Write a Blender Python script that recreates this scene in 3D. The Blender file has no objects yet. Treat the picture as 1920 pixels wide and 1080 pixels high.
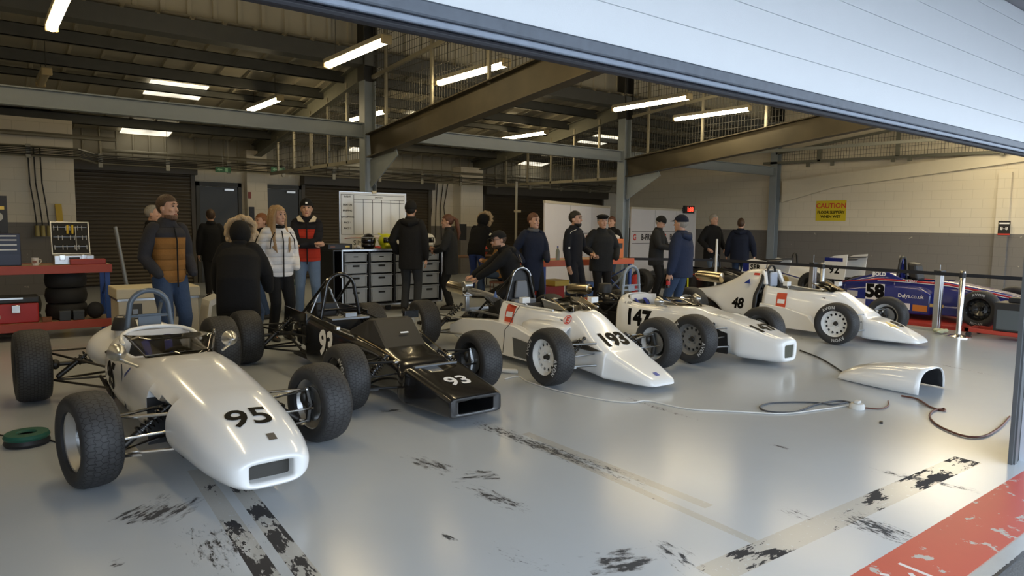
import bpy, bmesh, math, random
from mathutils import Vector, Matrix
from mathutils.bvhtree import BVHTree
rnd = random.Random(7)
SC = bpy.context.scene
COL = SC.collection
PI = math.pi

# ------------------------------------------------------------------ camera
FPX, HC = 1303.0, 1.52            # focal length in pixels of a 1920 px frame, eye height in metres
_vx = Vector((2650-960, -(441-540), -FPX)); _vy = Vector((-52-960, -(407-540), -FPX))
_X = _vx.normalized(); _Y = (_vy - _X*_vy.dot(_X)).normalized(); _Z = _X.cross(_Y)
RC = Matrix((_X, _Y, _Z))         # camera space -> world (X along the pit wall, Y into the garage)
EYE = Vector((0, 0, HC))
def ray(u, v): return RC @ Vector((u-960, -(v-540), -FPX))
def fl(u, v, z=0.0):
    d = ray(u, v); return EYE + d*((z-HC)/d.z)
def onp(u, v, ax, val):
    d = ray(u, v); return EYE + d*((val-EYE[ax])/d[ax])
cam_d = bpy.data.cameras.new('camera'); cam = bpy.data.objects.new('camera', cam_d); COL.objects.link(cam)
cam_d.sensor_width = 36.0; cam_d.lens = 36.0*FPX/1920.0; cam_d.clip_start = 0.05; cam_d.clip_end = 200
cam.matrix_world = Matrix.Translation(EYE) @ RC.to_4x4()
SC.camera = cam

# ------------------------------------------------------------------ materials
def nodes_of(m):
    m.use_nodes = True
    return m.node_tree.nodes, m.node_tree.links, m.node_tree.nodes['Principled BSDF']
_mc = {}
def mat(name, col, rough=0.5, metal=0.0, coat=0.0, bump=0.0, bscale=60.0, var=0.0, vscale=6.0, alpha=1.0, trans=0.0, emit=0.0, spec=0.5):
    if name in _mc: return _mc[name]
    m = bpy.data.materials.new(name); N, L, b = nodes_of(m)
    c = tuple(col)+(1,)
    b.inputs['Base Color'].default_value = c
    b.inputs['Roughness'].default_value = rough; b.inputs['Metallic'].default_value = metal
    b.inputs['Coat Weight'].default_value = coat; b.inputs['Coat Roughness'].default_value = 0.06
    b.inputs['Specular IOR Level'].default_value = spec
    if trans: b.inputs['Transmission Weight'].default_value = trans
    if alpha < 1: b.inputs['Alpha'].default_value = alpha
    if emit: b.inputs['Emission Color'].default_value = c; b.inputs['Emission Strength'].default_value = emit
    tc = N.new('ShaderNodeTexCoord')
    if var:
        n = N.new('ShaderNodeTexNoise'); n.inputs['Scale'].default_value = vscale; n.inputs['Detail'].default_value = 5
        L.new(tc.outputs['Object'], n.inputs['Vector'])
        mx = N.new('ShaderNodeMix'); mx.data_type = 'RGBA'
        mx.inputs[6].default_value = tuple(max(0, x*(1-var)) for x in col)+(1,)
        mx.inputs[7].default_value = tuple(min(1, x*(1+var)) for x in col)+(1,)
        L.new(n.outputs['Fac'], mx.inputs[0]); L.new(mx.outputs[2], b.inputs['Base Color'])
    if bump:
        n2 = N.new('ShaderNodeTexNoise'); n2.inputs['Scale'].default_value = bscale; n2.inputs['Detail'].default_value = 3
        L.new(tc.outputs['Object'], n2.inputs['Vector'])
        bp = N.new('ShaderNodeBump'); bp.inputs['Strength'].default_value = bump; bp.inputs['Distance'].default_value = 0.01
        L.new(n2.outputs['Fac'], bp.inputs['Height']); L.new(bp.outputs['Normal'], b.inputs['Normal'])
    _mc[name] = m
    return m
def math_node(N, L, op, a, b=None, c=None, clamp=False):
    n = N.new('ShaderNodeMath'); n.operation = op; n.use_clamp = clamp
    for i, x in enumerate((a, b, c)):
        if x is None: continue
        if isinstance(x, (int, float)): n.inputs[i].default_value = x
        else: L.new(x, n.inputs[i])
    return n.outputs[0]

WHITE = mat('white gloss paint', (.85, .85, .84), .22, coat=.6, var=.03, vscale=3)
WHITE_M = mat('white satin paint', (.74, .74, .72), .45, var=.04)
BLACKG = mat('black gloss paint', (.010, .010, .011), .2, coat=.5)
BLACKM = mat('black satin', (.014, .014, .015), .5)
BLACKP = mat('black plastic', (.02, .02, .022), .45, bump=.1, bscale=200)
BLUEG = mat('blue gloss paint', (.012, .022, .19), .2, coat=.6)
CHROME = mat('chrome', (.75, .74, .72), .16, metal=1)
STEEL = mat('dull steel', (.36, .37, .38), .38, metal=1, var=.15)
ALU = mat('brushed aluminium', (.62, .63, .64), .32, metal=1, var=.08)
DKMET = mat('dark oily metal', (.06, .058, .055), .45, metal=.8, var=.3, vscale=20)
BLUESTEEL = mat('grey blue tube paint', (.09, .12, .16), .35, coat=.2)
GOLD = mat('straw coloured steel', (.50, .43, .31), .22, metal=1, var=.2, vscale=12)
EXH = mat('scaled exhaust steel', (.33, .33, .33), .5, metal=.6, var=.25, vscale=15)
RED = mat('red decal', (.62, .05, .03), .4)
REDP = mat('red plastic', (.42, .02, .02), .4)
ORANGE = mat('orange racking paint', (.55, .10, .03), .45, var=.1)
REDBEAM = mat('red racking paint', (.36, .06, .04), .5, var=.12)
BLUEP = mat('blue racking paint', (.02, .07, .30), .45, var=.1)
CHIP = mat('chipboard', (.40, .30, .19), .8, var=.2, vscale=60)
INK = mat('black vinyl', (.004, .004, .004), .55, spec=.12)
INKW = mat('white vinyl', (.85, .85, .85), .4)
INKY = mat('yellow vinyl', (.75, .55, .10), .4)
SKIN = mat('skin', (.50, .29, .21), .55, var=.06)
GREYPL = mat('grey crate plastic', (.30, .32, .34), .5, var=.05)
CREAM = mat('cream panel', (.58, .52, .40), .55, var=.08)
GLASSD = mat('smoked screen', (.55, .53, .50), .05, trans=1.0)
RUBBER = mat('black rubber hose', (.015, .015, .015), .6)

def tyre_mat(name, K, NZ, amp, gw, cross=0.0):
    m = bpy.data.materials.new(name); N, L, b = nodes_of(m)
    tc = N.new('ShaderNodeTexCoord'); sp = N.new('ShaderNodeSeparateXYZ'); L.new(tc.outputs['Object'], sp.inputs[0])
    x, y, z = sp.outputs
    ang = math_node(N, L, 'MULTIPLY', math_node(N, L, 'ARCTAN2', y, z), NZ/(2*PI))
    zig = math_node(N, L, 'PINGPONG', ang, 0.5)
    q = math_node(N, L, 'ADD', math_node(N, L, 'MULTIPLY', x, K), math_node(N, L, 'MULTIPLY', zig, amp))
    g = math_node(N, L, 'LESS_THAN', math_node(N, L, 'FRACT', math_node(N, L, 'ADD', q, 40.5)), gw)
    if cross:
        row = math_node(N, L, 'FLOOR', math_node(N, L, 'ADD', q, 40.5))
        a2 = math_node(N, L, 'FRACT', math_node(N, L, 'ADD', math_node(N, L, 'MULTIPLY', ang, 1.0), math_node(N, L, 'MULTIPLY', row, 0.5)))
        g = math_node(N, L, 'MAXIMUM', g, math_node(N, L, 'LESS_THAN', math_node(N, L, 'FRACT', math_node(N, L, 'ADD', a2, 40)), cross))
    r = math_node(N, L, 'SQRT', math_node(N, L, 'ADD', math_node(N, L, 'MULTIPLY', y, y), math_node(N, L, 'MULTIPLY', z, z)))
    crown = math_node(N, L, 'GREATER_THAN', r, 0.249)
    g = math_node(N, L, 'MULTIPLY', g, crown)
    n = N.new('ShaderNodeTexNoise'); n.inputs['Scale'].default_value = 25; n.inputs['Detail'].default_value = 4
    L.new(tc.outputs['Object'], n.inputs['Vector'])
    worn = N.new('ShaderNodeMix'); worn.data_type = 'RGBA'
    worn.inputs[6].default_value = (.018, .018, .019, 1); worn.inputs[7].default_value = (.05, .05, .052, 1)
    L.new(math_node(N, L, 'MULTIPLY', n.outputs['Fac'], math_node(N, L, 'ADD', math_node(N, L, 'MULTIPLY', crown, .7), .35)), worn.inputs[0])
    mx = N.new('ShaderNodeMix'); mx.data_type = 'RGBA'; L.new(worn.outputs[2], mx.inputs[6]); mx.inputs[7].default_value = (.004, .004, .004, 1)
    L.new(g, mx.inputs[0]); L.new(mx.outputs[2], b.inputs['Base Color'])
    bp = N.new('ShaderNodeBump'); bp.invert = True; bp.inputs['Strength'].default_value = .9; bp.inputs['Distance'].default_value = .006
    L.new(g, bp.inputs['Height']); L.new(bp.outputs['Normal'], b.inputs['Normal'])
    b.inputs['Roughness'].default_value = .62
    return m
TYRE_ZZ = tyre_mat('zigzag tread rubber', 30, 44, .75, .10, .10)
TYRE_BL = tyre_mat('block tread rubber', 42, 60, .25, .12, .16)

def cloth(name, col, rough=.85, quilt=0.0, band=None):
    if name in _mc: return _mc[name]
    m = mat(name, col, rough, bump=.35, bscale=45, var=.12, vscale=14, spec=.25)
    N, L, b = m.node_tree.nodes, m.node_tree.links, m.node_tree.nodes['Principled BSDF']
    if band or quilt:
        tc = N.new('ShaderNodeTexCoord'); sp = N.new('ShaderNodeSeparateXYZ'); L.new(tc.outputs['Object'], sp.inputs[0])
    if band:          # [(z_from, colour)] rising: colour blocks of the garment
        last = None
        src = b.inputs['Base Color'].links[0].from_socket
        for z0, c2 in band:
            mx = N.new('ShaderNodeMix'); mx.data_type = 'RGBA'
            L.new(src, mx.inputs[6]); mx.inputs[7].default_value = tuple(c2)+(1,)
            L.new(math_node(N, L, 'GREATER_THAN', sp.outputs[2], z0), mx.inputs[0]); src = mx.outputs[2]
        L.new(src, b.inputs['Base Color'])
    if quilt:
        f = math_node(N, L, 'PINGPONG', math_node(N, L, 'MULTIPLY', sp.outputs[2], 1/quilt), .5)
        f = math_node(N, L, 'POWER', math_node(N, L, 'MULTIPLY', f, 2), .45)
        bp = N.new('ShaderNodeBump'); bp.inputs['Strength'].default_value = .9; bp.inputs['Distance'].default_value = .02
        L.new(f, bp.inputs['Height'])
        old = b.inputs['Normal'].links[0].from_socket
        L.new(old, bp.inputs['Normal']); L.new(bp.outputs['Normal'], b.inputs['Normal'])
    return m

# ------------------------------------------------------------------ mesh building
class MB:
    def __init__(s): s.v = []; s.f = []; s.m = []; s.mi = 0
    def add(s, vs, fs):
        b = len(s.v); s.v += [tuple(p) for p in vs]; s.f += [tuple(i+b for i in q) for q in fs]; s.m += [s.mi]*len(fs)
        return s
    def bx(s, x0, y0, z0, x1, y1, z1, M=None):
        p = [Vector((x, y, z)) for x in (x0, x1) for y in (y0, y1) for z in (z0, z1)]
        if M: p = [M @ q for q in p]
        return s.add(p, [(0,1,3,2),(4,6,7,5),(0,4,5,1),(2,3,7,6),(0,2,6,4),(1,5,7,3)])
    def box(s, c, d, M=None):
        return s.bx(c[0]-d[0]/2, c[1]-d[1]/2, c[2]-d[2]/2, c[0]+d[0]/2, c[1]+d[1]/2, c[2]+d[2]/2, M)
    def bar(s, a, b, w, h, up=(0,0,1)):
        a, b = Vector(a), Vector(b); d = (b-a).normalized(); u = Vector(up)
        sd = d.cross(u)
        if sd.length < 1e-4: sd = d.cross(Vector((1,0,0)))
        sd.normalize(); u = sd.cross(d)
        p = [q+sd*(w/2*i)+u*(h/2*j) for q in (a, b) for i, j in ((-1,-1),(1,-1),(1,1),(-1,1))]
        return s.add(p, [(0,1,2,3),(4,7,6,5),(0,4,5,1),(1,5,6,2),(2,6,7,3),(3,7,4,0)])
    def loft(s, rings, ca=True, cb=True, closed=True):
        n = len(rings[0]); vs = [p for r in rings for p in r]; fs = []
        for i in range(len(rings)-1):
            for j in range(n if closed else n-1):
                k = (j+1) % n; fs.append((i*n+j, i*n+k, (i+1)*n+k, (i+1)*n+j))
        if ca: fs.append(tuple(range(n-1, -1, -1)))
        if cb: fs.append(tuple(range((len(rings)-1)*n, len(rings)*n)))
        return s.add(vs, fs)
    def tube(s, pts, r, n=8, caps=True, closed=False, round_=False, flat=None):
        P = [Vector(p) for p in pts]; R = list(r) if hasattr(r, '__len__') else [r]*len(P)
        F = list(flat) if flat else None
        if round_:
            d0 = (P[0]-P[1]).normalized(); d1 = (P[-1]-P[-2]).normalized()
            P = [P[0]+d0*R[0]*.95, P[0]+d0*R[0]*.7] + P + [P[-1]+d1*R[-1]*.7, P[-1]+d1*R[-1]*.95]
            R = [R[0]*.25, R[0]*.72] + R + [R[-1]*.72, R[-1]*.25]
            if F: F = [F[0], F[0]] + F + [F[-1], F[-1]]
        rings = []; up = None
        for i, p in enumerate(P):
            if closed: d = P[(i+1) % len(P)]-P[i-1]
            else: d = P[min(i+1, len(P)-1)]-P[max(i-1, 0)]
            d = d.normalized() if d.length > 1e-9 else Vector((0,0,1))
            if up is None:
                up = Vector((0,0,1)) if abs(d.z) < .9 else Vector((0,1,0))
            sd = d.cross(up); sd = sd.normalized() if sd.length > 1e-6 else d.orthogonal().normalized()
            up = sd.cross(d).normalized()
            fx = F[i] if F else 1.0
            rings.append([p+sd*(R[i]*math.cos(2*PI*k/n))+up*(R[i]*fx*math.sin(2*PI*k/n)) for k in range(n)])
        if closed: rings.append(rings[0])
        return s.loft(rings, caps and not closed, caps and not closed)
    def lathe(s, prof, c=(0,0,0), axis=2, n=32, M=None, caps=False):
        c = Vector(c); rings = []
        for r, a in prof:
            ring = []
            for k in range(n):
                t = 2*PI*k/n; p, q = r*math.cos(t), r*math.sin(t)
                v = Vector((a, p, q)) if axis == 0 else (Vector((q, a, p)) if axis == 1 else Vector((p, q, a)))
                if M: v = M @ v
                ring.append(c+v)
            rings.append(ring)
        return s.loft(rings, caps, caps)
    def ell(s, c, r, n=16, m=10, M=None):
        c = Vector(c); rings = []
        for i in range(m+1):
            t = PI*i/m; z = -math.cos(t); q = max(math.sin(t), .02)
            ring = [Vector((r[0]*q*math.cos(2*PI*k/n), r[1]*q*math.sin(2*PI*k/n), r[2]*z)) for k in range(n)]
            rings.append([c+((M @ v) if M else v) for v in ring])
        return s.loft(rings)
    def poly(s, pts, d):       # prism: outline extruded by vector d
        n = len(pts); P = [Vector(p) for p in pts]; d = Vector(d)
        return s.add(P+[p+d for p in P], [tuple(range(n-1,-1,-1)), tuple(range(n, 2*n))]+[(i,(i+1)%n,(i+1)%n+n,i+n) for i in range(n)])
    def build(s, name, mats, parent=None, loc=(0,0,0), rot=(0,0,0), smooth=True, sharp=38, solid=0, bevel=0, sub=0, remesh=0, smit=0, weld=False, recalc=True):
        me = bpy.data.meshes.new(name); me.from_pydata(s.v, [], s.f)
        bm = bmesh.new(); bm.from_mesh(me)
        if weld: bmesh.ops.remove_doubles(bm, verts=bm.verts, dist=1e-4); bmesh.ops.dissolve_degenerate(bm, dist=1e-5, edges=bm.edges)
        if recalc: bmesh.ops.recalc_face_normals(bm, faces=bm.faces)
        if not weld:
            for f, i in zip(bm.faces, s.m): f.material_index = i
        bm.to_mesh(me); bm.free()
        for m in (mats if isinstance(mats, (list, tuple)) else [mats]): me.materials.append(m)
        if smooth:
            me.polygons.foreach_set('use_smooth', [True]*len(me.polygons)); me.set_sharp_from_angle(angle=math.radians(sharp))
        o = bpy.data.objects.new(name, me); COL.objects.link(o)
        o.location = loc; o.rotation_euler = rot
        if parent: o.parent = parent
        if remesh:
            k = o.modifiers.new('r', 'REMESH'); k.mode = 'VOXEL'; k.voxel_size = remesh; k.use_smooth_shade = True
        if smit:
            k = o.modifiers.new('s', 'SMOOTH'); k.factor = .5; k.iterations = smit
        if solid:
            k = o.modifiers.new('t', 'SOLIDIFY'); k.thickness = solid; k.offset = 0
        if bevel:
            k = o.modifiers.new('b', 'BEVEL'); k.width = bevel; k.segments = 2; k.limit_method = 'ANGLE'; k.angle_limit = math.radians(40)
        if sub:
            k = o.modifiers.new('u', 'SUBSURF'); k.levels = sub; k.render_levels = sub
        return o
def tag(o, label=None, cat=None, group=None, kind=None):
    if label: o['label'] = label
    if cat: o['category'] = cat
    if group: o['group'] = group
    if kind: o['kind'] = kind
    return o
def thing(name, label, cat, loc=(0,0,0), rz=0.0, group=None):
    o = bpy.data.objects.new(name, None); COL.objects.link(o); o.location = loc; o.rotation_euler = (0,0,rz)
    o.empty_display_size = .1
    return tag(o, label, cat, group)
def struct(o): o['kind'] = 'structure'; return o
def text_bm(txt, size, bold=.0, space=1.0, align='CENTER'):
    cu = bpy.data.curves.new('t', 'FONT'); cu.body = txt; cu.size = size; cu.offset = bold; cu.align_x = align; cu.align_y = 'CENTER'
    cu.space_character = space; cu.resolution_u = 3; cu.fill_mode = 'FRONT'
    o = bpy.data.objects.new('t', cu); COL.objects.link(o)
    dg = bpy.context.evaluated_depsgraph_get(); dg.update()
    me = bpy.data.meshes.new_from_object(o.evaluated_get(dg))
    bm = bmesh.new(); bm.from_mesh(me)
    bpy.data.objects.remove(o); bpy.data.curves.remove(cu); bpy.data.meshes.remove(me)
    return bm
def finish_bm(bm, name, m, parent, loc=(0,0,0), rot=(0,0,0)):
    me = bpy.data.meshes.new(name); bm.to_mesh(me); bm.free(); me.materials.append(m)
    o = bpy.data.objects.new(name, me); COL.objects.link(o); o.parent = parent; o.location = loc; o.rotation_euler = rot
    return o
def flat_text(name, txt, m, parent, o, u, v, size, bold=.0, space=1.0, depth=.002, align='CENTER'):
    """lettering lying in the plane through o spanned by u, v"""
    bm = text_bm(txt, size, bold, space, align); u, v, o = Vector(u), Vector(v), Vector(o); n = u.cross(v)
    for q in bm.verts: q.co = o+u*q.co.x+v*q.co.y+n*depth
    return finish_bm(bm, name, m, parent)
def proj_bm(bm, bvh, o, u, v, d, cuts=2, eps=.011):
    bmesh.ops.triangulate(bm, faces=bm.faces)
    if cuts: bmesh.ops.subdivide_edges(bm, edges=bm.edges, cuts=cuts, use_grid_fill=True)
    o, u, v, d = Vector(o), Vector(u), Vector(v), Vector(d).normalized()
    for q in bm.verts:
        p = o+u*q.co.x+v*q.co.y
        h = bvh.ray_cast(p-d*.6, d)
        if h[0] is not None:
            nn = h[1] if h[1].dot(d) < 0 else -h[1]
            q.co = h[0]+nn*eps
        else: q.co = p
    return bm
def decal(name, txt, m, parent, bvh, o, u, v, d, size, bold=.0, space=1.0, eps=.011):
    return finish_bm(proj_bm(text_bm(txt, size, bold, space), bvh, o, u, v, d, eps=eps), name, m, parent)
def patch(name, w, h, m, parent, bvh, o, u, v, d, eps=.0105, n=8):
    bm = bmesh.new(); bmesh.ops.create_grid(bm, x_segments=n, y_segments=n, size=.5)
    for q in bm.verts: q.co.x *= w; q.co.y *= h
    return finish_bm(proj_bm(bm, bvh, o, u, v, d, cuts=0, eps=eps), name, m, parent)
# ------------------------------------------------------------------ building
YB, XR, XL, YF = 18.0, 18.95, -0.95, 1.5      # back wall, right wall, left wall, pit-lane front
YC = 11.65                                    # line of the inner columns
def roof_z(y): return 4.55-.17*(y-11.7)

def block_mat(name, axis):
    m = bpy.data.materials.new(name); N, L, b = nodes_of(m)
    tc = N.new('ShaderNodeTexCoord'); sp = N.new('ShaderNodeSeparateXYZ'); L.new(tc.outputs['Object'], sp.inputs[0])
    cb = N.new('ShaderNodeCombineXYZ'); L.new(sp.outputs[axis], cb.inputs[0]); L.new(sp.outputs[2], cb.inputs[1])
    br = N.new('ShaderNodeTexBrick'); L.new(cb.outputs[0], br.inputs['Vector'])
    br.inputs['Scale'].default_value = 1; br.inputs['Brick Width'].default_value = .45; br.inputs['Row Height'].default_value = .225
    br.inputs['Mortar Size'].default_value = .006; br.inputs['Mortar Smooth'].default_value = .4
    br.inputs['Color1'].default_value = (.74, .68, .56, 1); br.inputs['Color2'].default_value = (.72, .66, .54, 1); br.inputs['Mortar'].default_value = (.62, .565, .45, 1)
    dk = N.new('ShaderNodeMix'); dk.data_type = 'RGBA'
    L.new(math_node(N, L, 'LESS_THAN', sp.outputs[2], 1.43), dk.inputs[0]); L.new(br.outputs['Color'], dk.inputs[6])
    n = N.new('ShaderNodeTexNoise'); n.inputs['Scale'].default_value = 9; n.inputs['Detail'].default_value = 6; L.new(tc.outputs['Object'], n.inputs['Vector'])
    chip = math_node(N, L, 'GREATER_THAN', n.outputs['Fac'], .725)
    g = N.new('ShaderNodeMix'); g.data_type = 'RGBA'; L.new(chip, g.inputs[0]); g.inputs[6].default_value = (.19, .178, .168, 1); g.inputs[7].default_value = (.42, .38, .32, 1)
    gm = N.new('ShaderNodeMix'); gm.data_type = 'RGBA'; gm.blend_type = 'MULTIPLY'; gm.inputs[0].default_value = .8
    L.new(g.outputs[2], gm.inputs[6])
    rr = N.new('ShaderNodeMix'); rr.data_type = 'RGBA'; L.new(br.outputs['Fac'], rr.inputs[0]); rr.inputs[6].default_value = (1,1,1,1); rr.inputs[7].default_value = (.78,.78,.78,1)
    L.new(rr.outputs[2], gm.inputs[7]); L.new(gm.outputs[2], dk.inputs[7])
    n3 = N.new('ShaderNodeTexNoise'); n3.inputs['Scale'].default_value = 1.3; n3.inputs['Detail'].default_value = 4; L.new(tc.outputs['Object'], n3.inputs['Vector'])
    gr = N.new('ShaderNodeMix'); gr.data_type = 'RGBA'; gr.blend_type = 'MULTIPLY'; gr.inputs[0].default_value = .35
    L.new(dk.outputs[2], gr.inputs[6]); L.new(n3.outputs['Color'], gr.inputs[7])
    L.new(dk.outputs[2], b.inputs['Base Color'])
    bp = N.new('ShaderNodeBump'); bp.inputs['Strength'].default_value = .25; bp.inputs['Distance'].default_value = .005; bp.invert = True
    L.new(br.outputs['Fac'], bp.inputs['Height']); L.new(bp.outputs['Normal'], b.inputs['Normal'])
    b.inputs['Roughness'].default_value = .6
    return m
BLK_X, BLK_Y = block_mat('painted blockwork x', 0), block_mat('painted blockwork y', 1)
CLAD = mat('cream roof cladding', (.36, .33, .255), .55, var=.18, vscale=1.6)
STEELG = mat('grey painted steel', (.27, .31, .34), .45, var=.08)
STEELO = mat('olive grey steel', (.15, .15, .12), .55, var=.15)
RUSTY = mat('bare brown steel', (.075, .062, .038), .55, metal=.25, var=.5, vscale=2.2)
DARKST = mat('dark steel', (.028, .028, .026), .6)
GALV = mat('galvanised steel', (.30, .28, .22), .45, metal=.6, var=.15)
SHUT = mat('brown roller shutter', (.075, .060, .042), .42, metal=.35, var=.15, vscale=2)
DOORP = mat('grey steel door', (.06, .07, .085), .5)
DOORW = mat('white door panel', (.74, .76, .78), .42, var=.02, bump=.12, bscale=260)
RAIL = mat('grey door rail', (.10, .115, .14), .45, metal=.3, var=.25, vscale=30)
RAILL = mat('light grey door rail', (.20, .23, .28), .42, metal=.3, var=.2, vscale=30)

# ---- floor with its paint, tape and tyre marks
def floor_mat():
    m = bpy.data.materials.new('painted concrete floor'); N, L, b = nodes_of(m)
    tc = N.new('ShaderNodeTexCoord'); P = tc.outputs['Object']
    sp = N.new('ShaderNodeSeparateXYZ'); L.new(P, sp.inputs[0]); x, y = sp.outputs[0], sp.outputs[1]
    def noise(scale, det=5, vec=P, rough=.6):
        n = N.new('ShaderNodeTexNoise'); n.inputs['Scale'].default_value = scale; n.inputs['Detail'].default_value = det; n.inputs['Roughness'].default_value = rough
        L.new(vec, n.inputs['Vector']); return n.outputs['Fac']
    def mix(f, a, c):
        k = N.new('ShaderNodeMix'); k.data_type = 'RGBA'
        if isinstance(f, (int, float)): k.inputs[0].default_value = f
        else: L.new(f, k.inputs[0])
        for i, q in ((6, a), (7, c)):
            if isinstance(q, tuple): k.inputs[i].default_value = q+(1,)
            else: L.new(q, k.inputs[i])
        return k.outputs[2]
    M = lambda op, a, c=None, d=None, cl=False: math_node(N, L, op, a, c, d, cl)
    base = mix(noise(.7, 4), (.46, .495, .535), (.53, .57, .61))
    base = mix(M('MULTIPLY', noise(2.6, 4, rough=.6), .25), base, (.42, .43, .43))
    def seg(A, B, w, edge=0.0, n_edge=None):     # local coordinates along / across a stripe
        d = (B-A); ln = d.length; d = d/ln
        s = M('ADD', M('MULTIPLY', x, d.x), M('ADD', M('MULTIPLY', y, d.y), -(A.x*d.x+A.y*d.y)))
        t = M('ADD', M('MULTIPLY', x, -d.y), M('ADD', M('MULTIPLY', y, d.x), A.x*d.y-A.y*d.x))
        ins = M('MULTIPLY', M('MULTIPLY', M('GREATER_THAN', s, 0.0), M('LESS_THAN', s, ln)), M('LESS_THAN', M('ABSOLUTE', t), w/2))
        cv = N.new('ShaderNodeCombineXYZ'); L.new(M('MULTIPLY', s, .35), cv.inputs[0]); L.new(t, cv.inputs[1]); cv.inputs[2].default_value = A.x
        soft = M('MULTIPLY', M('SUBTRACT', 1.0, M('POWER', M('ABSOLUTE', M('MULTIPLY', t, 2/w)), 2.0), cl=True),
                 M('MULTIPLY', M('MULTIPLY', s, M('SUBTRACT', ln, s)), 4/(ln*ln), cl=True), cl=True)
        return ins, soft, cv.outputs[0]
    marks = []; fine = noise(38, 5); mid = noise(9, 6)
    tape = (.43, .42, .385); dark = (.022, .023, .028)
    for a, c, w, amt in [((368, 880), (505, 1085), .10, .49), ((425, 880), (582, 1085), .10, .54), ((985, 812), (1330, 950), .075, .30), ((1010, 835), (1420, 1018), .06, .36),
                         ((1330, 1078), (1815, 862), .16, .47)]:
        A, B = fl(*a), fl(*c); ins, soft, cv = seg(A, B, w)
        base = mix(M('MULTIPLY', M('MULTIPLY', ins, M('GREATER_THAN', fine, .36)), .8), base, tape)
        mk = M('MULTIPLY', ins, M('GREATER_THAN', noise(7.0, 8, cv, .68), 1.04-amt)); marks.append(mk)
        base = mix(mk, base, dark)
    for a, c, w, thr, st in [((865, 782), (1215, 912), .17, .52, 60), ((1575, 962), (1720, 1020), .22, .52, 60), ((1625, 878), (1850, 925), .10, .54, 60), ((1150, 738), (1320, 792), .10, .58, 60),
                        ((255, 985), (350, 930), .34, .50, 16), ((760, 850), (850, 890), .20, .54, 20), ((845, 895), (935, 890), .20, .53, 22), ((860, 905), (1010, 965), .16, .57, 40),
                        ((1095, 1060), (1230, 1040), .24, .52, 18), ((1210, 1000), (1330, 1085), .22, .60, 30), ((385, 965), (450, 1090), .42, .60, 26), ((700, 772), (770, 768), .12, .56, 30),
                        ((200, 1062), (240, 1050), .1, .58, 30), ((825, 1000), (855, 1016), .05, .5, 40), ((1455, 945), (1540, 985), .18, .62, 60), ((1440, 832), (1480, 842), .05, .5, 40),
                        ((1690, 668), (1900, 712), .12, .6, 60), ((1340, 610), (1600, 650), .10, .6, 60), ((880, 1010), (1120, 1100), .22, .66, 50)]:
        A, B = fl(*a), fl(*c); ins, soft, cv = seg(A, B, w)
        n = noise(st, 6, cv, .7)
        k = M('MULTIPLY', M('MULTIPLY', M('SUBTRACT', n, M('SUBTRACT', thr+.07, M('MULTIPLY', soft, .19))), 10.0, cl=True), ins)
        marks.append(k); base = mix(M('MULTIPLY', k, .95), base, dark)
    # red strip along the pit lane, paint chipped off in patches
    rs = M('MULTIPLY', M('GREATER_THAN', M('ADD', y, M('MULTIPLY', fine, .012)), 1.083), M('LESS_THAN', M('ADD', y, M('MULTIPLY', fine, .008)), 1.396))
    chip = M('MULTIPLY', M('GREATER_THAN', noise(7.5, 8, rough=.68), .595), M('GREATER_THAN', fine, .38))
    redc = mix(noise(3, 5), (.56, .085, .06), (.48, .075, .055))
    redc = mix(chip, redc, (.46, .44, .41))
    base = mix(rs, base, redc)
    kerb = M('LESS_THAN', y, 1.083)
    base = mix(M('MULTIPLY', kerb, .75), base, mix(mid, (.34, .33, .31), (.46, .45, .42)))
    base = mix(M('LESS_THAN', M('ADD', y, M('MULTIPLY', fine, .02)), 1.025), base, (.03, .03, .032))
    for a, c in (((1685, 1056), (1752, 1083)), ((1706, 1074), (1722, 1090)), ((1650, 1076), (1668, 1079))):
        A, B = fl(*a), fl(*c); ins, soft, cv = seg(A, B, .022)
        base = mix(M('MULTIPLY', ins, .9), base, (.75, .74, .72))
    L.new(base, b.inputs['Base Color'])
    rg = M('ADD', M('MULTIPLY', rs, .2), .21)
    for mk in marks: rg = M('MAXIMUM', rg, M('MULTIPLY', mk, .75))
    L.new(rg, b.inputs['Roughness'])
    bp = N.new('ShaderNodeBump'); bp.inputs['Strength'].default_value = .04; bp.inputs['Distance'].default_value = .004
    L.new(noise(4, 1), bp.inputs['Height']); L.new(bp.outputs['Normal'], b.inputs['Normal'])
    return m
struct(MB().add([(XL,1.0,0),(XR,1.0,0),(XR,YB+.3,0),(XL,YB+.3,0)], [(0,1,2,3)]).build('floor', floor_mat(), smooth=False))
ASPH = mat('asphalt', (.13, .135, .14), .85, bump=.5, bscale=120, var=.2, vscale=30)
g = MB(); g.bx(-40, -30, -.2, 45, 1.25, -.003); struct(g.build('ground', ASPH, smooth=False))

# ---- walls
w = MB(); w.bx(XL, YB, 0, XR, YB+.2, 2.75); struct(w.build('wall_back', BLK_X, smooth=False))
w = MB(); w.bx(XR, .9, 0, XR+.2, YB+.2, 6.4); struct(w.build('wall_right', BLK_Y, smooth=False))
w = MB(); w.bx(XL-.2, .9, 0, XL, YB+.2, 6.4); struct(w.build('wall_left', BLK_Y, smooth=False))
ti = [0]
def trim(mb, m, **k):
    ti[0] += 1; return struct(mb.build('trim_%d' % ti[0], m, **k))
# projecting blockwork piers
for x0, x1, yy, z1 in ((XL, 1.66, 16.5, 3.45), (5.42, 5.92, 17.75, 3.25), (11.62, 12.42, 17.55, 3.2)):
    p = MB(); p.bx(x0, yy, 0, x1, YB-.001, z1); struct(p.build('wall_back', BLK_X, smooth=False))
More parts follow.
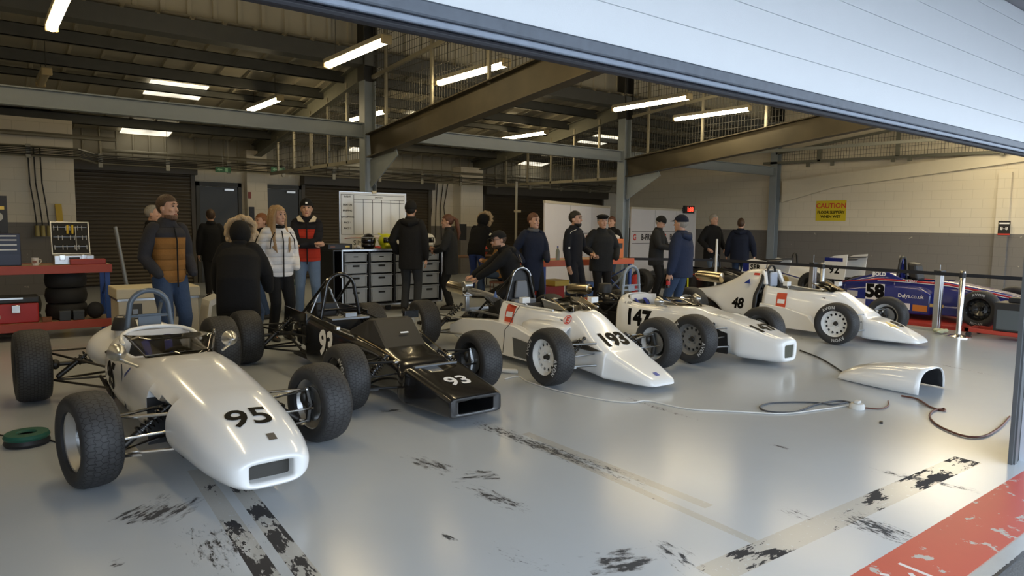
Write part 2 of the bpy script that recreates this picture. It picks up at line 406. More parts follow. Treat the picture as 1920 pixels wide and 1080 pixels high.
# ribbed cladding above the back wall
cl = MB(); xs = []
xx = XL
while xx < XR: xs += [(xx, 0), (xx+.27, 0), (xx+.285, -.03), (xx+.315, -.03)]; xx += .33
cl.loft([[(a, YB-.01+q, 2.72) for a, q in xs], [(a, YB-.01+q, 3.6) for a, q in xs]], False, False, closed=False)
trim(cl, CLAD, smooth=False)
# roller shutters
def corr(x0, x1, z1, y, name):
    s = MB(); zs = []; z = 0.02
    while z < z1:
        zs += [(z, 0), (z+.018, -.018), (z+.055, -.018), (z+.075, 0)]; z += .085
    s.loft([[(x0, y+q, a) for a, q in zs], [(x1, y+q, a) for a, q in zs]], False, False, closed=False)
    o = struct(s.build(name, SHUT, smooth=True, sharp=50))
    f = MB(); f.bx(x0-.09, y-.06, 0, x0, y+.04, z1+.05); f.bx(x1, y-.06, 0, x1+.09, y+.04, z1+.05); f.bx(x0-.1, y-.28, z1-.02, x1+.1, y+.04, z1+.24)
    f.build('shutter_guide', mat('brown shutter frame', (.07, .06, .045), .5), o, smooth=False)
    return o
corr(1.75, 4.16, 2.60, YB-.05, 'door_1'); corr(6.95, 10.7, 2.50, YB-.05, 'door_2'); corr(12.75, 17.9, 2.45, YB-.05, 'door_3')
for i, (x0, x1) in enumerate(((4.36, 5.24), (5.98, 6.78))):
    d = MB(); d.bx(x0, YB-.07, .01, x1, YB-.02, 2.33); o = struct(d.build('door_%d' % (4+i), DOORP, smooth=False))
    f = MB(); f.bx(x0-.09, YB-.1, 0, x0-.01, YB-.001, 2.44); f.bx(x1+.01, YB-.1, 0, x1+.09, YB-.001, 2.44); f.bx(x0-.09, YB-.1, 2.34, x1+.09, YB-.001, 2.44)
    f.build('door_frame', mat('dark door frame', (.045, .045, .04), .5), o, smooth=False)
    c = MB(); c.bx(x1-.32, YB-.13, 2.24, x1-.1, YB-.071, 2.29); c.build('door_closer', ALU, o)
    c = MB(); c.bx(x0+.06, YB-.12, .98, x0+.1, YB-.071, 1.12); c.build('door_handle', ALU, o)
# painted rafter set in the right-hand wall
rf = MB()
rf.poly([(XR-.10, 11.45, 2.48), (XR-.10, .95, 3.53), (XR-.10, .95, 3.73), (XR-.10, 11.45, 2.87)], (.099, 0, 0))
rf.poly([(XR-.10, 11.45, 2.25), (XR-.10, 9.9, 2.635), (XR-.10, 11.45, 2.478)], (.08, 0, 0))
WALLCR = mat('cream wall paint', (.72, .66, .53), .6, var=.05)
trim(rf, WALLCR, smooth=False)
pl = MB(); pl.bx(XR-.11, 5.72, 0, XR-.001, 5.98, 2.85); struct(pl.build('wall_right', BLK_Y, smooth=False))

# ---- roof
rb = MB(); ys = [(YB+.2, roof_z(YB+.2)), (11.5, roof_z(11.5))]; xs = []
xx = XL
while xx < XR: xs += [(xx, 0), (xx+.40, 0), (xx+.415, .045), (xx+.455, .045), (xx+.47, 0)]; xx += .47
rb.loft([[(a, yy, zz-q) for a, q in xs] for yy, zz in ys], False, False, closed=False)
struct(rb.build('ceiling', CLAD, smooth=False))
rt = MB(); rt.bx(XL-.2, .9, 6.3, XR+.2, 11.9, 6.45); struct(rt.build('ceiling', CLAD, smooth=False))
vc = MB(); xs = []; xx = XL
while xx < XR: xs += [(xx, 0), (xx+.30, 0), (xx+.31, -.035), (xx+.37, -.035), (xx+.38, 0)]; xx += .38
vc.loft([[(a, 11.9+q, 4.5) for a, q in xs], [(a, 11.9+q, 6.35) for a, q in xs]], False, False, closed=False)
trim(vc, mat('pale wall cladding', (.60, .57, .47), .55, var=.1, vscale=1.6), smooth=False)
gb = MB(); gb.bx(XL, 11.55, 4.28, XR, 11.86, 4.54); trim(gb, mat('dark grey duct', (.085, .09, .09), .6, var=.15, bump=.2, bscale=90), smooth=False)
SKYL = mat('daylit rooflight', (1.0, .93, .75), emit=1.5)
_N, _L, _b = SKYL.node_tree.nodes, SKYL.node_tree.links, SKYL.node_tree.nodes['Principled BSDF']
_tc = _N.new('ShaderNodeTexCoord'); _n = _N.new('ShaderNodeTexNoise'); _n.inputs['Scale'].default_value = 2.6; _n.inputs['Detail'].default_value = 5; _L.new(_tc.outputs['Object'], _n.inputs['Vector'])
_L.new(math_node(_N, _L, 'MULTIPLY', math_node(_N, _L, 'SUBTRACT', _n.outputs['Fac'], .25, cl=True) if False else _n.outputs['Fac'], 2.0), _b.inputs['Emission Strength'])
wi = 0
for x0 in (2.7, 8.15, 14.05):
    for y0, y1 in ((14.30, 15.12), (17.0, 17.9)):
        s = MB(); wi += 1
        s.add([(x0, y0, roof_z(y0)-.05), (x0+1.0, y0, roof_z(y0)-.05), (x0+1.0, y1, roof_z(y1)-.05), (x0, y1, roof_z(y1)-.05)], [(0,1,2,3)])
        s.add([(x0, y0, roof_z(y0)-.06), (x0+1.0, y0, roof_z(y0)-.06), (x0+1.0, y1, roof_z(y1)-.06), (x0, y1, roof_z(y1)-.06)], [(3,2,1,0)])
        struct(s.build('window_%d' % wi, SKYL, smooth=False))
def ibeam(a, b, h, w, up=(0,0,1), tf=.018, tw=.014):
    m = MB(); a, b = Vector(a), Vector(b); d = (b-a).normalized(); u = Vector(up); sd = d.cross(u).normalized(); u = sd.cross(d)
    m.bar(a+u*(h/2-tf/2), b+u*(h/2-tf/2), w, tf, up); m.bar(a-u*(h/2-tf/2), b-u*(h/2-tf/2), w, tf, up); m.bar(a, b, tw, h-2*tf, up)
    return m
for yy, hh in ((12.6, .2), (13.6, .2), (14.47, .13), (15.6, .2), (16.75, .2)):         # purlins
    p = MB(); z = roof_z(yy)-.06; p.bx(XL, yy, z-hh, XR, yy+.012, z); p.bx(XL, yy, z-hh, XR, yy+.07, z-hh+.012); p.bx(XL, yy, z-.012, XR, yy+.07, z)
    trim(p, mat('purlin steel', (.09, .092, .085), .55, metal=.3, var=.2), smooth=False)
cols = (5.7, 12.36, 18.80)
for i, cx in enumerate(cols):
    c = ibeam((cx, YC, 0), (cx, YC, 4.02), .22, .22, (1,0,0)); trim(c, STEELG, smooth=False)
    c = ibeam((cx, YC, 4.02), (cx, YC, 6.3), .26, .26, (1,0,0)); trim(c, DARKST, smooth=False)
    if i < 2:
        trim(ibeam((cx, YB, 3.24), (cx, 11.8, 4.22), .34, .18), STEELO, smooth=False)
        trim(ibeam((cx, YC-.12, 2.87), (cx, 1.52, 3.90), .42, .20), RUSTY, smooth=False)
        k = MB(); k.bar((cx, YC-.10, 2.18), (cx, 10.55, 2.70), .12, .02, (1,0,0)); k.poly([(cx-.008, YC-.112, 2.2), (cx-.008, 10.6, 2.72), (cx-.008, YC-.112, 2.64)], (.016, 0, 0)); trim(k, STEELG, smooth=False)
for a, b in ((XL, cols[0]), (cols[0], cols[1]), (cols[1], cols[2])):
    trim(ibeam((a+.115, YC, 3.15), (b-.115, YC, 3.15), .25, .15), STEELG, smooth=False)
# ---- wire mesh screens over the party lines
def wires(mb, cx, y0, y1, zlo, zhi, dy=.075, dz=.13, r=.003):
    n = int((y1-y0)/dy)
    for i in range(n+1):
        y = y0+(y1-y0)*i/n; mb.bar((cx, y, zlo(y)), (cx, y, zhi(y)), r*2, r*2, (1,0,0))
    z = min(zlo(y0), zlo(y1))
    while z < max(zhi(y0), zhi(y1)):
        ya = [y0+(y1-y0)*i/24 for i in range(25) if zlo(y0+(y1-y0)*i/24) <= z <= zhi(y0+(y1-y0)*i/24)]
        if len(ya) > 1: mb.bar((cx, ya[0], z), (cx, ya[-1], z), r*2, r*2)
        z += dz
WIRE = mat('dark wire', (.045, .043, .036), .6)
top = lambda y: 3.07+(11.5-y)*.098
for cx in cols[:2]:
    m = MB(); wires(m, cx, 2.0, 11.4, lambda y: top(y)+.05, lambda y: 5.6); trim(m, WIRE, smooth=False)
    p = MB()
    for y in (10.9, 9.4, 7.9, 6.4, 4.9): p.bar((cx-.02, y, top(y)), (cx-.02, y, 5.6), .05, .04, (1,0,0))
    p.bar((cx-.02, 11.4, 4.05), (cx-.02, 2, 4.75), .05, .06); p.bar((cx+.12, 11.4, 3.12), (cx+.12, 1.6, 4.08), .06, .06)
    trim(p, GALV, smooth=False)
    m = MB(); wires(m, cx, 12.0, 16.6, lambda y: 2.66, lambda y: roof_z(y)-.35); trim(m, WIRE, smooth=False)
    p = MB()
    for y in (12.5, 13.4, 14.3, 15.3, 16.3): p.bar((cx, y, 2.62), (cx, y, roof_z(y)-.3), .05, .05, (1,0,0))
    p.bar((cx, 11.8, 2.64), (cx, 16.8, 2.64), .05, .07); trim(p, GALV, smooth=False)
m = MB(); wires(m, 18.72, 2.0, 11.4, lambda y: 3.34, lambda y: 3.66+(11.5-y)*.115, r=.0035); trim(m, WIRE, smooth=False)
p = MB(); p.bar((18.72, 12.0, 3.40), (18.72, 1.7, 3.24), .06, .07); p.bar((18.72, 11.6, 3.66), (18.72, 1.7, 4.8), .06, .06)
for y in (10.28, 8.2, 6.0): p.bar((18.72, y, 3.36), (18.72, y, 3.66+(11.5-y)*.115), .09, .06, (1,0,0))
for y in (10.6, 9.9, 8.3, 7.9, 5.9): p.bx(18.68, y-.04, 3.22, 18.76, y+.04, 3.34)
trim(p, STEELO, smooth=False)
# lattice of the mezzanine edge by the right column
k = MB(); k.bar((cols[1]+.15, YC-.1, 3.05), (17.9, 6.2, 3.6), .05, .07); trim(k, STEELO, smooth=False)
# ---- cable tray along the back wall
ct = MB()
for z in (2.86, 2.69):
    ct.tube([(XL, 16.3, z+.02), (1.72, 16.3, z+.02), (1.95, 16.75, z+.01), (2.1, 17.1, z), (18.7, 17.1, z-.05)], .022, 6)
x = 1.6
for x in [2.2+1.3*i for i in range(13)]:
    ct.bx(x-.04, 17.06, 2.60, x+.04, 17.1, 2.88); ct.tube([(x, 17.1, 2.86), (x, 17.1, roof_z(17.1)-.1)], .006, 5)
for x in (.2, .9): ct.bx(x-.04, 16.2, 2.66, x+.04, 16.27, 2.92)
trim(ct, GALV)
rnd.seed(4)
for j in range(5):
    cb = MB(); cb.tube([(XL+.05, 16.2-.02*j, 2.74+.03*j)]+[(XL+1.2+i*.62, 16.2-.02*j, 2.73+.03*j) for i in range(3)]+[(1.74, 16.22-.02*j, 2.73+.03*j), (1.97-.01*j, 16.7, 2.72+.03*j)]+[(2.25+i*.8, 17.08-.024*j, 2.705+.034*j+rnd.uniform(-.004,.004)) for i in range(20)], .009, 5)
    tag(cb.build('tray_cable', RUBBER), 'black power cable lying in the tray along the back wall', 'cable', 'cables in the wall tray')
cp = MB(); cp.tube([(2.3, 17.55, 3.0), (18.5, 17.55, 3.0)], .04, 8); cp.tube([(XL, 16.35, 3.14), (2.4, 16.35, 3.12)], .045, 8); trim(cp, GALV)

# ---- pit-lane front: partly raised sectional door, its jamb and lintel
ZD = 2.052; JX = 5.27
zs = [ZD, 2.168, 2.30, 2.44, 2.58, 2.72]
for i, z in enumerate(zs):
    z1 = zs[i+1] if i+1 < len(zs) else 2.80
    p = MB(); p.bx(XL, YF, z+.0015, JX+.05, YF+.04, z1-.0015)
    p.bx(XL, YF+.004, z-.002, JX+.05, YF+.03, z+.002)
    struct(p.build('door_6', DOORW, smooth=False, bevel=.003))
r = MB(); r.bx(XL, YF-.010, 2.012, JX+.05, YF+.035, 2.053); r.build('door_6', RAIL, smooth=False, bevel=.006)['kind'] = 'structure'
r = MB(); r.bx(XL, YF-.006, 1.993, JX+.05, YF+.035, 2.0115); r.build('door_6', RAILL, smooth=False, bevel=.004)['kind'] = 'structure'
r = MB(); r.bx(XL, YF+.0, 1.974, JX+.05, YF+.033, 1.9925); r.build('door_6', mat('rubber door seal', (.012, .012, .016), .6), smooth=False, bevel=.008)['kind'] = 'structure'
hd = MB(); hd.bx(XL-.2, 1.10, 2.80, XR+.2, 1.62, 3.05); hd.bx(XL-.2, 1.3, 3.05, XR+.2, 1.6, 6.4); hd.bx(XL-3, -.9, 2.86, XR+.2, 1.2, 3.0); trim(hd, mat('grey fascia', (.30, .31, .33), .6, var=.06), smooth=False)
j = MB(); j.bx(JX, 1.475, 0, JX+.11, 1.50, 2.8); j.bx(JX+.02, 1.465, 0, JX+.06, 1.476, 2.8); trim(j, mat('galvanised door guide', (.13, .14, .145), .5, metal=.5, var=.2), smooth=False)
j = MB(); j.bx(JX+.11, 1.48, 0, JX+.145, 1.50, 2.8); trim(j, DARKST, smooth=False)
j = MB(); j.bx(JX+.145, 1.44, 0, JX+.62, 1.50, 2.8); trim(j, mat('pale blue grey post', (.62, .66, .72), .5, var=.05), smooth=False)
# second and third openings along the front
j = MB(); j.bx(12.0, 1.28, 0, 12.7, 1.60, 2.8); trim(j, STEELG, smooth=False)
sh = MB(); sh.bx(12.7, YF, 2.3, XR, YF+.05, 2.8); struct(sh.build('door_7', DOORW, smooth=False))

# ---- fluorescent fittings
LAMP = mat('lit fluorescent diffuser', (1.0, .80, .46), emit=30.0)
LAMPS = mat('bright lit fluorescent tube', (1.0, .84, .54), emit=38.0)
LOFF = mat('unlit diffuser', (.35, .30, .18), .4)
def light(x, y, z, ln=1.8, w=.14, lit=True, label='', rz=0, m=None):
    t = thing('ceiling_light', label, 'light', (x, y, z), rz, 'fluorescent battens under the roof')
    h = MB(); h.bx(-w/2, -ln/2, .012, w/2, ln/2, .075); h.build('housing', mat('light housing', (.30, .28, .22), .5), t, smooth=False, bevel=.01)
    d = MB(); d.loft([[(w*.42*math.cos(PI*k/8), yy, .012-.065*math.sin(PI*k/8)) for k in range(9)] for yy in (-ln/2+.03, ln/2-.03)]); d.build('diffuser', (m or LAMP) if lit else LOFF, t)
    for ya in (-ln/2-.02, ln/2-.03): MB().bx(-w/2, ya, -.05, w/2, ya+.05, .06).build('end_cap', mat('amber end cap', (.5, .40, .22), .4), t, smooth=False, bevel=.015)
    zt = (roof_z(y) if y > 11.7 else 6.3)-z
    for s in (-.35, .35): MB().tube([(0, s*ln, .07), (0, s*ln, max(.2, zt))], .005, 5).build('hanging_wire', DARKST, t)
    return t
Z = 3.76
def mid(u0, v0, u1, v1, z=Z): return (fl(u0, v0, z)+fl(u1, v1, z))/2
LN = [((612, 122), (728, 74), 'lit fluorescent batten just in front of the first steel column'),
      ((822, 155), (951, 118), 'lit fluorescent batten behind mesh, above the first brown steel beam'),
      ((1152, 205), (1293, 181), 'lit fluorescent batten directly above the second steel column'),
      ((475, 206), (517, 185), 'short lit fluorescent batten seen above the long grey beam'),
      ((955, 262), (1010, 245), 'lit fluorescent batten between the two columns, deep in the garage')]
for a, b, lb in LN:
    q = mid(*a, *b); light(q.x, q.y, Z, label=lb)
q = mid(1263, 222, 1407, 204); light(q.x, q.y, Z, w=.09, m=LAMPS, label='slim lit fluorescent tube towards the block wall')
q = fl(97, 52, Z); light(q.x, q.y-.9, Z, label='large lit fluorescent batten cut off by the top of the view above the tool bench')
q = fl(660, 224, Z); light(q.x, q.y-.7, Z, label='lit fluorescent batten half hidden behind the first steel column')
q = fl(80, 150, Z-.05); light(q.x, q.y-.2, Z-.05, ln=1.2, lit=False, label='unlit brown batten above the long grey beam')
for x, y in ((1.2, 5.6), (4.4, 5.4), (8.2, 5.4), (10.8, 5.6), (14.6, 5.6), (17.2, 5.6), (15.8, 3.4), (12.6, 3.4), (15.9, 5.6)):  # all out of view; the right-hand ones are added to brighten the block wall
    light(x, y, Z, m=LAMPS if x > 12 else None, label='unseen lit fluorescent batten near the pit-lane doors, above the parked cars')
# ------------------------------------------------------------------ racing cars (local: nose towards -Y, front axle at y=0)
def mono(vals, t, S=None):
    n = len(vals); i = min(int(t), n-2); f = t-i
    a, b = vals[i], vals[i+1]
    if S:                              # arc-length parameter: monotone cubic without kinks at uneven stations
        d = [(vals[j+1]-vals[j])/(S[j+1]-S[j]) for j in range(n-1)]
        def sl(j):
            if j <= 0 or j >= n-1: return d[0] if j <= 0 else d[-1]
            if d[j-1]*d[j] <= 0: return 0
            w1, w2 = 2*(S[j+1]-S[j])+(S[j]-S[j-1]), (S[j+1]-S[j])+2*(S[j]-S[j-1])
            return (w1+w2)/(w1/d[j-1]+w2/d[j])
        h = S[i+1]-S[i]; m0, m1 = sl(i)*h, sl(i+1)*h; q = f*f*(3-2*f)
        return a*(1-q)+b*q+m0*(f**3-2*f*f+f)+m1*(f**3-f*f)
    d = [vals[j+1]-vals[j] for j in range(n-1)]
    def slope(j):
        if j <= 0 or j >= n-1: return d[0] if j <= 0 else d[-1]
        return 0 if d[j-1]*d[j] <= 0 else 2*d[j-1]*d[j]/(d[j-1]+d[j])
    m0, m1 = slope(i), slope(i+1)
    h = f*f*(3-2*f)
    return a*(1-h)+b*h+m0*(f**3-2*f*f+f)+m1*(f**3-f*f)
def shell(st, sub=4, K=44):
    """st rows: y, top half width, bottom half width, z bottom, z top, squareness, half opening, side recess half width, recess height"""
    R = [tuple(r)+(0, 9, 0)[len(r)-6:] if len(r) < 9 else tuple(r) for r in st]
    rings = []; S = [0]
    for p, q in zip(R, R[1:]): S.append(S[-1]+math.sqrt((p[0]-q[0])**2+(p[1]-q[1])**2+(p[4]-q[4])**2)+1e-5)
    for k in range((len(R)-1)*sub+1):
        t = k/sub; y, wt, wb, zb, zt, n, o, rc, zr = [mono([r[c] for r in R], t, S if c < 5 else None) for c in range(9)]
        i = min(int(t), len(R)-2); f = t-i
        o = R[i][6]*(1-f)+R[i+1][6]*f
        zc, hz = (zb+zt)/2, (zt-zb)/2
        a = math.asin(min(1, (max(0, o)/wt)**(n/2))) if o > 0 else 0
        ring = []
        for j in range(K+1):
            q = a+(2*PI-2*a)*j/K
            s, c = math.sin(q), math.cos(q)
            z = zc+hz*math.copysign(abs(c)**(2/n), c); w = wb+(wt-wb)*(z-zb)/max(1e-4, zt-zb)
            x = w*math.copysign(abs(s)**(2/n), s)
            if z < zr and abs(x) > rc: x = math.copysign(rc, x)
            ring.append((x, y, z))
        rings.append(ring)
    return rings
def shell_mesh(name, st, m, parent, sub=4, K=44, solid=.014, ca=False, cb=False):
    rg = shell(st, sub, K); mb = MB(); mb.loft(rg, ca, cb, closed=False)
    bvh = BVHTree.FromPolygons([Vector(p) for p in mb.v], mb.f)
    o = mb.build(name, m, parent, weld=True, solid=solid, sharp=42)
    return o, bvh
RIMS = {}
def wheel(root, x, y, R, w, side, style, steer=0.0, tm=None, letters=True, z=None, rimmat=None):
    """side=-1: outer face towards -X"""
    z = R if z is None else z
    rr = .178
    rim = MB(); hw = w*.46
    prof = [(rr-.012, -hw+.02), (rr+.016, -hw), (rr+.016, -hw+.012), (rr-.006, -hw+.03), (rr-.03, -hw*.3), (rr-.03, hw*.3), (rr-.006, hw-.03), (rr+.016, hw-.012), (rr+.016, hw), (rr-.012, hw-.02), (rr-.042, hw*.3), (rr-.042, -hw*.3), (rr-.012, -hw+.02)]
    rim.lathe(prof, axis=0, n=40)
    fx = {'steel': hw*.42, 'alloy': hw*.05, 'dark': hw*.1, 'spoke': hw*.2}[style]*side
    if style == 'steel' or style == 'dark':
        n = 13 if style == 'steel' else 10; r0, r1 = .100, .142
        def ring(ra, rb, xa, xb): rim.lathe([(ra, xa), (rb, xb), (rb, xb-.006*side), (ra, xa-.006*side), (ra, xa)], axis=0, n=n*8)
        ring(r1, rr-.03, fx, fx-.02*side); ring(.03, r0, fx-.012*side, fx+.004*side)
        # ring of round holes
        for k in range(n):
            t0 = 2*PI*k/n; vs = []; fs = []
            for xo in (0, -.006*side):
                for rad, isout in ((1, 1), (0, 0)):
                    for q in range(16):
                        a = 2*PI*q/16
                        if isout:       # square boundary of the sector
                            c, s_ = math.cos(a), math.sin(a); mmx = max(abs(c), abs(s_)); c, s_ = c/mmx, s_/mmx
                            r = (r0+r1)/2+(r1-r0)/2*s_; t = t0+PI/n*c
                        else:
                            r = (r0+r1)/2+.0165*math.sin(a); t = t0+.0155/((r0+r1)/2)*math.cos(a)
                        vs.append((fx+.002*side+xo, r*math.sin(t), r*math.cos(t)))
            for q in range(16):
                p = (q+1) % 16; fs += [(q, p, 16+p, 16+q), (32+q, 48+q, 48+p, 32+p), (16+q, 16+p, 48+p, 48+q)]
            rim.add(vs, fs)
        for k in range(4): 
            t = PI/4+PI/2*k; rim.lathe([(.009, fx-.01*side), (.009, fx+.012*side), (.001, fx+.014*side)], (0, .052*math.sin(t), .052*math.cos(t)), 0, 8)
    elif style == 'alloy':
        rim.lathe([(rr-.035, fx), (.14, fx-.004*side), (.05, fx+.01*side), (.02, fx+.012*side), (.02, fx-.01*side), (.14, fx-.014*side), (rr-.035, fx-.008*side)], axis=0, n=40)
        for k in range(8):
            t = 2*PI*k/8; rim.bar((fx+.012*side, .05*math.sin(t), .05*math.cos(t)), (fx+.01*side, .14*math.sin(t), .14*math.cos(t)), .022, .014, (1,0,0))
    if style in ('steel', 'dark'):
        bk = MB(); bk.lathe([(.02, fx-.035*side), (.146, fx-.035*side), (.146, fx-.04*side), (.02, fx-.04*side)], axis=0, n=28)  # dark disc behind the wheel holes, standing in for the shade there
    o = rim.build('wheel', rimmat or {'steel': WHITE_M, 'alloy': ALU, 'dark': DKMET}[style], root, loc=(x, y, z), rot=(0, 0, steer), sharp=30)
    if style in ('steel', 'dark'): bk.build('dark_backing_disc', BLACKM, o)
    t = MB(); ri = .172
    tp = [(ri, -hw), (ri+.022, -hw-.006), (R-.062, -w/2-.006), (R-.03, -w/2-.001), (R-.014, -w/2+.016), (R-.004, -w/2+.045), (R, 0), (R-.004, w/2-.045), (R-.014, w/2-.016), (R-.03, w/2+.001), (R-.062, w/2+.006), (ri+.022, hw+.006), (ri, hw), (ri, -hw)]
    t.lathe(tp, axis=0, n=64); ty = t.build('tyre', tm or TYRE_BL, o, sharp=50)
    if letters:
        for a0 in ((.9, PI+.9) if letters is True else letters):
            lb = text_bm('AVON', .052, .002, 1.25)
            for q in lb.verts:
                rad = R-.062+q.co.y; a = a0+q.co.x*side*-1/(R-.062)*-1
                a = a0+q.co.x/(R-.062)
                q.co = Vector((side*(w/2+.0085-.006*max(0, (rad-(R-.062))/.03)), rad*math.sin(a)*side, rad*math.cos(a)))
            finish_bm(lb, 'tyre_lettering', mat('grey tyre lettering', (.45, .45, .44), .7), o)
    # hub nut and brake on the inside
    h = MB(); h.lathe([(.001, fx+.032*side), (.018, fx+.03*side), (.022, fx), (.03, fx-.005*side)], axis=0, n=12); h.build('hub', DKMET, o)
    b = MB(); b.lathe([(.03, -side*(hw*.55)), (.118, -side*(hw*.55)), (.118, -side*(hw*.55+.011)), (.03, -side*(hw*.55+.011)), (.03, -side*(hw*.55))], axis=0, n=28); b.build('brake_disc', STEEL, o)
    c = MB(); c.ell((-side*(hw*.55+.005), .075, .03), (.045, .035, .06), 10, 8); c.build('brake_caliper', DKMET, o)
    return o
def helix(a, b, r, turns, n=14):
    a, b = Vector(a), Vector(b); d = (b-a); s = d.orthogonal().normalized(); u = d.normalized().cross(s)
    return [a+d*(i/(turns*n))+s*(r*math.cos(2*PI*i/n))+u*(r*math.sin(2*PI*i/n)) for i in range(int(turns*n)+1)]
def damper(root, a, b, spring=None, body=None, r=.034):
    a, b = Vector(a), Vector(b); m = MB(); m.tube([a, a+(b-a)*.45], .022, 10); m.tube([a+(b-a)*.4, b], .012, 8)
    m.ell(a, (.02,.02,.02), 8, 6); m.ell(b, (.02,.02,.02), 8, 6)
    m.lathe([(.024, -.006), (.04, -.004), (.04, .004), (.024, .006)], a+(b-a)*.36, 2, 14, (b-a).to_track_quat('Z', 'Y').to_matrix())
    o = m.build('damper', body or DKMET, root)
    s = MB(); s.tube(helix(a+(b-a)*.38, a+(b-a)*.9, r, 7), .0055, 6); s.build('spring', spring or BLACKG, o)
def front_susp(root, hw, bx, rod, R=.272, spring=None, upm=None):
    for s in (-1, 1):
        xo = s*(hw-.085); zt, zl = R+.10, R-.115
        u = MB(); u.tube([(xo, .01, zt), (s*bx, -.13, zt+.005)], .010, 8); u.tube([(xo, .01, zt), (s*bx, .16, zt-.005)], .010, 8)
        u.ell((xo, .01, zt), (.018,.018,.02), 10, 8); u.build('upper_wishbone', rod, root)
        l = MB(); l.tube([(xo, 0, zl), (s*(bx-.02), -.16, zl+.01)], .011, 8); l.tube([(xo, 0, zl), (s*(bx-.02), .22, zl+.01)], .011, 8)
        l.poly([(xo, -.03, zl-.012), (xo, .05, zl-.012), (xo-s*.16, .10, zl-.008), (xo-s*.16, -.10, zl-.008)], (0, 0, .014)); l.build('lower_wishbone', rod, root)
        t = MB(); t.tube([(xo, -.09, R-.01), (s*(bx-.03), -.10, R+.0)], .008, 8); t.build('steering_arm', rod, root)
        p = MB(); p.tube([(xo, 0, zl-.01), (xo+s*.02, 0, R), (xo, .01, zt+.015)], [.018, .03, .016], 8); p.tube([(xo-s*.01, 0, R), (s*(hw-.02), 0, R)], .026, 10); p.build('upright', upm or DKMET, root)
        damper(root, (xo-s*.07, .02, zl+.02), (s*(bx+.01), .04, zt+.03), spring)
def rear_susp(root, y, hw, R, rod, bx=.16, spring=None, rods=True):
    for s in (-1, 1):
        xo = s*(hw-.12)
        a = MB(); a.tube([(xo, y, R+.12), (s*bx, y+.06, R+.10)], .010, 8); a.build('top_link', rod, root)
        a = MB(); a.tube([(xo, y, R-.13), (s*bx, y+.12, R-.13)], .011, 8); a.tube([(xo, y, R-.13), (s*bx, y-.12, R-.13)], .011, 8); a.build('lower_wishbone', rod, root)
        if rods: MB().tube([(xo, y-.04, R+.11), (s*.31, y-.72, R+.06)], .010, 8).build('upper_radius_rod', rod, root)
        a = MB(); a.tube([(xo, y-.04, R-.12), (s*.31, y-.75, R-.10)], .010, 8); a.build('lower_radius_rod', rod, root)
        a = MB(); a.tube([(s*.10, y, R), (s*.16, y, R), (s*.17, y, R), (s*(hw-.14), y, R)], [.05, .05, .019, .019], 10); a.ell((s*.19, y, R), (.05,.04,.04), 10, 6); a.ell((s*(hw-.16), y, R), (.04,.045,.045), 10, 6); a.build('driveshaft', DKMET, root)
        a = MB(); a.tube([(xo, y, R-.16), (xo+s*.015, y, R), (xo, y, R+.14)], [.022, .045, .02], 8); a.build('upright', DKMET, root)
        if rods: damper(root, (xo-s*.06, y-.02, R-.10), (s*(bx+.03), y-.02, R+.20), spring)
def gearbox(root, y0, y1, z=.27, m=None):
    g = MB(); g.loft([[(a*rx, y, z+c*rz) for a, c in ((-1,-.6),(-.6,-1),(.6,-1),(1,-.6),(1,.6),(.6,1),(-.6,1),(-1,.6))] for y, rx, rz in ((y0, .16, .17), (y0+.12, .15, .15), (y0+.2, .10, .12), (y1-.1, .09, .10), (y1, .07, .08))])
    for k in range(5): g.bx(-.13+.012*k, y0+.2+.06*k, z-.12, .13-.012*k, y0+.21+.06*k, z+.12)
    g.build('gearbox', m or DKMET, root, bevel=.006)
def engine(root, y0, y1, zt=.55, cover=None):
    e = MB(); e.bx(-.13, y0, .12, .13, y1, .36); e.poly([(-.10, y0+.02, .36), (.10, y0+.02, .36), (.10, y0+.02, zt-.06), (-.10, y0+.02, zt-.06)], (0, y1-y0-.04, 0))
    e.bx(-.19, y0+.1, .13, .19, y1-.05, .2)
    o = e.build('engine', DKMET, root, bevel=.012, smooth=False)
    c = MB(); c.bx(-.075, y0+.03, zt-.06, .075, y1-.03, zt); c.build('rocker_cover', cover or ALU, o, bevel=.02, smooth=False)
    p = MB()
    for k in range(4): p.tube([(.06, y0+.08+.09*k, zt-.03), (.12, y0+.08+.09*k, zt+.04), (.15, y0+.15, zt+.0)], .006, 6)
    p.build('plug_lead', BLACKM, o)
    q = MB(); q.lathe([(.02, 0), (.07, .0), (.07, .012), (.02, .012)], (-.02, y0-.02, .25), 1, 20); q.lathe([(.02, 0), (.045, .0), (.045, .012), (.02, .012)], (.06, y0-.02, .42), 1, 16); q.build('pulley', STEEL, o)
def hoop(root, pts, r, m, stays=(), cross=(), plate=None):
    h = MB(); h.tube(pts, r, 12)
    for a, b in stays: h.tube([a, b], r*.75, 10)
    for a, b in cross: h.tube([a, b], r*.6, 8)
    o = h.build('roll_hoop', m, root)
    if plate: 
        p = MB(); p.bx(*plate); p.build('head_plate', m, o, smooth=False, bevel=.004)
    return o
def arch(y, hb, zb, zt, ht=None, n=12, lean=0.0):
    pts = [(-hb, y, zb)]
    rt = ht or hb*.75
    for i in range(n+1):
        t = PI*i/n; pts.append((-rt*math.cos(t), y+lean, zt-rt+rt*math.sin(t)))
    return pts+[(hb, y, zb)]
def mirror_round(root, c, base, m=ALU):
    b = MB(); c = Vector(c); b.lathe([(.001, -.085), (.015, -.08), (.04, -.045), (.057, -.01), (.059, .012), (.052, .02)], c, 1, 20)
    b.tube([c+Vector((0, -.02, -.04)), Vector(base)], [.012, .009], 8); o = b.build('wing_mirror', m, root)
    g = MB(); g.lathe([(.001, .021), (.052, .0205)], c, 1, 20); g.build('mirror_glass', mat('mirror glass', (.7, .7, .7), .03, metal=1), o)
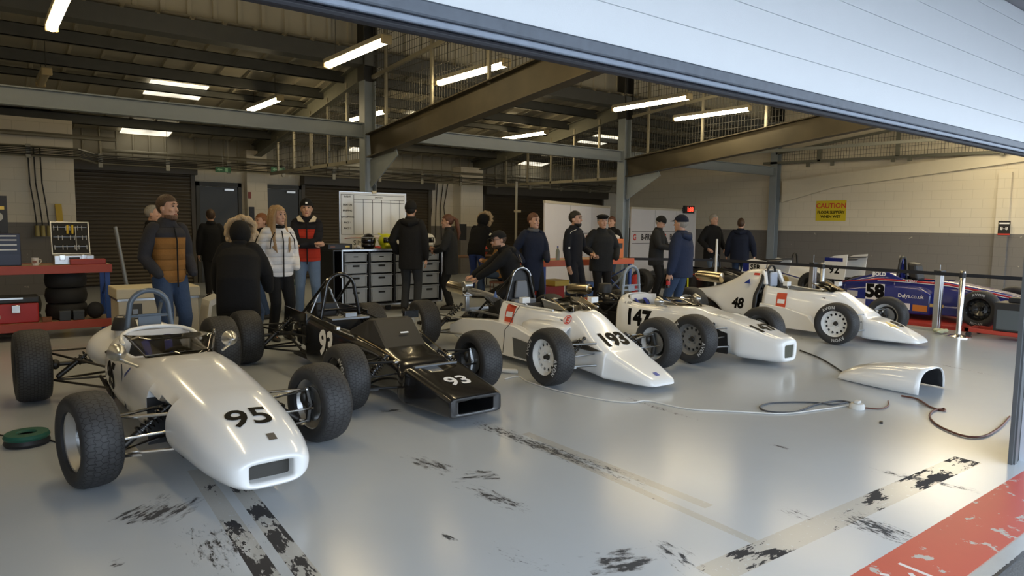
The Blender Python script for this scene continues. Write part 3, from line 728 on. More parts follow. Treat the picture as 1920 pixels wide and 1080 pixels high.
def mirror_box(root, c, d, base, m):
    c = Vector(c); b = MB(); b.box(c, d); b.tube([c-Vector((0, 0, d[2]*.4)), Vector(base)], .008, 6); o = b.build('wing_mirror', m, root, bevel=.016, smooth=False)
    g = MB(); g.bx(c.x-d[0]*.42, c.y+d[1]/2, c.z-d[2]*.36, c.x+d[0]*.42, c.y+d[1]/2+.002, c.z+d[2]*.36); g.build('mirror_glass', mat('mirror glass', (.7, .7, .7), .03, metal=1), o)
def cockpit(root, y0, y1, hw, zf, zt, m, seat=BLACKM, belts=None, wheelm=BLACKM):
    t = MB(); t.bx(-hw, y0, zf, hw, y1, zf+.02); t.bx(-hw, y1-.02, zf, hw, y1, zt-.05); t.bx(-hw, y0, zf, hw, y0+.02, zt-.10)
    t.bx(-hw, y0, zf, -hw+.012, y1, zt-.08); t.bx(hw-.012, y0, zf, hw, y1, zt-.08)
    t.build('cockpit_tub', m, root, smooth=False)
    s = MB(); s.loft([[(-hw*.8, y, z), (-hw*.6, y-.03, z), (hw*.6, y-.03, z), (hw*.8, y, z), (hw*.8, y+.04, z), (-hw*.8, y+.04, z)] for y, z in ((y1-.55, zf+.03), (y1-.30, zf+.06), (y1-.15, zf+.2), (y1-.05, zt-.02))])
    so = s.build('seat', seat, root, bevel=.01)
    if belts:
        b = MB()
        for s_ in (-1, 1): b.tube([(s_*.09, y1-.06, zt-.0), (s_*.08, y1-.13, zt-.06), (s_*.07, y1-.22, zt-.2)], .028, 8, flat=[.2]*3)
        b.build('shoulder_belt', belts, so)
    w = MB(); c = Vector((0, y0+.18, zt-.12)); M = Matrix.Rotation(math.radians(-65), 3, 'X')
    w.tube([c+M @ Vector((.13*math.cos(2*PI*k/20), .13*math.sin(2*PI*k/20), 0)) for k in range(20)], .013, 8, closed=True)
    for k in range(3): w.tube([c, c+M @ Vector((.13*math.cos(2*PI*k/3+.5), .13*math.sin(2*PI*k/3+.5), 0))], .009, 6)
    w.tube([c, c+Vector((0, -.2, -.06))], .012, 6); w.build('steering_wheel', wheelm, root)
def screen(root, y0, y1, hw0, hw1, z0, z1, m=GLASSD):
    s = MB(); rows = []
    for i in range(5):
        f = i/4; rows.append([((hw0+(hw1-hw0)*f)*math.sin(t), y0+(y1-y0)*f+(1-math.cos(t))*.22, z0+(z1-z0)*f-(1-math.cos(t))*.04*(1-f)) for t in [(-1.35+2.7*k/16) for k in range(17)]])
    s.loft(rows, False, False, closed=False); s.build('windscreen', m, root, solid=.004)
def headers(root, x, y0, zt, end, m=EXH, n=4):
    for k in range(n):
        p = MB(); yy = y0+.09*k
        p.tube([(x*.4, yy, zt-.08), (x*.9, yy+.02, zt+.02), (x, yy+.15, zt+.045-.012*k), (x*.9+.03*(k%2), end[1]-.25, end[2]+.02*(1.5-k)), (end[0], end[1]-.12, end[2])], [.018, .021, .022, .022, .02], 8)
        p.build('exhaust_pipe', m, root)
def muffler(root, a, b, r, m=GOLD):
    a, b = Vector(a), Vector(b); d = (b-a).normalized(); q = d.to_track_quat('Z', 'Y').to_matrix(); L_ = (b-a).length
    s = MB(); s.lathe([(.001, 0), (r*.6, .003), (r*.97, .01), (r, .03), (r, L_-.03), (r*.97, L_-.01), (r*.45, L_-.004), (r*.42, L_+.05), (r*.36, L_+.05), (r*.36, L_-.01)], a, 2, 24, q); s.build('silencer', m, root)
def mesh_panel(root, name, pts, m): 
    p = MB(); n = (Vector(pts[1])-Vector(pts[0])).cross(Vector(pts[2])-Vector(pts[1])).normalized(); p.poly(pts, n*.012); return p.build(name, m, root, smooth=False)
MESHM = mat('grey radiator core', (.13, .14, .15), .5, metal=.5, bump=.9, bscale=160)
UX, UB = (1,0,0), (0,1,0)

# ================= white car 95
def car95():
    t = thing('racing_car', 'white round-nosed single-seater racing car with black number 95', 'racing car', (1.158, 4.53, 0), math.radians(1.7), 'formula cars parked in the row')
    st = [(-.55, .085, .085, .175, .245, 6), (-.90, .122, .122, .157, .262, 8), (-.958, .126, .126, .154, .266, 7), (-.968, .155, .155, .142, .280, 4), (-.945, .198, .194, .130, .298, 2.9), (-.85, .238, .238, .114, .345, 2.5), (-.60, .28, .285, .10, .425, 2.5),
          (-.30, .305, .31, .095, .49, 2.5), (-.141, .317, .32, .092, .5110, 2.5, 0, 9, .42), (-.14, .3171, .32, .092, .51115, 2.5, 0, .20, .42), (.28, .3349, .33, .09, .5615, 2.6, 0, .20, .42), (.281, .335, .33, .09, .5616, 2.6, 0, 9, .42), (.5, .34, .335, .085, .578, 2.7), (.72, .345, .34, .08, .582, 2.8),
          (.76, .345, .34, .08, .582, 2.8, .06), (.86, .346, .34, .08, .58, 2.8, .20), (1.0, .348, .34, .08, .575, 2.9, .25), (1.25, .35, .34, .08, .58, 2.9, .265), (1.42, .35, .34, .08, .615, 2.8, .26), (1.52, .345, .34, .08, .645, 2.7, .24), (1.58, .34, .34, .085, .655, 2.6, .19), (1.62, .335, .34, .09, .655, 2.6, .05), (1.65, .33, .335, .09, .645, 2.6), (1.72, .32, .33, .10, .60, 2.6)]
    o, bv = shell_mesh('bodywork', st, WHITE, t)
    decal('race_number', '95', INK, t, bv, (.0, -.63, .4), UX, UB, (0,0,-1), .25, .004)
    decal('race_number', '95', INK, t, bv, (-.33, 1.34, .35), (0,-1,0), (0,0,1), (1,0,0), .25, .010)
    patch('nose_badge', .045, .055, mat('dark duct tape', (.10, .085, .07), .6), t, bv, (.045, -.835, .33), UX, UB, (0,0,-1))
    patch('blue_flash', .09, .025, mat('blue vinyl', (.02, .05, .28), .4), t, bv, (-.33, .86, .46), (0,-.7,.7), (0,.7,.7), (1,0,-.2), n=4)
    # engine cover with flared shoulders
    ec = [(1.60, .30, .33, .20, .60, 2.4), (1.72, .27, .335, .21, .575, 2.2), (1.88, .25, .36, .22, .57, 2.0), (2.04, .27, .41, .235, .60, 2.0), (2.18, .31, .435, .25, .635, 2.1), (2.24, .32, .43, .26, .64, 2.1)]
    shell_mesh('engine_cover', ec, WHITE, t)
    for s in (-1, 1):
        f = MB(); f.loft([[(s*.13+.075*math.cos(2*PI*q/16), 2.02+.10*math.sin(2*PI*q/16), z) for q in range(16)] for z in (.40, .60)]); f.build('carburettor_bulge', WHITE, t)
    hr = MB(); hr.tube([(.272*math.sin(a), 1.30+.29*max(0, math.cos(a))**.7, .585+.08*max(0, math.cos(a))**.6) for a in [-1.57+3.14*k/28 for k in range(29)]], .017, 10, round_=True); hr.build('cockpit_rim', WHITE, t)
    cockpit(t, .74, 1.60, .262, .10, .60, mat('white tub inside', (.62, .64, .68), .5), BLACKM, mat('blue webbing', (.015, .03, .25), .7))
    bk = MB(); bk.loft([[(.235*math.cos(a), 1.46+.10*math.sin(a), z) for a in [PI*k/12 for k in range(13)]] for z in (.36, .645)], False, False, closed=False); bk.build('headrest_panel', mat('white tub inside', (.62, .64, .68), .5), t, solid=.01)
    screen(t, .60, .86, .22, .325, .575, .70)
    du = MB(); du.bx(-.119, -.90, .160, .119, -.89, .259); du.build('intake_shade_plate', mat('dark olive intake shade', (.035, .033, .028), .6), t, smooth=False)  # dark plate in place of the shade inside the nose mouth
    mirror_round(t, (-.40, .80, .615), (-.30, .66, .53)); mirror_round(t, (.40, .98, .615), (.31, .86, .55))
    hoop(t, arch(1.72, .19, .45, .945, .145), .021, BLUESTEEL, [((.1, 1.74, .85), (.12, 2.2, .5))], [((-.175, 1.72, .74), (.175, 1.72, .74)), ((-.185, 1.72, .64), (.185, 1.72, .64))], (-.085, 1.71, .625, .085, 1.725, .755))
    a = MB(); a.lathe([(.10, 0), (.098, .02), (.075, .10), (.07, .105), (.001, .106)], (-.13, 2.02, .60), 2, 24); ao = a.build('air_filter', BLACKM, t); a = MB(); a.lathe([(.06, 0), (.055, .012), (.001, .014)], (-.13, 2.02, .704), 2, 20); a.build('filter_cap', CHROME, ao)
    for s in (-1, 1):
        q = MB(); q.tube([(s*.225, -.12, .37), (s*.215, .27, .37)], .012, 8); q.tube([(s*.215, -.12, .16), (s*.215, .27, .16)], .012, 8); q.tube([(s*.22, -.05, .16), (s*.22, .15, .39)], .012, 8); q.build('frame_tube', BLACKM, t)
        bp_ = MB(); bp_.bx(s*.222-.008, -.135, .10, s*.222+.008, .262, .405); bp_.bx(min(s*.22, s*.335), .262, .10, max(s*.22, s*.335), .272, .40); bp_.build('dark_recess_panel', BLACKM, t, smooth=False)  # black panels make the suspension opening read dark, standing in for its shade
    front_susp(t, .69, .23, CHROME); rear_susp(t, 2.42, .75, .29, mat('dull dark rod', (.12, .11, .10), .35, metal=.9)); engine(t, 1.68, 2.1, .5); gearbox(t, 2.12, 2.75)
    dk = MB(); dk.bx(-.27, 1.70, .10, .27, 2.2, .16); dk.tube([(-.3, 1.62, .12), (-.27, 2.35, .16)], .014, 8); dk.tube([(.3, 1.62, .12), (.27, 2.35, .16)], .014, 8); dk.tube([(-.3, 1.62, .45), (-.26, 2.35, .42)], .014, 8); dk.tube([(-.3, 1.64, .12), (-.28, 1.9, .45)], .012, 8); dk.build('rear_frame', BLACKM, t)
    for s in (-1, 1):
        wheel(t, s*.69, 0, .273, .205, s, 'alloy', steer=.16, tm=TYRE_ZZ, letters=False); wheel(t, s*.75, 2.42, .30, .235, s, 'alloy', tm=TYRE_BL, letters=False)
    bl = MB(); bl.tube([(-.343, .98, .50), (-.348, .95, .40), (-.342, .94, .30), (-.34, .90, .2)], .004, 5); bl.build('bonnet_strap', BLACKM, t)
car95()

# ================= black car 93
def car93():
    t = thing('racing_car', 'black wedge single-seater racing car with white number 93', 'racing car', (2.97, 5.17, 0), 0, 'formula cars parked in the row')
    st = [(-.50, .14, .14, .105, .165, 9), (-.885, .165, .165, .092, .190, 12), (-.905, .168, .168, .09, .193, 12), (-.908, .225, .228, .075, .212, 8), (-.885, .232, .236, .068, .224, 7), (-.60, .25, .262, .06, .288, 8), (-.33, .268, .285, .056, .345, 9), (-.31, .269, .286, .056, .348, 9), (-.29, .268, .285, .056, .335, 8), (-.27, .266, .283, .058, .30, 8),
          (-.20, .264, .275, .06, .30, 8), (-.14, .26, .25, .07, .355, 7), (.05, .26, .24, .08, .40, 6), (.30, .28, .27, .08, .46, 6), (.5, .31, .32, .075, .50, 6), (.58, .315, .33, .07, .51, 6, .10), (.7, .32, .335, .07, .515, 6, .24), (1.0, .325, .34, .07, .53, 6, .26), (1.4, .33, .345, .07, .565, 6, .27), (1.58, .33, .345, .07, .58, 6, .27), (1.62, .33, .345, .07, .585, 6, .27)]
    o, bv = shell_mesh('bodywork', st, BLACKG, t)
    decal('race_number', '93', INKW, t, bv, (.0, -.66, .3), UX, UB, (0,0,-1), .215, .005)
    decal('race_number', '93', INKW, t, bv, (-.33, 1.12, .34), (0,-1,0), (0,0,1), (1,0,0), .32, .012)
    cw = MB(); cw.loft([[(-a, y, z0), (-b, y+.02, z1), (b, y+.02, z1), (a, y, z0)] for y, a, b, z0, z1 in ((.16, .21, .19, .42, .435), (.40, .25, .19, .47, .655), (.48, .27, .20, .48, .655), (.74, .28, .26, .50, .53))]); cwo = cw.build('cockpit_cowl', BLACKM, t, smooth=False, bevel=.012)
    MB().bar((-.005, .268, .545), (.075, .268, .545), .003, .014, (0,.75,.66)).build('cowl_badge', INKW, cwo, smooth=False)
    st2 = MB(); st2.bx(-.20, -.335, .348, .20, -.295, .362, Matrix.Translation((0,0,0))); st2.build('radiator_lip', mat('grey strip', (.16, .17, .18), .4), t, smooth=False)
    nl = MB(); nl.bx(-.20, -.914, .198, .20, -.90, .208); nl.bx(-.18, -.914, .078, .18, -.90, .088); nl.build('mouth_trim', mat('dark trim', (.16, .17, .18), .35, metal=.5), t, smooth=False)
    cockpit(t, .72, 1.6, .27, .09, .55, BLACKM, BLACKM)
    ds = MB(); ds.bx(-.2, 1.30, .545, .2, 1.48, .56); ds.bx(-.03, 1.36, .562, .09, 1.42, .60); ds.build('battery_tray', STEEL, t, smooth=False)
    hoop(t, arch(1.55, .26, .30, .985, .155), .019, BLACKG, [((-.13, 1.57, .93), (-.16, 2.35, .42)), ((.13, 1.57, .93), (.16, 2.35, .42))], [((-.235, 1.55, .62), (.235, 1.55, .62))])
    h2 = MB(); h2.tube(arch(1.95, .16, .55, .82, .07), .012, 8); h2.build('rear_hoop', STEEL, t)
    for s in (-1, 1):
        p = MB(); p.poly([(s*.33, 1.62, .46), (s*.33, 1.62, .585), (s*.30, 2.32, .60), (s*.30, 2.32, .52)], (s*.012, 0, 0)); p.build('engine_side_panel', BLACKG, t, smooth=False)
    q = MB(); q.bx(-.30, 1.64, .10, .30, 2.1, .13); q.tube([(-.3, 1.62, .12), (-.2, 2.4, .2)], .014, 8); q.tube([(.3, 1.62, .12), (.2, 2.4, .2)], .014, 8); q.tube([(-.3, 1.62, .50), (-.2, 2.4, .42)], .014, 8); q.build('rear_frame', BLACKM, t)
    q = MB(); q.loft([[(-.12-.02*k, 1.9, .5), (.12, 1.9, .5), (.12, 1.9, .66), (-.12, 1.9, .66)] if k == 0 else [(-.10, 2.25, .52), (.10, 2.25, .52), (.10, 2.25, .60), (-.10, 2.25, .60)] for k in (0, 1)]); q.build('airbox', BLACKM, t, bevel=.02)
    mirror_box(t, (.50, .98, .60), (.16, .05, .075), (.30, .86, .50), BLACKG); mirror_box(t, (-.40, .72, .56), (.04, .05, .03), (-.29, .62, .49), CHROME)
    engine(t, 1.66, 2.1, .52, BLACKM); gearbox(t, 2.12, 2.7)
    BR = mat('black suspension rod', (.03, .03, .03), .3, metal=.6)
    front_susp(t, .65, .25, BR, upm=STEEL); rear_susp(t, 2.36, .72, .285, BR)
    for s in (-1, 1):
        wheel(t, s*.65, 0, .273, .205, s, 'dark', letters=(.95, PI+.95)); wheel(t, s*.72, 2.36, .285, .235, s, 'dark', letters=False)
        lt = MB(); lt.ell((s*.26, -.12, .375), (.028,.028,.02), 10, 8); lt.build('rod_end', CHROME, t)
    for s in (-1, 1):
        gd = MB(); gd.tube([(s*.24, -.10, .39), (s*.27, .2, .455), (s*.31, .48, .51)], .005, 6); gd.build('edge_beading', GOLD, t)
car93()

# ================= white wedge car 193
def car193():
    t = thing('racing_car', 'white wedge single-seater racing car with black number 193 and exposed engine', 'racing car', (5.0, 4.87, 0), math.radians(-2.5), 'formula cars parked in the row')
    st = [(-.76, .125, .13, .062, .075, 4), (-.735, .15, .155, .055, .10, 4.5), (-.56, .195, .21, .05, .175, 6), (-.25, .25, .285, .05, .292, 8), (-.235, .262, .29, .05, .300, 8), (-.18, .262, .285, .055, .325, 8), (-.05, .25, .27, .06, .395, 7), (.08, .225, .28, .065, .475, 6), (.22, .205, .30, .07, .575, 5), (.32, .20, .33, .07, .625, 4.5, 0), (.36, .21, .34, .07, .632, 4.5, .10), (.5, .235, .36, .07, .635, 5, .19), (.8, .265, .375, .07, .635, 5.5, .235), (1.15, .285, .385, .07, .64, 5.5, .25), (1.42, .30, .39, .07, .665, 5.5, .26), (1.45, .30, .39, .07, .668, 5.5, .265)]
    o, bv = shell_mesh('bodywork', st, WHITE, t, ca=True)
    decal('race_number', '193', INK, t, bv, (.0, -.085, .37), UX, UB, (0,0,-1), .235, .012)
    for s in (-1, 1):
        sp = MB(); out = [(.42, .07), (.95, .07), (1.45, .075), (2.1, .10), (2.42, .16), (2.42, .26), (2.1, .375), (1.45, .43), (1.0, .415), (.55, .33)]
        rings = []
        for f in (0, .3, .7, 1.0):
            rings.append([(s*(.34+(.13-.05*max(0, (y-1.6)))*f*(1 if z < .38 else .8)), y, z) for y, z in out])
        sp.loft(rings); sp.build('sidepod', WHITE, t, bevel=.012, sharp=30)
        g = MB(); g.poly([(s*.475, .56, .10), (s*.475, .95, .10), (s*.475, .98, .30), (s*.475, .60, .27)], (s*.006, 0, 0)); g.build('radiator_grille', MESHM, t, smooth=False)
    b2 = [(.3, .30, .30, .30, .50, 2.4), (.34, .345, .345, .30, .51, 2.6), (.55, .375, .375, .30, .54, 2.8), (.8, .375, .375, .30, .53, 2.8), (1.05, .31, .31, .32, .5, 2.6)]
    shell_mesh('side_blister', b2, WHITE, t, K=36)
    patch('red_sticker', .15, .20, mat('red orange vinyl', (.62, .075, .03), .45), t, bv, (-.33, 1.26, .52), (0,-1,0), (0,0,1), (1,0,0), eps=.012)
    patch('white_sticker', .11, .06, INKW, t, bv, (-.33, 1.26, .505), (0,-1,0), (0,0,1), (1,0,0), eps=.0145)
    decal('extinguisher_mark', 'E', RED, t, bv, (-.28, .36, .535), (0,-1,0), (0,0,1), (1,0,0), .075, .003, eps=.015)
    rg = text_bm('O', .13, -.002); finish_bm(proj_bm(rg, bv, (-.28, .36, .535), (0,-1,0), (0,0,1), (1,0,0), eps=.015), 'extinguisher_ring', RED, t)
    patch('nose_badge', .05, .05, mat('blue badge', (.02, .06, .35), .4), t, bv, (0, -.66, .1), UX, UB, (0,0,-1), n=6)
    for s in (-1, 1): MB().tube([(s*.31, .50, .632), (s*.335, .9, .634), (s*.345, 1.3, .645)], .014, 6).build('cockpit_rim', WHITE_M, t)
    cockpit(t, .42, 1.42, .25, .08, .62, BLACKM, BLACKM)
    sc = MB(); sc.loft([[(-.20+.0*k, .36+.28*k, .625+.10*k), (0, .33+.26*k, .64+.115*k), (.20, .36+.28*k, .625+.10*k)] for k in (0, 1)], False, False, closed=False); sc.build('windscreen', GLASSD, t, solid=.004)
    ed = MB(); ed.tube([(-.22, .40, .64), (-.20, .66, .735)], .006, 6); ed.tube([(.22, .40, .64), (.20, .66, .735)], .006, 6); ed.build('screen_stay', GOLD, t)
    # bulkhead, head restraint and hoop
    bh = MB(); hp = arch(1.50, .27, .40, 1.0, .13)
    bh.poly([(x*.96, y+.02, z) for x, y, z in hp], (0, .03, 0)); bh.build('hoop_panel', BLACKM, t, smooth=False)
    hoop(t, hp, .018, BLACKG, [((-.1, 1.53, .93), (-.16, 2.2, .42)), ((.1, 1.53, .93), (.16, 2.2, .42))])
    he = MB(); he.tube([(x*1.03, y-.02, z+.012) for x, y, z in hp[2:-2]], .006, 6); he.build('hoop_beading', ALU, t)
    hs = MB(); hs.poly([(-.10, 1.47, .66), (.10, 1.47, .66), (.07, 1.47, .86), (-.07, 1.47, .86)], (0, .04, 0)); hs.bx(-.16, 1.40, .55, .16, 1.48, .65); hs.build('headrest', mat('grey headrest', (.15, .16, .18), .6), t, bevel=.015, smooth=False)
    mirror_box(t, (-.345, .95, .70), (.10, .07, .062), (-.30, .95, .63), WHITE); mirror_box(t, (.345, .62, .70), (.10, .07, .062), (.30, .62, .63), WHITE)
    for s in (-1, 1):
        d = MB(); d.poly([(s*.31, 1.45, .44), (s*.31, 1.45, .665), (s*.295, 1.62, .60)], (s*.01, 0, 0)); d.build('bulkhead_gusset', BLACKM, t, smooth=False)
    engine(t, 1.62, 2.06, .58); gearbox(t, 2.1, 2.7, m=DKMET)
    headers(t, -.24, 1.66, .64, (-.2, 2.46, .67)); muffler(t, (-.2, 2.36, .68), (-.2, 2.80, .70), .075)
    br = MB(); br.bx(-.23, 2.36, .40, -.17, 2.39, .66); br.bx(-.26, 2.34, .60, -.14, 2.40, .64); br.tube([(-.26, 2.375, .74), (-.14, 2.375, .74)], .055, 14); br.build('silencer_bracket', ALU, t, bevel=.01)
    tf = MB()
    for s in (-1, 1): tf.tube([(s*.30, 1.5, .46), (s*.2, 2.1, .44), (s*.12, 2.5, .40)], .014, 8); tf.tube([(s*.30, 1.5, .15), (s*.2, 2.4, .15)], .014, 8)
    tf.bx(-.24, 2.42, .41, .24, 2.46, .45); tf.build('rear_frame', STEEL, t)
    pit = MB(); pit.tube([(-.30, .30, .33), (-.50, .06, .345)], [.03, .024], 10, flat=[.5, .5]); pit.tube([(.33, .22, .34), (.54, .03, .365)], [.032, .028], 10, flat=[.6, .6]); pit.build('rocker_arm', GOLD, t)
    front_susp(t, .735, .27, STEEL); rear_susp(t, 2.55, .735, .285, STEEL)
    lk = MB(); lk.poly([(-.25, -.20, .31), (-.285, -.10, .30), (-.285, .26, .30), (-.25, .2, .36)], (-.03, 0, 0)); lk.build('side_slot', BLACKM, t, smooth=False)
    for s in (-1, 1):
        wheel(t, s*.735, 0, .275, .205, s, 'steel', letters=(1.9, PI+1.9) if s < 0 else (.9, PI+1.0)); wheel(t, s*.735, 2.55, .285, .235, s, 'steel', letters=(-.9, 2.2))
    cb = MB(); cb.tube([(-.335, 1.04, .64), (-.40, 1.07, .52), (-.44, 1.09, .43), (-.486, 1.12, .36), (-.487, 1.15, .10)], .004, 5); cb.build('cut_off_cable', BLACKM, t)
    fl_ = MB(); fl_.poly([(-.32, 1.52, .67), (-.32, 1.60, .67), (-.32, 1.56, .74)], (.005, 0, 0)); fl_.build('warning_triangle', mat('blue and white sticker', (.15, .25, .6), .4), t, smooth=False)
car193()

# ================= white car 147
def car147():
    t = thing('racing_car', 'white single-seater racing car with square nose intake and black number 147', 'racing car', (6.95, 4.80, 0), 0, 'formula cars parked in the row')
    st = [(-.45, .07, .07, .13, .22, 6), (-.742, .098, .090, .105, .25, 7), (-.756, .103, .095, .10, .256, 6), (-.758, .135, .12, .08, .285, 4.5), (-.735, .165, .15, .068, .31, 3.8), (-.6, .20, .20, .06, .348, 4.4), (-.40, .235, .25, .06, .405, 5), (-.30, .25, .27, .06, .43, 5), (-.28, .25, .27, .06, .435, 5), (-.18, .255, .22, .065, .455, 4.6), (.0, .265, .20, .07, .485, 4.2, 0, .24, .40), (.22, .28, .24, .07, .51, 4, 0, .25, .40), (.27, .285, .29, .07, .52, 4), (.40, .295, .31, .065, .545, 4),
          (.46, .30, .315, .065, .552, 4, .05), (.58, .305, .32, .06, .558, 4, .18), (.8, .315, .325, .06, .555, 4.2, .235), (1.1, .325, .33, .06, .545, 4.4, .25), (1.28, .33, .33, .06, .56, 4.2, .25), (1.40, .33, .33, .06, .605, 3.8, .23), (1.46, .32, .33, .065, .625, 3.6, .15), (1.485, .315, .33, .065, .625, 3.6, 0), (1.52, .29, .32, .07, .58, 4)]
    o, bv = shell_mesh('bodywork', st, WHITE, t)
    decal('race_number', '147', INK, t, bv, (-.02, -.45, .37), UX, UB, (0,0,-1), .235, .010)
    decal('race_number', '147', INK, t, bv, (-.33, 1.13, .345), (0,-1,0), (0,0,1), (1,0,0), .27, .012)
    decal('driver_name', 'R. SIDE', INK, t, bv, (-.33, 1.33, .52), (0,-1,0), (0,0,1), (1,0,0), .035)
    dp = MB(); dp.poly([(-.10, -.748, .105), (.10, -.748, .105), (.10, -.748, .25), (-.10, -.748, .25)], (0, .01, 0)); dp.build('nose_grille', mat('olive mesh grille', (.10, .10, .07), .6, bump=.8, bscale=300), t, smooth=False)
    for s in (-1, 1):
        lv = MB(); lv.poly([(s*.10, -.12, .468), (s*.18, -.12, .464), (s*.18, .05, .492), (s*.10, .05, .496)], (0, 0, .006)); lv.build('radiator_louvre', WHITE_M, t, smooth=False)
    cockpit(t, .46, 1.46, .24, .07, .56, mat('white tub inside', (.62, .64, .68), .5), BLACKM, mat('blue webbing', (.015, .03, .25), .7))
    bk = MB(); bk.loft([[(.235*math.cos(a), 1.33+.11*math.sin(a), z) for a in [PI*k/12 for k in range(13)]] for z in (.33, .615)], False, False, closed=False); bk.build('headrest_panel', mat('white tub inside', (.62, .64, .68), .5), t, solid=.01)
    screen(t, .40, .62, .16, .25, .545, .65)
    mirror_round(t, (-.36, .78, .60), (-.29, .70, .54)); mirror_round(t, (.36, .78, .60), (.29, .70, .54))
    hoop(t, arch(1.56, .19, .30, .975, .14), .019, mat('grey blue hoop paint', (.22, .26, .31), .4, coat=.2), [((0, 1.57, .96), (.1, 2.3, .42))], [((-.175, 1.56, .72), (.175, 1.56, .72)), ((-.18, 1.56, .66), (.18, 1.56, .66))], (-.06, 1.55, .64, .06, 1.565, .73))
    engine(t, 1.62, 2.06, .56, BLACKM); gearbox(t, 2.1, 2.7)
    a = MB(); a.lathe([(.10, 0), (.10, .09), (.085, .12), (.05, .125), (.001, .126)], (-.10, 1.95, .60), 2, 24); a.tube([(-.08, 1.95, .5), (-.10, 1.95, .61)], .05, 10); a.build('air_filter', BLACKM, t)
    bg = MB(); bg.ell((-.17, 1.80, .52), (.10, .16, .09), 12, 8); bg.ell((-.12, 1.98, .55), (.10, .12, .09), 12, 8); bg.build('bagged_carburettor', mat('black plastic bag', (.012, .012, .013), .18), t, remesh=.02, smit=2)
    headers(t, .2, 1.66, .40, (.26, 2.4, .42)); muffler(t, (-.34, 2.42, .62), (-.30, 2.04, .645), .07)
    tf = MB()
    for s in (-1, 1):
        tf.tube([(s*.29, 1.52, .52), (s*.22, 2.0, .46), (s*.14, 2.5, .42)], .014, 8); tf.tube([(s*.29, 1.52, .12), (s*.2, 2.4, .14)], .014, 8); tf.tube([(s*.29, 1.52, .12), (s*.22, 2.0, .46)], .012, 8); tf.tube([(s*.29, 1.52, .52), (s*.21, 2.1, .13)], .012, 8)
    tf.tube([(-.22, 2.0, .46), (.22, 2.0, .46)], .012, 8); tf.build('rear_frame', BLACKM, t)
    st_ = MB(); st_.tube([(-.31, 2.2, .60), (-.27, 1.88, .44)], .007, 6); st_.tube([(-.30, 2.30, .60), (-.16, 2.45, .44)], .007, 6); st_.tube([(-.52, 2.36, .46), (-.18, 1.7, .50)], .008, 6); st_.build('silencer_stay', GOLD, t)
    front_susp(t, .665, .25, STEEL); rear_susp(t, 2.40, .70, .285, mat('black suspension rod', (.03, .03, .03), .3, metal=.6))
    for s in (-1, 1):
        q = MB(); q.bx(s*.235-.012, -.14, .08, s*.235+.012, .22, .39); q.build('dark_recess_panel', BLACKM, t, smooth=False)
        wheel(t, s*.665, 0, .275, .205, s, 'steel', letters=(2.0, 5.2) if s < 0 else (.8, 4.0), rimmat=mat('silver painted wheel', (.26, .26, .26), .4, metal=.6)); wheel(t, s*.70, 2.40, .285, .235, s, 'steel', letters=False, rimmat=mat('silver painted wheel', (.26, .26, .26), .4, metal=.6))
car147()

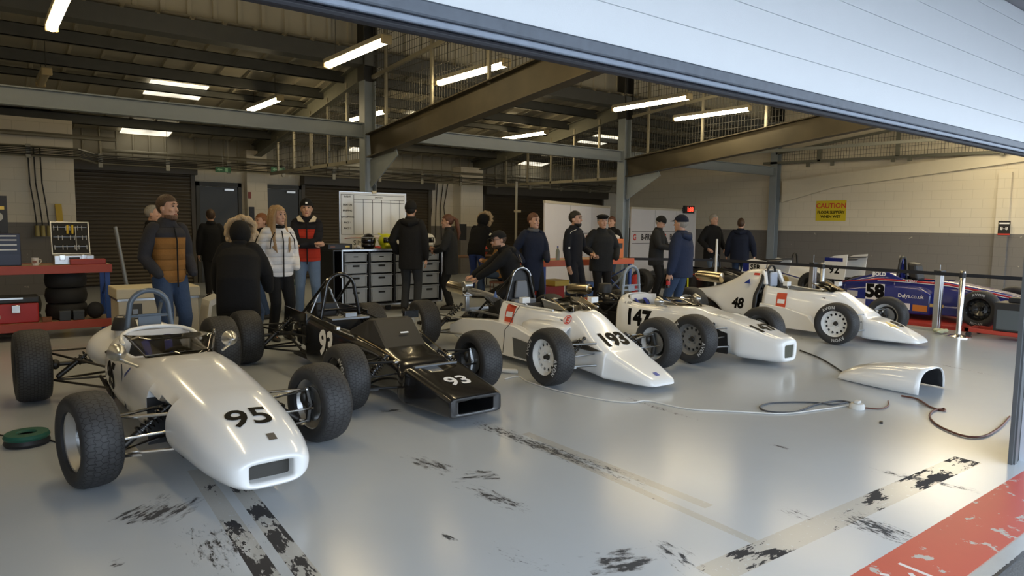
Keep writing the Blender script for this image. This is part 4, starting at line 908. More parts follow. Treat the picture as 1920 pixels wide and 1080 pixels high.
# ================= white car 48 with tall engine cover
def car48():
    t = thing('racing_car', 'white single-seater racing car with tall engine cover and number 48', 'racing car', (9.62, 4.53, 0), 0, 'formula cars parked in the row')
    st = [(-.775, .12, .13, .062, .075, 4), (-.75, .15, .16, .055, .10, 4.5), (-.6, .19, .21, .05, .17, 6), (-.27, .235, .28, .05, .29, 8), (-.14, .25, .29, .055, .315, 8), (-.10, .24, .27, .06, .355, 7), (.05, .20, .27, .065, .46, 5), (.22, .19, .31, .07, .575, 4.5), (.32, .20, .34, .07, .625, 4.5), (.36, .21, .35, .07, .632, 4.5, .10), (.5, .235, .37, .07, .638, 5, .19), (.8, .265, .385, .07, .642, 5.5, .235), (1.10, .285, .39, .07, .66, 5.5, .25), (1.34, .30, .40, .07, .68, 5.5, .26)]
    o, bv = shell_mesh('bodywork', st, WHITE, t, ca=True)
    decal('race_number', '4', INKY, t, bv, (-.09, -.42, .25), UX, UB, (0,0,-1), .22, .01)
    decal('race_number', '8', INK, t, bv, (.075, -.42, .25), UX, UB, (0,0,-1), .22, .01)
    ec = [(1.46, .18, .40, .12, .86, 5), (1.50, .18, .405, .11, .875, 5), (1.70, .17, .40, .11, .86, 5), (1.95, .17, .38, .12, .72, 5), (2.2, .18, .34, .30, .60, 5.5), (2.45, .22, .28, .40, .53, 6), (2.62, .23, .26, .44, .50, 7)]
    eo, be = shell_mesh('engine_cover', ec, WHITE, t)
    decal('race_number', '48', INK, t, be, (-.36, 1.76, .34), (0,-1,0), (0,0,1), (1,0,0), .21, .009)
    for s in (-1, 1):
        h = MB(); h.poly([(s*.20, 1.33, .66), (s*.26, 1.33, .66), (s*.22, 1.40, .87), (s*.14, 1.40, .87)], (0, .06, 0)); h.build('headrest_cheek', WHITE, t, bevel=.015, smooth=False)
        p = MB(); rings = [[(s*(.36+.11*f*(1 if z < .3 else .5)), y, z) for y, z in ((.36, .08), (1.34, .08), (1.34, .40), (.9, .36), (.55, .29))] for f in (0, .4, 1)]; p.loft(rings); p.build('sidepod', WHITE, t, bevel=.012, sharp=30)
    hp = arch(1.42, .25, .40, .94, .10); hoop(t, hp, .018, BLACKM); he = MB(); he.bx(-.09, 1.36, .62, .09, 1.40, .84); he.build('headrest', mat('pale blue pad', (.45, .50, .60), .5), t, bevel=.02, smooth=False)
    gs = MB(); gs.tube([(-.18, 1.42, .87), (-.27, 1.41, .70), (-.40, 1.42, .50), (-.43, 1.42, .30), (-.42, 1.43, .12)], [.03, .03, .035, .035, .03], 8, flat=[.6]*5); gs.build('black_seal', BLACKM, t)
    cockpit(t, .42, 1.32, .25, .08, .63, BLACKM, BLACKM)
    sc = MB(); sc.loft([[(-.20, .36+.28*k, .625+.10*k), (0, .33+.26*k, .64+.115*k), (.20, .36+.28*k, .625+.10*k)] for k in (0, 1)], False, False, closed=False); sc.build('windscreen', GLASSD, t, solid=.004)
    ed = MB(); ed.tube([(-.22, .40, .64), (-.20, .66, .735)], .006, 6); ed.tube([(.22, .40, .64), (.20, .66, .735)], .006, 6); ed.build('screen_stay', GOLD, t)
    mirror_box(t, (-.345, .95, .71), (.10, .07, .062), (-.30, .95, .64), WHITE); mirror_box(t, (.345, .55, .71), (.10, .07, .062), (.30, .55, .64), WHITE)
    patch('red_sticker', .15, .20, mat('red orange vinyl', (.62, .075, .03), .45), t, bv, (-.36, 1.04, .46), (0,-1,0), (0,0,1), (1,0,0), eps=.012)
    patch('white_sticker', .11, .06, INKW, t, bv, (-.36, 1.04, .44), (0,-1,0), (0,0,1), (1,0,0), eps=.0145)
    patch('red_tab', .10, .03, RED, t, be, (-.2, 1.54, .80), (0,-1,0), (0,0,1), (1,0,0), eps=.012)
    fl_ = MB(); fl_.poly([(-.275, 1.60, .66), (-.27, 1.70, .66), (-.262, 1.61, .73)], (-.02, 0, 0)); fl_.build('warning_triangle', mat('blue vinyl', (.02, .05, .28), .4), t, smooth=False)
    engine(t, 1.5, 1.92, .55); gearbox(t, 1.98, 2.6); muffler(t, (-.16, 2.18, .70), (-.2, 2.62, .72), .085)
    front_susp(t, .72, .27, STEEL); rear_susp(t, 2.35, .73, .285, STEEL, rods=False)
    for s in (-1, 1):
        r_ = MB(); r_.tube([(s*.30, .24, .335), (s*.50, .04, .35)], [.04, .034], 10, flat=[.6, .6]); r_.build('rocker_arm', WHITE_M, t)
        wheel(t, s*.72, 0, .275, .205, s, 'steel', steer=.08, letters=(-.35, 2.8)); wheel(t, s*.73, 2.35, .285, .235, s, 'steel', letters=False)
car48()
# ================= background cars
def car58():
    t = thing('racing_car', 'dark blue racing car with white number panel 58 and red side stripe', 'racing car', (12.62, 3.88, .055), 0, 'cars by the block wall')
    st = [(-1.05, .09, .10, .17, .28, 5), (-.95, .13, .15, .14, .32, 4), (-.5, .17, .20, .12, .42, 4.5), (0, .22, .25, .10, .52, 5), (.4, .25, .28, .09, .585, 5), (.62, .27, .30, .08, .62, 5, 0), (.66, .27, .30, .08, .625, 5, .1), (.85, .28, .33, .08, .63, 5, .22), (1.2, .29, .36, .08, .62, 5.5, .24), (1.42, .29, .38, .08, .66, 5.5, .22), (1.47, .28, .38, .08, .68, 5, 0), (1.6, .25, .38, .09, .72, 4.5), (2.0, .22, .36, .10, .64, 4.5), (2.4, .17, .28, .16, .50, 4.5)]
    o, bv = shell_mesh('bodywork', st, BLUEG, t)
    for s in (-1, 1):
        sp = MB(); out = [(.75, .08), (2.15, .08), (2.2, .20), (2.1, .42), (1.5, .52), (.95, .52), (.75, .42)]
        sp.loft([[(s*(.30+.28*f), y, z) for y, z in out] for f in (0, .5, .9, 1.0)]); sp.build('sidepod', BLUEG, t, bevel=.03, sharp=30)
        sr = MB(); sr.loft([[(s*(.21+.0*y), -.75, .36), (s*.215, -.75, .375)], [(s*.262, 0, .475), (s*.262, 0, .50)], [(s*.30, .6, .57), (s*.30, .6, .60)], [(s*.33, 1.2, .585), (s*.33, 1.2, .615)], [(s*.33, 1.7, .585), (s*.33, 1.7, .61)], [(s*.28, 2.35, .50), (s*.28, 2.35, .515)]], False, False, closed=False)
        sr.build('red_stripe', mat('red stripe vinyl', (.50, .02, .03), .3), t, solid=.006)
        sr = MB(); sr.loft([[(s*.213, -.75, .352), (s*.213, -.75, .358)], [(s*.266, 0, .462), (s*.266, 0, .472)], [(s*.303, .6, .557), (s*.303, .6, .567)], [(s*.333, 1.2, .572), (s*.333, 1.2, .582)], [(s*.333, 1.7, .572), (s*.333, 1.7, .582)]], False, False, closed=False)
        sr.build('white_stripe', INKW, t, solid=.006)
    X0 = -.582
    def side(nm, y, z, w, h, m): 
        b = MB(); b.bx(X0-.004, y-w/2, z-h/2, X0+.002, y+w/2, z+h/2); return b.build(nm, m, t, smooth=False)
    side('number_panel', 1.62, .40, .31, .27, INKW); flat_text('race_number', '58', INK, t, (X0-.004, 1.62, .40), (0,-1,0), (0,0,1), .30, .018, depth=.004)
    flat_text('sponsor_lettering', 'Dalys.co.uk', INKW, t, (X0-.001, 1.05, .37), (0,-1,0), (0,0,1), .085, .001, depth=.004)
    side('white_sticker', 1.9, .20, .26, .12, INKW); side('white_sticker', 1.13, .20, .16, .10, INKW); side('orange_sticker', .90, .19, .22, .10, mat('orange sticker', (.6, .20, .03), .5)); side('grey_sticker', 2.0, .34, .18, .10, mat('pale grey sticker', (.45, .45, .45), .5))
    flat_text('sponsor_lettering', 'BOLD', INKW, t, (-.272, 1.70, .68), (0,-1,0), (.1,0,1), .085, .004, depth=.02)
    flat_text('driver_name', 'M GRAY', INKW, t, (-.34, 1.15, .60), (0,-1,0), (0,0,1), .05, .001, depth=.006)
    decal('nose_lettering', '58', INKW, t, bv, (0, -.45, .4), UX, UB, (0,0,-1), .26, .012)
    gs = MB(); gs.bx(-.60, .55, .23, -.594, .75, .28); gs.build('gold_badge', mat('gold sticker', (.55, .40, .15), .4), t, smooth=False)
    cockpit(t, .66, 1.42, .24, .10, .62, BLACKM)
    hoop(t, arch(1.45, .17, .55, .98, .10), .024, BLACKM); hb = MB(); hb.tube([(-.05, 1.42, .62), (-.03, 1.44, .80), (.0, 1.45, .96)], [.05, .03, .012], 8); hb.build('blue_fin', BLUEG, t)
    MB().poly([(-.15, 1.12, .60), (.15, 1.12, .60), (.13, 1.18, .88), (-.13, 1.18, .88)], (0, .16, .03)).build('padded_seat_insert', BLACKM, t, bevel=.04, smooth=False)
    fa = MB(); fa.bx(-.50, .30, .10, -.29, .62, .25); fa.build('side_vane', BLUEG, t, bevel=.02, smooth=False)
    engine(t, 1.75, 2.15, .48); gearbox(t, 2.2, 2.8); front_susp(t, .74, .24, BLACKM); rear_susp(t, 2.5, .74, .285, BLACKM)
    for s in (-1, 1):
        wheel(t, s*.74, 0, .28, .20, s, 'dark', letters=(.0, PI) if s < 0 else False, rimmat=BLACKG); wheel(t, s*.74, 2.5, .285, .24, s, 'dark', letters=False, rimmat=BLACKG)
car58()
def back_car(nm, label, x, y, body, wing, txt, badge=False):
    """car parked tail towards the pit lane"""
    t = thing('racing_car', label, 'racing car', (x, y, 0), PI, 'cars by the block wall')
    st = [(-1.0, .10, .12, .15, .28, 5), (-.5, .18, .20, .12, .42, 4.5), (.1, .24, .26, .10, .54, 5), (.6, .27, .30, .08, .61, 5, 0), (.66, .27, .30, .08, .62, 5, .15), (1.0, .28, .34, .08, .62, 5, .23), (1.4, .29, .36, .08, .64, 5.5, .2), (1.46, .28, .36, .08, .66, 5, 0), (1.9, .24, .34, .10, .62, 4.5), (2.3, .16, .26, .2, .46, 4)]
    o, bv = shell_mesh('bodywork', st, body, t)
    for s in (-1, 1):
        sp = MB(); out = [(.8, .08), (2.0, .08), (2.05, .35), (1.3, .50), (.8, .42)]; sp.loft([[(s*(.30+.22*f), yy, z) for yy, z in out] for f in (0, .6, 1.0)]); sp.build('sidepod', body, t, bevel=.03, sharp=30)
        sr = MB(); sr.loft([[(s*.525, .85, .43), (s*.525, .85, .45)], [(s*.53, 1.3, .50), (s*.53, 1.3, .525)], [(s*.525, 2.0, .36), (s*.525, 2.0, .385)]], False, False, closed=False); sr.build('side_stripe', RED if body is BLACKG else BLUEG, t, solid=.006)
        ep = MB(); ep.poly([(s*.43, 2.35, .62 if not badge else .42), (s*.43, 2.85, .60 if not badge else .42), (s*.43, 2.9, .86 if not badge else .96), (s*.43, 2.6, .90 if not badge else .92), (s*.43, 2.4, .84)], (s*.014, 0, 0)); eo = ep.build('wing_endplate', WHITE, t, smooth=False)
        if s > 0:
            bp = MB(); bp.bx(.4455, 2.40 if badge else 2.38, .80 if badge else .64, .4475, 2.8 if badge else 2.52, .88 if badge else .82); bp.build('blue_panel', BLUEG, eo, smooth=False)
            flat_text('wing_lettering', txt, INK, eo, (.446, 2.62 if badge else 2.66, .62 if badge else .73), (0,1,0), (0,0,1), .24 if badge else .14, .005, depth=.004)
    for k in range(2):
        wp = MB(); wp.loft([[(xx, 2.5+.2*k+a, .80+.06*k+b) for a, b in ((0, 0), (.07, .02), (.16, .01), (.24, .05), (.16, .035), (.06, .035))] for xx in (-.43, .43)]); wp.build('wing_plane', wing, t)
    pt = MB(); pt.bx(-.03, 2.4, .3, .03, 2.6, .8); pt.build('wing_post', BLACKM, t, smooth=False)
    if badge:
        bd = MB(); bd.lathe([(.001, .547), (.085, .547), (.085, .538)], (0, 1.55, .33), 0, 20); bd.build('gold_badge', mat('gold sticker', (.55, .40, .15), .4), t)
    cockpit(t, .66, 1.38, .23, .10, .60, BLACKM); hoop(t, arch(1.44, .16, .5, .92, .09), .02, BLACKM); engine(t, 1.6, 2.0, .5); gearbox(t, 2.0, 2.5)
    front_susp(t, .72, .24, BLACKM); rear_susp(t, 2.3, .74, .285, BLACKM)
    for s in (-1, 1):
        wheel(t, s*.72, 0, .28, .20, s, 'dark', letters=False); wheel(t, s*.74, 2.3, .285, .24, s, 'dark', letters=False)
back_car('b', 'black racing car with red stripe and white lettered rear wing plate by the wall', 12.55, 10.5, BLACKG, BLACKM, 'SER')
back_car('c', 'white and blue racing car with tall number 92 wing plate by the wall', 15.1, 10.2, WHITE, BLACKM, '92', True)

# ================= workshop benches
def racking(label, x0, x1, y0, y1, ztop, zlow, beam, up, ladder=True):
    t = thing('workbench', label, 'workbench', ((x0+x1)/2, (y0+y1)/2, 0))
    w, d = (x1-x0)/2, (y1-y0)/2
    for z in (ztop, zlow):
        b = MB(); b.bx(-w, -d+.02, z-.018, w, d-.02, z); b.build('shelf_board', CHIP, t, smooth=False)
        b = MB()
        for yy in (-d, d-.04): b.bx(-w, yy, z-.10, w, yy+.04, z+.004)
        b.build('shelf_beam', beam, t, smooth=False, bevel=.004)
    for sx in (-1, 1):
        for yy in (-d+.045, d-.085):
            u = MB(); xx = sx*(w-.05); u.bx(xx-.028, yy, 0, xx+.028, yy+.04, ztop-.02); u.bx(xx-.05, yy-.01, 0, xx+.05, yy+.05, .006); u.build('upright', up, t, smooth=False)
        k = MB(); xx = sx*(w-.05); k.bar((xx, -d+.06, .1), (xx, d-.06, .5), .02, .02); k.bar((xx, -d+.06, .75), (xx, d-.06, .5), .02, .02); k.build('brace', up, t, smooth=False)
    return t
racking('red and blue racking bench with chipboard shelves under the wall cables', -.55, 1.42, 10.38, 11.0, .925, .215, REDBEAM, BLUEP)
racking('orange and blue racking bench behind the standing group', 7.62, 9.85, 8.95, 9.6, .90, .22, ORANGE, BLUEP)
BY, BZ = 10.68, .926
# blue drawer chest
t = thing('tool_chest', 'navy tool chest with white-edged drawers on the red bench', 'tool chest', (.18, BY, BZ))
b = MB(); b.bx(-.28, -.14, 0, .28, .18, .40); b.build('body', mat('navy metal', (.012, .016, .05), .35), t, bevel=.01, smooth=False)
for k, (z, h) in enumerate(((.055, .10), (.165, .055), (.225, .055), (.285, .055), (.345, .045))):
    b = MB(); b.bx(-.26, -.152, z, .26, -.141, z+h-.01); dr = b.build('drawer', mat('navy metal', (.012, .016, .05), .35), t, smooth=False)
    if k: b = MB(); b.bx(-.25, -.166, z+h-.028, .24, -.153, z+h-.013); b.build('pull', mat('pale drawer pull', (.62, .64, .68), .35), dr, smooth=False)
t = thing('product_box', 'dark printed carton standing on the navy tool chest', 'box', (.22, BY+.06, BZ+.402))
b = MB(); b.bx(-.25, -.02, 0, .13, .06, .46); b.build('carton', mat('dark printed card', (.02, .02, .022), .5), t, smooth=False)
b = MB(); b.bx(-.14, -.024, .36, -.0, -.021, .41); b.bx(-.07, -.0245, .33, -.05, -.0205, .44); b.build('red_flag_print', mat('faded red print', (.35, .05, .06), .6), t, smooth=False)
b = MB(); b.bx(-.04, -.024, .29, .10, -.021, .33); b.build('yellow_label', INKY, t, smooth=False)
b = MB(); b.poly([(-.16, -.024, .10), (-.02, -.024, .10), (-.06, -.024, .22), (-.10, -.024, .27), (-.15, -.024, .19)], (0, .003, 0)); b.build('flame_print', mat('orange print', (.65, .16, .02), .5), t, smooth=False)
b = MB(); b.lathe([(.001, -.025), (.055, -.025), (.055, -.021)], (.03, 0, .20), 1, 18); b.build('disc_print', mat('grey print', (.4, .4, .38), .5), t)
t = thing('mug', 'white mug beside the navy tool chest', 'mug', (.60, BY-.12, BZ))
b = MB(); b.lathe([(.001, 0), (.038, 0), (.041, .095), (.037, .095), (.035, .008), (.001, .007)], n=20); b.build('cup', mat('white china', (.62, .60, .58), .3), t)
b = MB(); b.tube([(.038, 0, .075), (.062, 0, .07), (.065, 0, .045), (.055, 0, .028), (.037, 0, .025)], .006, 6); b.build('handle', mat('white china', (.62, .60, .58), .3), t)
b = MB(); b.bx(-.03, -.043, .03, .015, -.0395, .06); b.build('dark_print', mat('brown print', (.2, .08, .05), .5), t)
t = thing('tool_case', 'open aluminium tool case showing a lid of hand tools', 'tool case', (1.02, BY+.02, BZ))
b = MB(); b.bx(-.22, -.16, 0, .22, .16, .12); b.build('case_base', ALU, t, bevel=.008, smooth=False)
M = Matrix.Translation((0, .16, .12)) @ Matrix.Rotation(math.radians(-12), 4, 'X')
b = MB(); b.bx(-.22, 0, 0, .22, .04, .44, M); b.build('lid', ALU, t, bevel=.008, smooth=False)
b = MB(); b.bx(-.205, -.004, .015, .205, -.0005, .425, M); b.build('tool_pallet', mat('black foam', (.015, .015, .015), .8), t, smooth=False)
for i, x in enumerate((-.03, .025)): b = MB(); b.bar(M @ Vector((x, -.02, .27)), M @ Vector((x+.004, -.02, .39)), .024, .018); b.build('screwdriver', mat('yellow tool grip', (.65, .45, .03), .4), t, bevel=.006)
b = MB(); 
for r in range(3):
    for q in range(9):
        if (q+r) % 3 != 1: b.bar(M @ Vector((-.18+.045*q, -.012, .06+.13*r)), M @ Vector((-.18+.045*q, -.012, .12+.13*r)), .008, .008)
    b.bar(M @ Vector((-.19, -.012, .10+.13*r)), M @ Vector((.19, -.012, .10+.13*r)), .006, .005)
b.bar(M @ Vector((.062, -.014, .05)), M @ Vector((.062, -.014, .37)), .010, .01)
b.build('hand_tool', STEEL, t)
for x in (-.13, .11): b = MB(); b.bx(x-.03, -.168, .06, x+.03, -.16, .125); b.build('latch', CHROME, t, bevel=.004)
b = MB(); b.bx(-.06, -.175, .075, .06, -.16, .095); b.build('handle', BLACKP, t, bevel=.004)
t = tag(MB().bx(-.2, -.05, 0, .2, .05, .075).build('flat_tool_tray', mat('dull red metal', (.32, .04, .03), .45), loc=(1.16, BY-.21, BZ), bevel=.012, smooth=False), 'long dull red metal tray in front of the open tool case', 'tray')
t = thing('toolbox', 'red plastic toolbox with black lid on the lower shelf of the red bench', 'toolbox', (.30, BY-.05, .216))
b = MB(); b.bx(-.40, -.16, 0, .31, .16, .25); b.build('body', REDP, t, bevel=.015, smooth=False)
b = MB(); b.bx(-.41, -.17, .25, .32, .17, .33); b.build('lid', BLACKP, t, bevel=.015, smooth=False)
b = MB(); b.bx(-.3, -.178, .30, .15, -.165, .32); b.build('lid_rail', ALU, t, smooth=False)
b = MB(); b.bx(.03, -.18, .13, .12, -.161, .23); b.build('latch', CHROME, t, bevel=.006)
b = MB(); b.lathe([(.001, -.166), (.05, -.166), (.05, -.16)], (-.13, 0, .09), 1, 16); b.build('round_sticker', mat('pale sticker', (.5, .48, .45), .5), t)
def tyre_obj(label, loc, rot=(0,0,0), group=None, R=.28, w=.22):
    o = MB(); ri = .165; hw = w*.46
    o.lathe([(ri, -hw), (ri+.022, -hw-.006), (R-.062, -w/2-.006), (R-.03, -w/2-.001), (R-.014, -w/2+.016), (R, 0), (R-.014, w/2-.016), (R-.03, w/2+.001), (R-.062, w/2+.006), (ri+.022, hw+.006), (ri, hw), (ri, -hw)], axis=2, n=40)
    return tag(o.build('tyre', mat('dark stored rubber', (.012, .012, .013), .7), loc=loc, rot=rot), label, 'tyre', group)
ths = (('lowest', 0), ('middle', 1), ('topmost', 2))
for sx, nm in ((.42, 'stack behind the red toolbox'), (1.02, 'stack behind the small boxes on the red bench')):
    for lb, k in ths[:2 if sx < .5 else 3]:
        if sx < .5: tyre_obj('%s black tyre of the stack standing behind the toolbox' % ('lower' if k == 0 else 'upper'), (sx, 11.36, .117+.236*k), group='tyres stored by the red bench')
        else: tyre_obj('%s black tyre stacked behind the small boxes on the lower shelf' % lb, (.93, BY+.055, .222+.099+.203*k), w=.19, R=.24, group='tyres stored by the red bench')
t = tag(MB().ell((0, 0, .11), (.10, .10, .11), 14, 10).build('cloth_bag', mat('black cloth bag', (.015, .016, .022), .85, bump=.6, bscale=14), loc=(1.225, BY-.17, .216)), 'slumped black bag at the end of the lower shelf', 'bag')
for x, lb in ((.88, 'small dark box on the lower shelf, nearer the red toolbox'), (1.03, 'small dark box on the lower shelf, beside the slumped bag')):
    t = thing('parts_box', lb, 'box', (x, BY-.23, .221)); MB().bx(-.06, -.04, 0, .06, .04, .12).build('box', mat('slate box', (.035, .045, .06), .6), t, bevel=.004, smooth=False); MB().bx(-.062, -.042, .10, .062, .042, .125).build('lid', mat('slate lid', (.05, .06, .075), .6), t, bevel=.004, smooth=False)
tag(MB().bx(-.05, -.04, 0, .05, .04, .055).build('wooden_block', mat('brown wood', (.20, .08, .04), .7, var=.2, vscale=30), loc=(.69, BY-.23, .221), smooth=False), 'small brown wooden block beside the red toolbox', 'block')
# sloping grey trolley-jack handle by the bench
t = thing('jack_handle', 'tall grey pole with black grip leaning at the end of the red bench', 'pole', (1.62, 10.30, 0))
b = MB(); b.tube([(0, 0, .02), (-.03, .0, .5), (-.155, .02, 1.42)], .024, 10); b.build('pole', mat('grey pole', (.22, .23, .23), .4, metal=.5), t)
b = MB(); b.tube([(0, 0, .0), (-.032, 0, .52)], .034, 10); b.build('grip', BLACKP, t)
# cream equipment case and white panel behind car 95
t = thing('flight_case', 'cream equipment case with recessed catches behind the man in the mustard jacket', 'case', (1.90, 9.30, 0))
b = MB(); b.bx(-.62, -.28, .10, .24, .28, .60); b.build('case_body', CREAM, t, bevel=.01, smooth=False)
b = MB(); b.bx(-.64, -.30, .60, .26, .30, .72); b.build('case_lid', mat('warm cream lid', (.60, .53, .38), .5), t, bevel=.012, smooth=False)
b = MB(); b.bx(-.63, -.291, .575, .25, .29, .60); b.build('edge_trim', ALU, t, smooth=False)
for x in (-.45, .06):
    b = MB(); b.bx(x-.075, -.292, .36, x+.075, -.281, .54); co = b.build('recessed_catch', mat('dark recessed dish', (.06, .06, .055), .5), t, bevel=.006, smooth=False); b = MB(); b.bx(x-.03, -.302, .42, x+.03, -.292, .48); b.build('catch_handle', STEEL, co, bevel=.004)
for x in (-.55, .18):
    for y in (-.22, .22): b = MB(); b.lathe([(.001, -.018), (.05, -.018), (.05, .018), (.001, .018)], (x, y, .05), 1, 16); b.build('caster', BLACKP, t)
t = thing('nose_fairing', 'white angular body panel standing on the floor beside the cream case', 'body panel', (2.42, 9.05, 0))
b = MB(); b.poly([(-.22, 0, .01), (-.14, 0, .52), (.0, 0, .58), (.20, 0, .14), (.26, 0, .01), (.20, 0, .01), (-.02, 0, .50), (-.11, 0, .46), (-.17, 0, .01)], (0, .36, 0)); b.build('panel', WHITE, t, smooth=False)
b = MB(); b.bx(-.12, .05, .01, .14, .34, .28); b.build('dark_lining', BLACKM, t, smooth=False)

# ================= crate cabinet on casters
CX0, CX1, CYF, CYB = 4.62, 6.70, 10.72, 11.34
t = thing('crate_cabinet', 'long black wheeled flight case cabinet holding rows of grey crates', 'cabinet', ((CX0+CX1)/2, (CYF+CYB)/2, 0))
W2, D2 = (CX1-CX0)/2, (CYB-CYF)/2
b = MB(); b.bx(-W2, -D2, 1.035, W2, D2, 1.06); b.build('top_board', mat('black laminate', (.025, .025, .026), .35), t, bevel=.004, smooth=False)
b = MB(); b.bx(-W2, -D2, .115, W2, D2, .14); b.build('base_board', mat('black laminate', (.025, .025, .026), .35), t, smooth=False)
b = MB(); b.bx(-W2, -D2, .14, -W2+.02, D2, 1.035); b.bx(W2-.02, -D2, .14, W2, D2, 1.035); b.bx(-W2, D2-.015, .14, W2, D2, 1.035); b.build('carcase', BLACKM, t, smooth=False)
c0 = CX0+.17; cw = (CX1-.02-c0)/4
for k in range(5): x = c0-(CX0+CX1)/2+cw*k; MB().bx(x-.012, -D2, .14, x+.012, D2-.02, 1.035).build('divider', BLACKM, t, smooth=False)
b = MB(); b.bx(c0-(CX0+CX1)/2-.028, -D2-.012, .1, c0-(CX0+CX1)/2-.010, -D2, 1.06); b.bx(-W2+.15, -D2-.012, 1.036, W2, -D2, 1.062); b.bx(-W2+.15, -D2-.012, .1, W2, -D2, .125); b.bx(W2-.02, -D2-.012, .1, W2, -D2, 1.06); b.build('aluminium_edging', ALU, t, smooth=False)
b = MB(); b.bx(-W2+.11, -D2-.02, .60, -W2+.16, -D2-.001, .70); b.build('butterfly_latch', CHROME, t, bevel=.006)
for x in (-W2+.12, 0, W2-.12):
    for y in (-D2+.1, D2-.1):
        b = MB(); b.lathe([(.001, -.02), (.05, -.02), (.05, .02), (.001, .02)], (x, y, .05), 1, 16); b.bx(x-.03, y-.03, .06, x+.03, y+.03, .115); b.build('caster', BLACKP, t)
cols_n = ('first', 'second', 'third', 'fourth'); rows_n = ('top', 'second', 'third', 'bottom')
rz_ = [(.86, 1.005), (.665, .835), (.44, .64), (.166, .415)]
for ci in range(4):
    for ri_ in range(4):
        z0, z1 = rz_[ri_]; x = c0+cw*ci+cw/2; hh = z1-z0; hw = cw/2-.035
        c = thing('storage_crate', 'grey storage crate in the %s row, %s column from the black end of the cabinet' % (rows_n[ri_], cols_n[ci]), 'crate', (x, CYF+.02, z0), 0, 'grey crates in the cabinet')
        b = MB(); b.loft([[(-hw*s, yo, z), (hw*s, yo, z), (hw*s, .54-yo, z), (-hw*s, .54-yo, z)] for z, s, yo in ((0, .97, 0), (hh, 1.0, 0), (hh, .95, .01), (.01, .92, .01))]); b.bx(-hw-.012, -.014, hh-.022, hw+.012, .55, hh-.012)
        for sx in (-1, 1): b.bx(sx*hw*.86-.006, -.010, .012, sx*hw*.86+.006, .002, hh-.02)
        b.build('crate_body', GREYPL, c, smooth=False, bevel=.003)
        b = MB(); b.bx(-.062, -.011, hh*.62, .062, -.0005, hh*.62+.03) if ri_ else b.bx(-.04, -.006, hh*.5, .04, -.0005, hh*.5+.015); b.build('hand_hole', mat('black slot', (.006, .006, .006), .8), c, bevel=.008)
        for sx in (-1, 1): 
            b = MB(); b.bx(sx*cw*.42-.02, 0, -.021, sx*cw*.42+.02, .56, -.002); b.build('runner', BLACKM, c, smooth=False)
# things on the cabinet
CT = 1.062
def helmet(label, x, y, yaw, m, m2, vis=BLACKG, crest=False):
    t = thing('racing_helmet', label, 'helmet', (x, y, CT), yaw, 'helmets on the cabinet')
    b = MB(); rings = []
    for i in range(15):
        v = PI*i/14; z = .135-.13*math.cos(v) if True else 0; q = max(.03, math.sin(v))
        if i < 4: q = max(q, .66+.04*i); z = max(z, .0+.02*i)
        rings.append([(.122*q*math.cos(2*PI*k/28), .012+.150*q*math.sin(2*PI*k/28)*(1.0 if math.sin(2*PI*k/28) > 0 else .98), z) for k in range(28)])
    b.loft(rings); so = b.build('shell', m, t)
    v = MB(); v.loft([[(.125*math.sin(a)*s, .012-.152*math.cos(a)*s, z) for a in [-1.25+2.5*k/16 for k in range(17)]] for z, s in ((.105, .975), (.125, 1.0), (.165, 1.0), (.195, .955))], False, False, closed=False); v.build('visor', vis, t, solid=.006)
    c = MB(); c.loft([[(.126*math.sin(a)*s, .010-.160*math.cos(a)*s, z) for a in [-1.1+2.2*k/14 for k in range(15)]] for z, s in ((.03, .92), (.06, 1.0), (.10, 1.0))], False, False, closed=False); c.build('chin_bar', m2, t, solid=.012)
    s = MB(); s.tube([(.128*math.sin(a), .012-.155*math.cos(a), .198) for a in [-1.3+2.6*k/12 for k in range(13)]], .005, 6); s.build('visor_strip', mat('pale strip', (.55, .55, .55), .4), t)
    if crest:
        k = MB()
        for s_ in (-1, 1): k.poly([(s_*.05, .02, .25), (s_*.10, .02, .22), (s_*.11, .10, .27)], (s_*.012, 0, 0))
        k.build('spoiler', m, t, bevel=.004)
    return t
hx = lambda u, y: onp(u, 460, 1, y).x
helmet('black racing helmet with pale marking in front of the whiteboard', hx(691, 10.95), 10.95, -.55, mat('black helmet', (.015, .013, .012), .2, coat=.5), mat('black helmet', (.015, .013, .012), .2, coat=.5), crest=False)
helmet('fluorescent yellow racing helmet with black visor', hx(725, 10.95), 10.95, .35, mat('fluorescent yellow', (.62, .66, .02), .3, coat=.4), mat('fluorescent yellow', (.62, .66, .02), .3, coat=.4), crest=True)
helmet('white racing helmet held at the far end of the cabinet', hx(803, 10.95), 10.95, -.9, mat('white helmet', (.72, .72, .70), .3, coat=.4), mat('white helmet', (.72, .72, .70), .3, coat=.4))
def crumple(nm, label, cat, x, y, z, r, m, seed):
    rnd.seed(seed); b = MB()
    for k in range(7): b.ell((rnd.uniform(-r[0], r[0])*.6, rnd.uniform(-r[1], r[1])*.6, r[2]*rnd.uniform(.35, .7)), (r[0]*rnd.uniform(.3, .5), r[1]*rnd.uniform(.3, .5), r[2]*rnd.uniform(.3, .5)), 10, 8)
    mz = min(v[2] for v in b.v); b.v = [(a, c, d-mz+.004) for a, c, d in b.v]
    return tag(b.build(nm, m, loc=(x, y, z), remesh=.012, smit=2), label, cat)
crumple('cloth', 'crumpled white cloth on the cabinet beside the black helmet', 'cloth', hx(671, 10.80), 10.80, CT, (.07, .06, .07), mat('off white cloth', (.55, .52, .48), .9), 3)
crumple('gloves', 'red racing gloves lying between the two helmets', 'gloves', hx(709, 10.78), 10.78, CT, (.07, .05, .05), mat('red cloth', (.45, .06, .04), .85), 5)
t = thing('black_tray', 'flat black case with yellow label on the cabinet corner', 'case', (4.78, 11.08, CT))
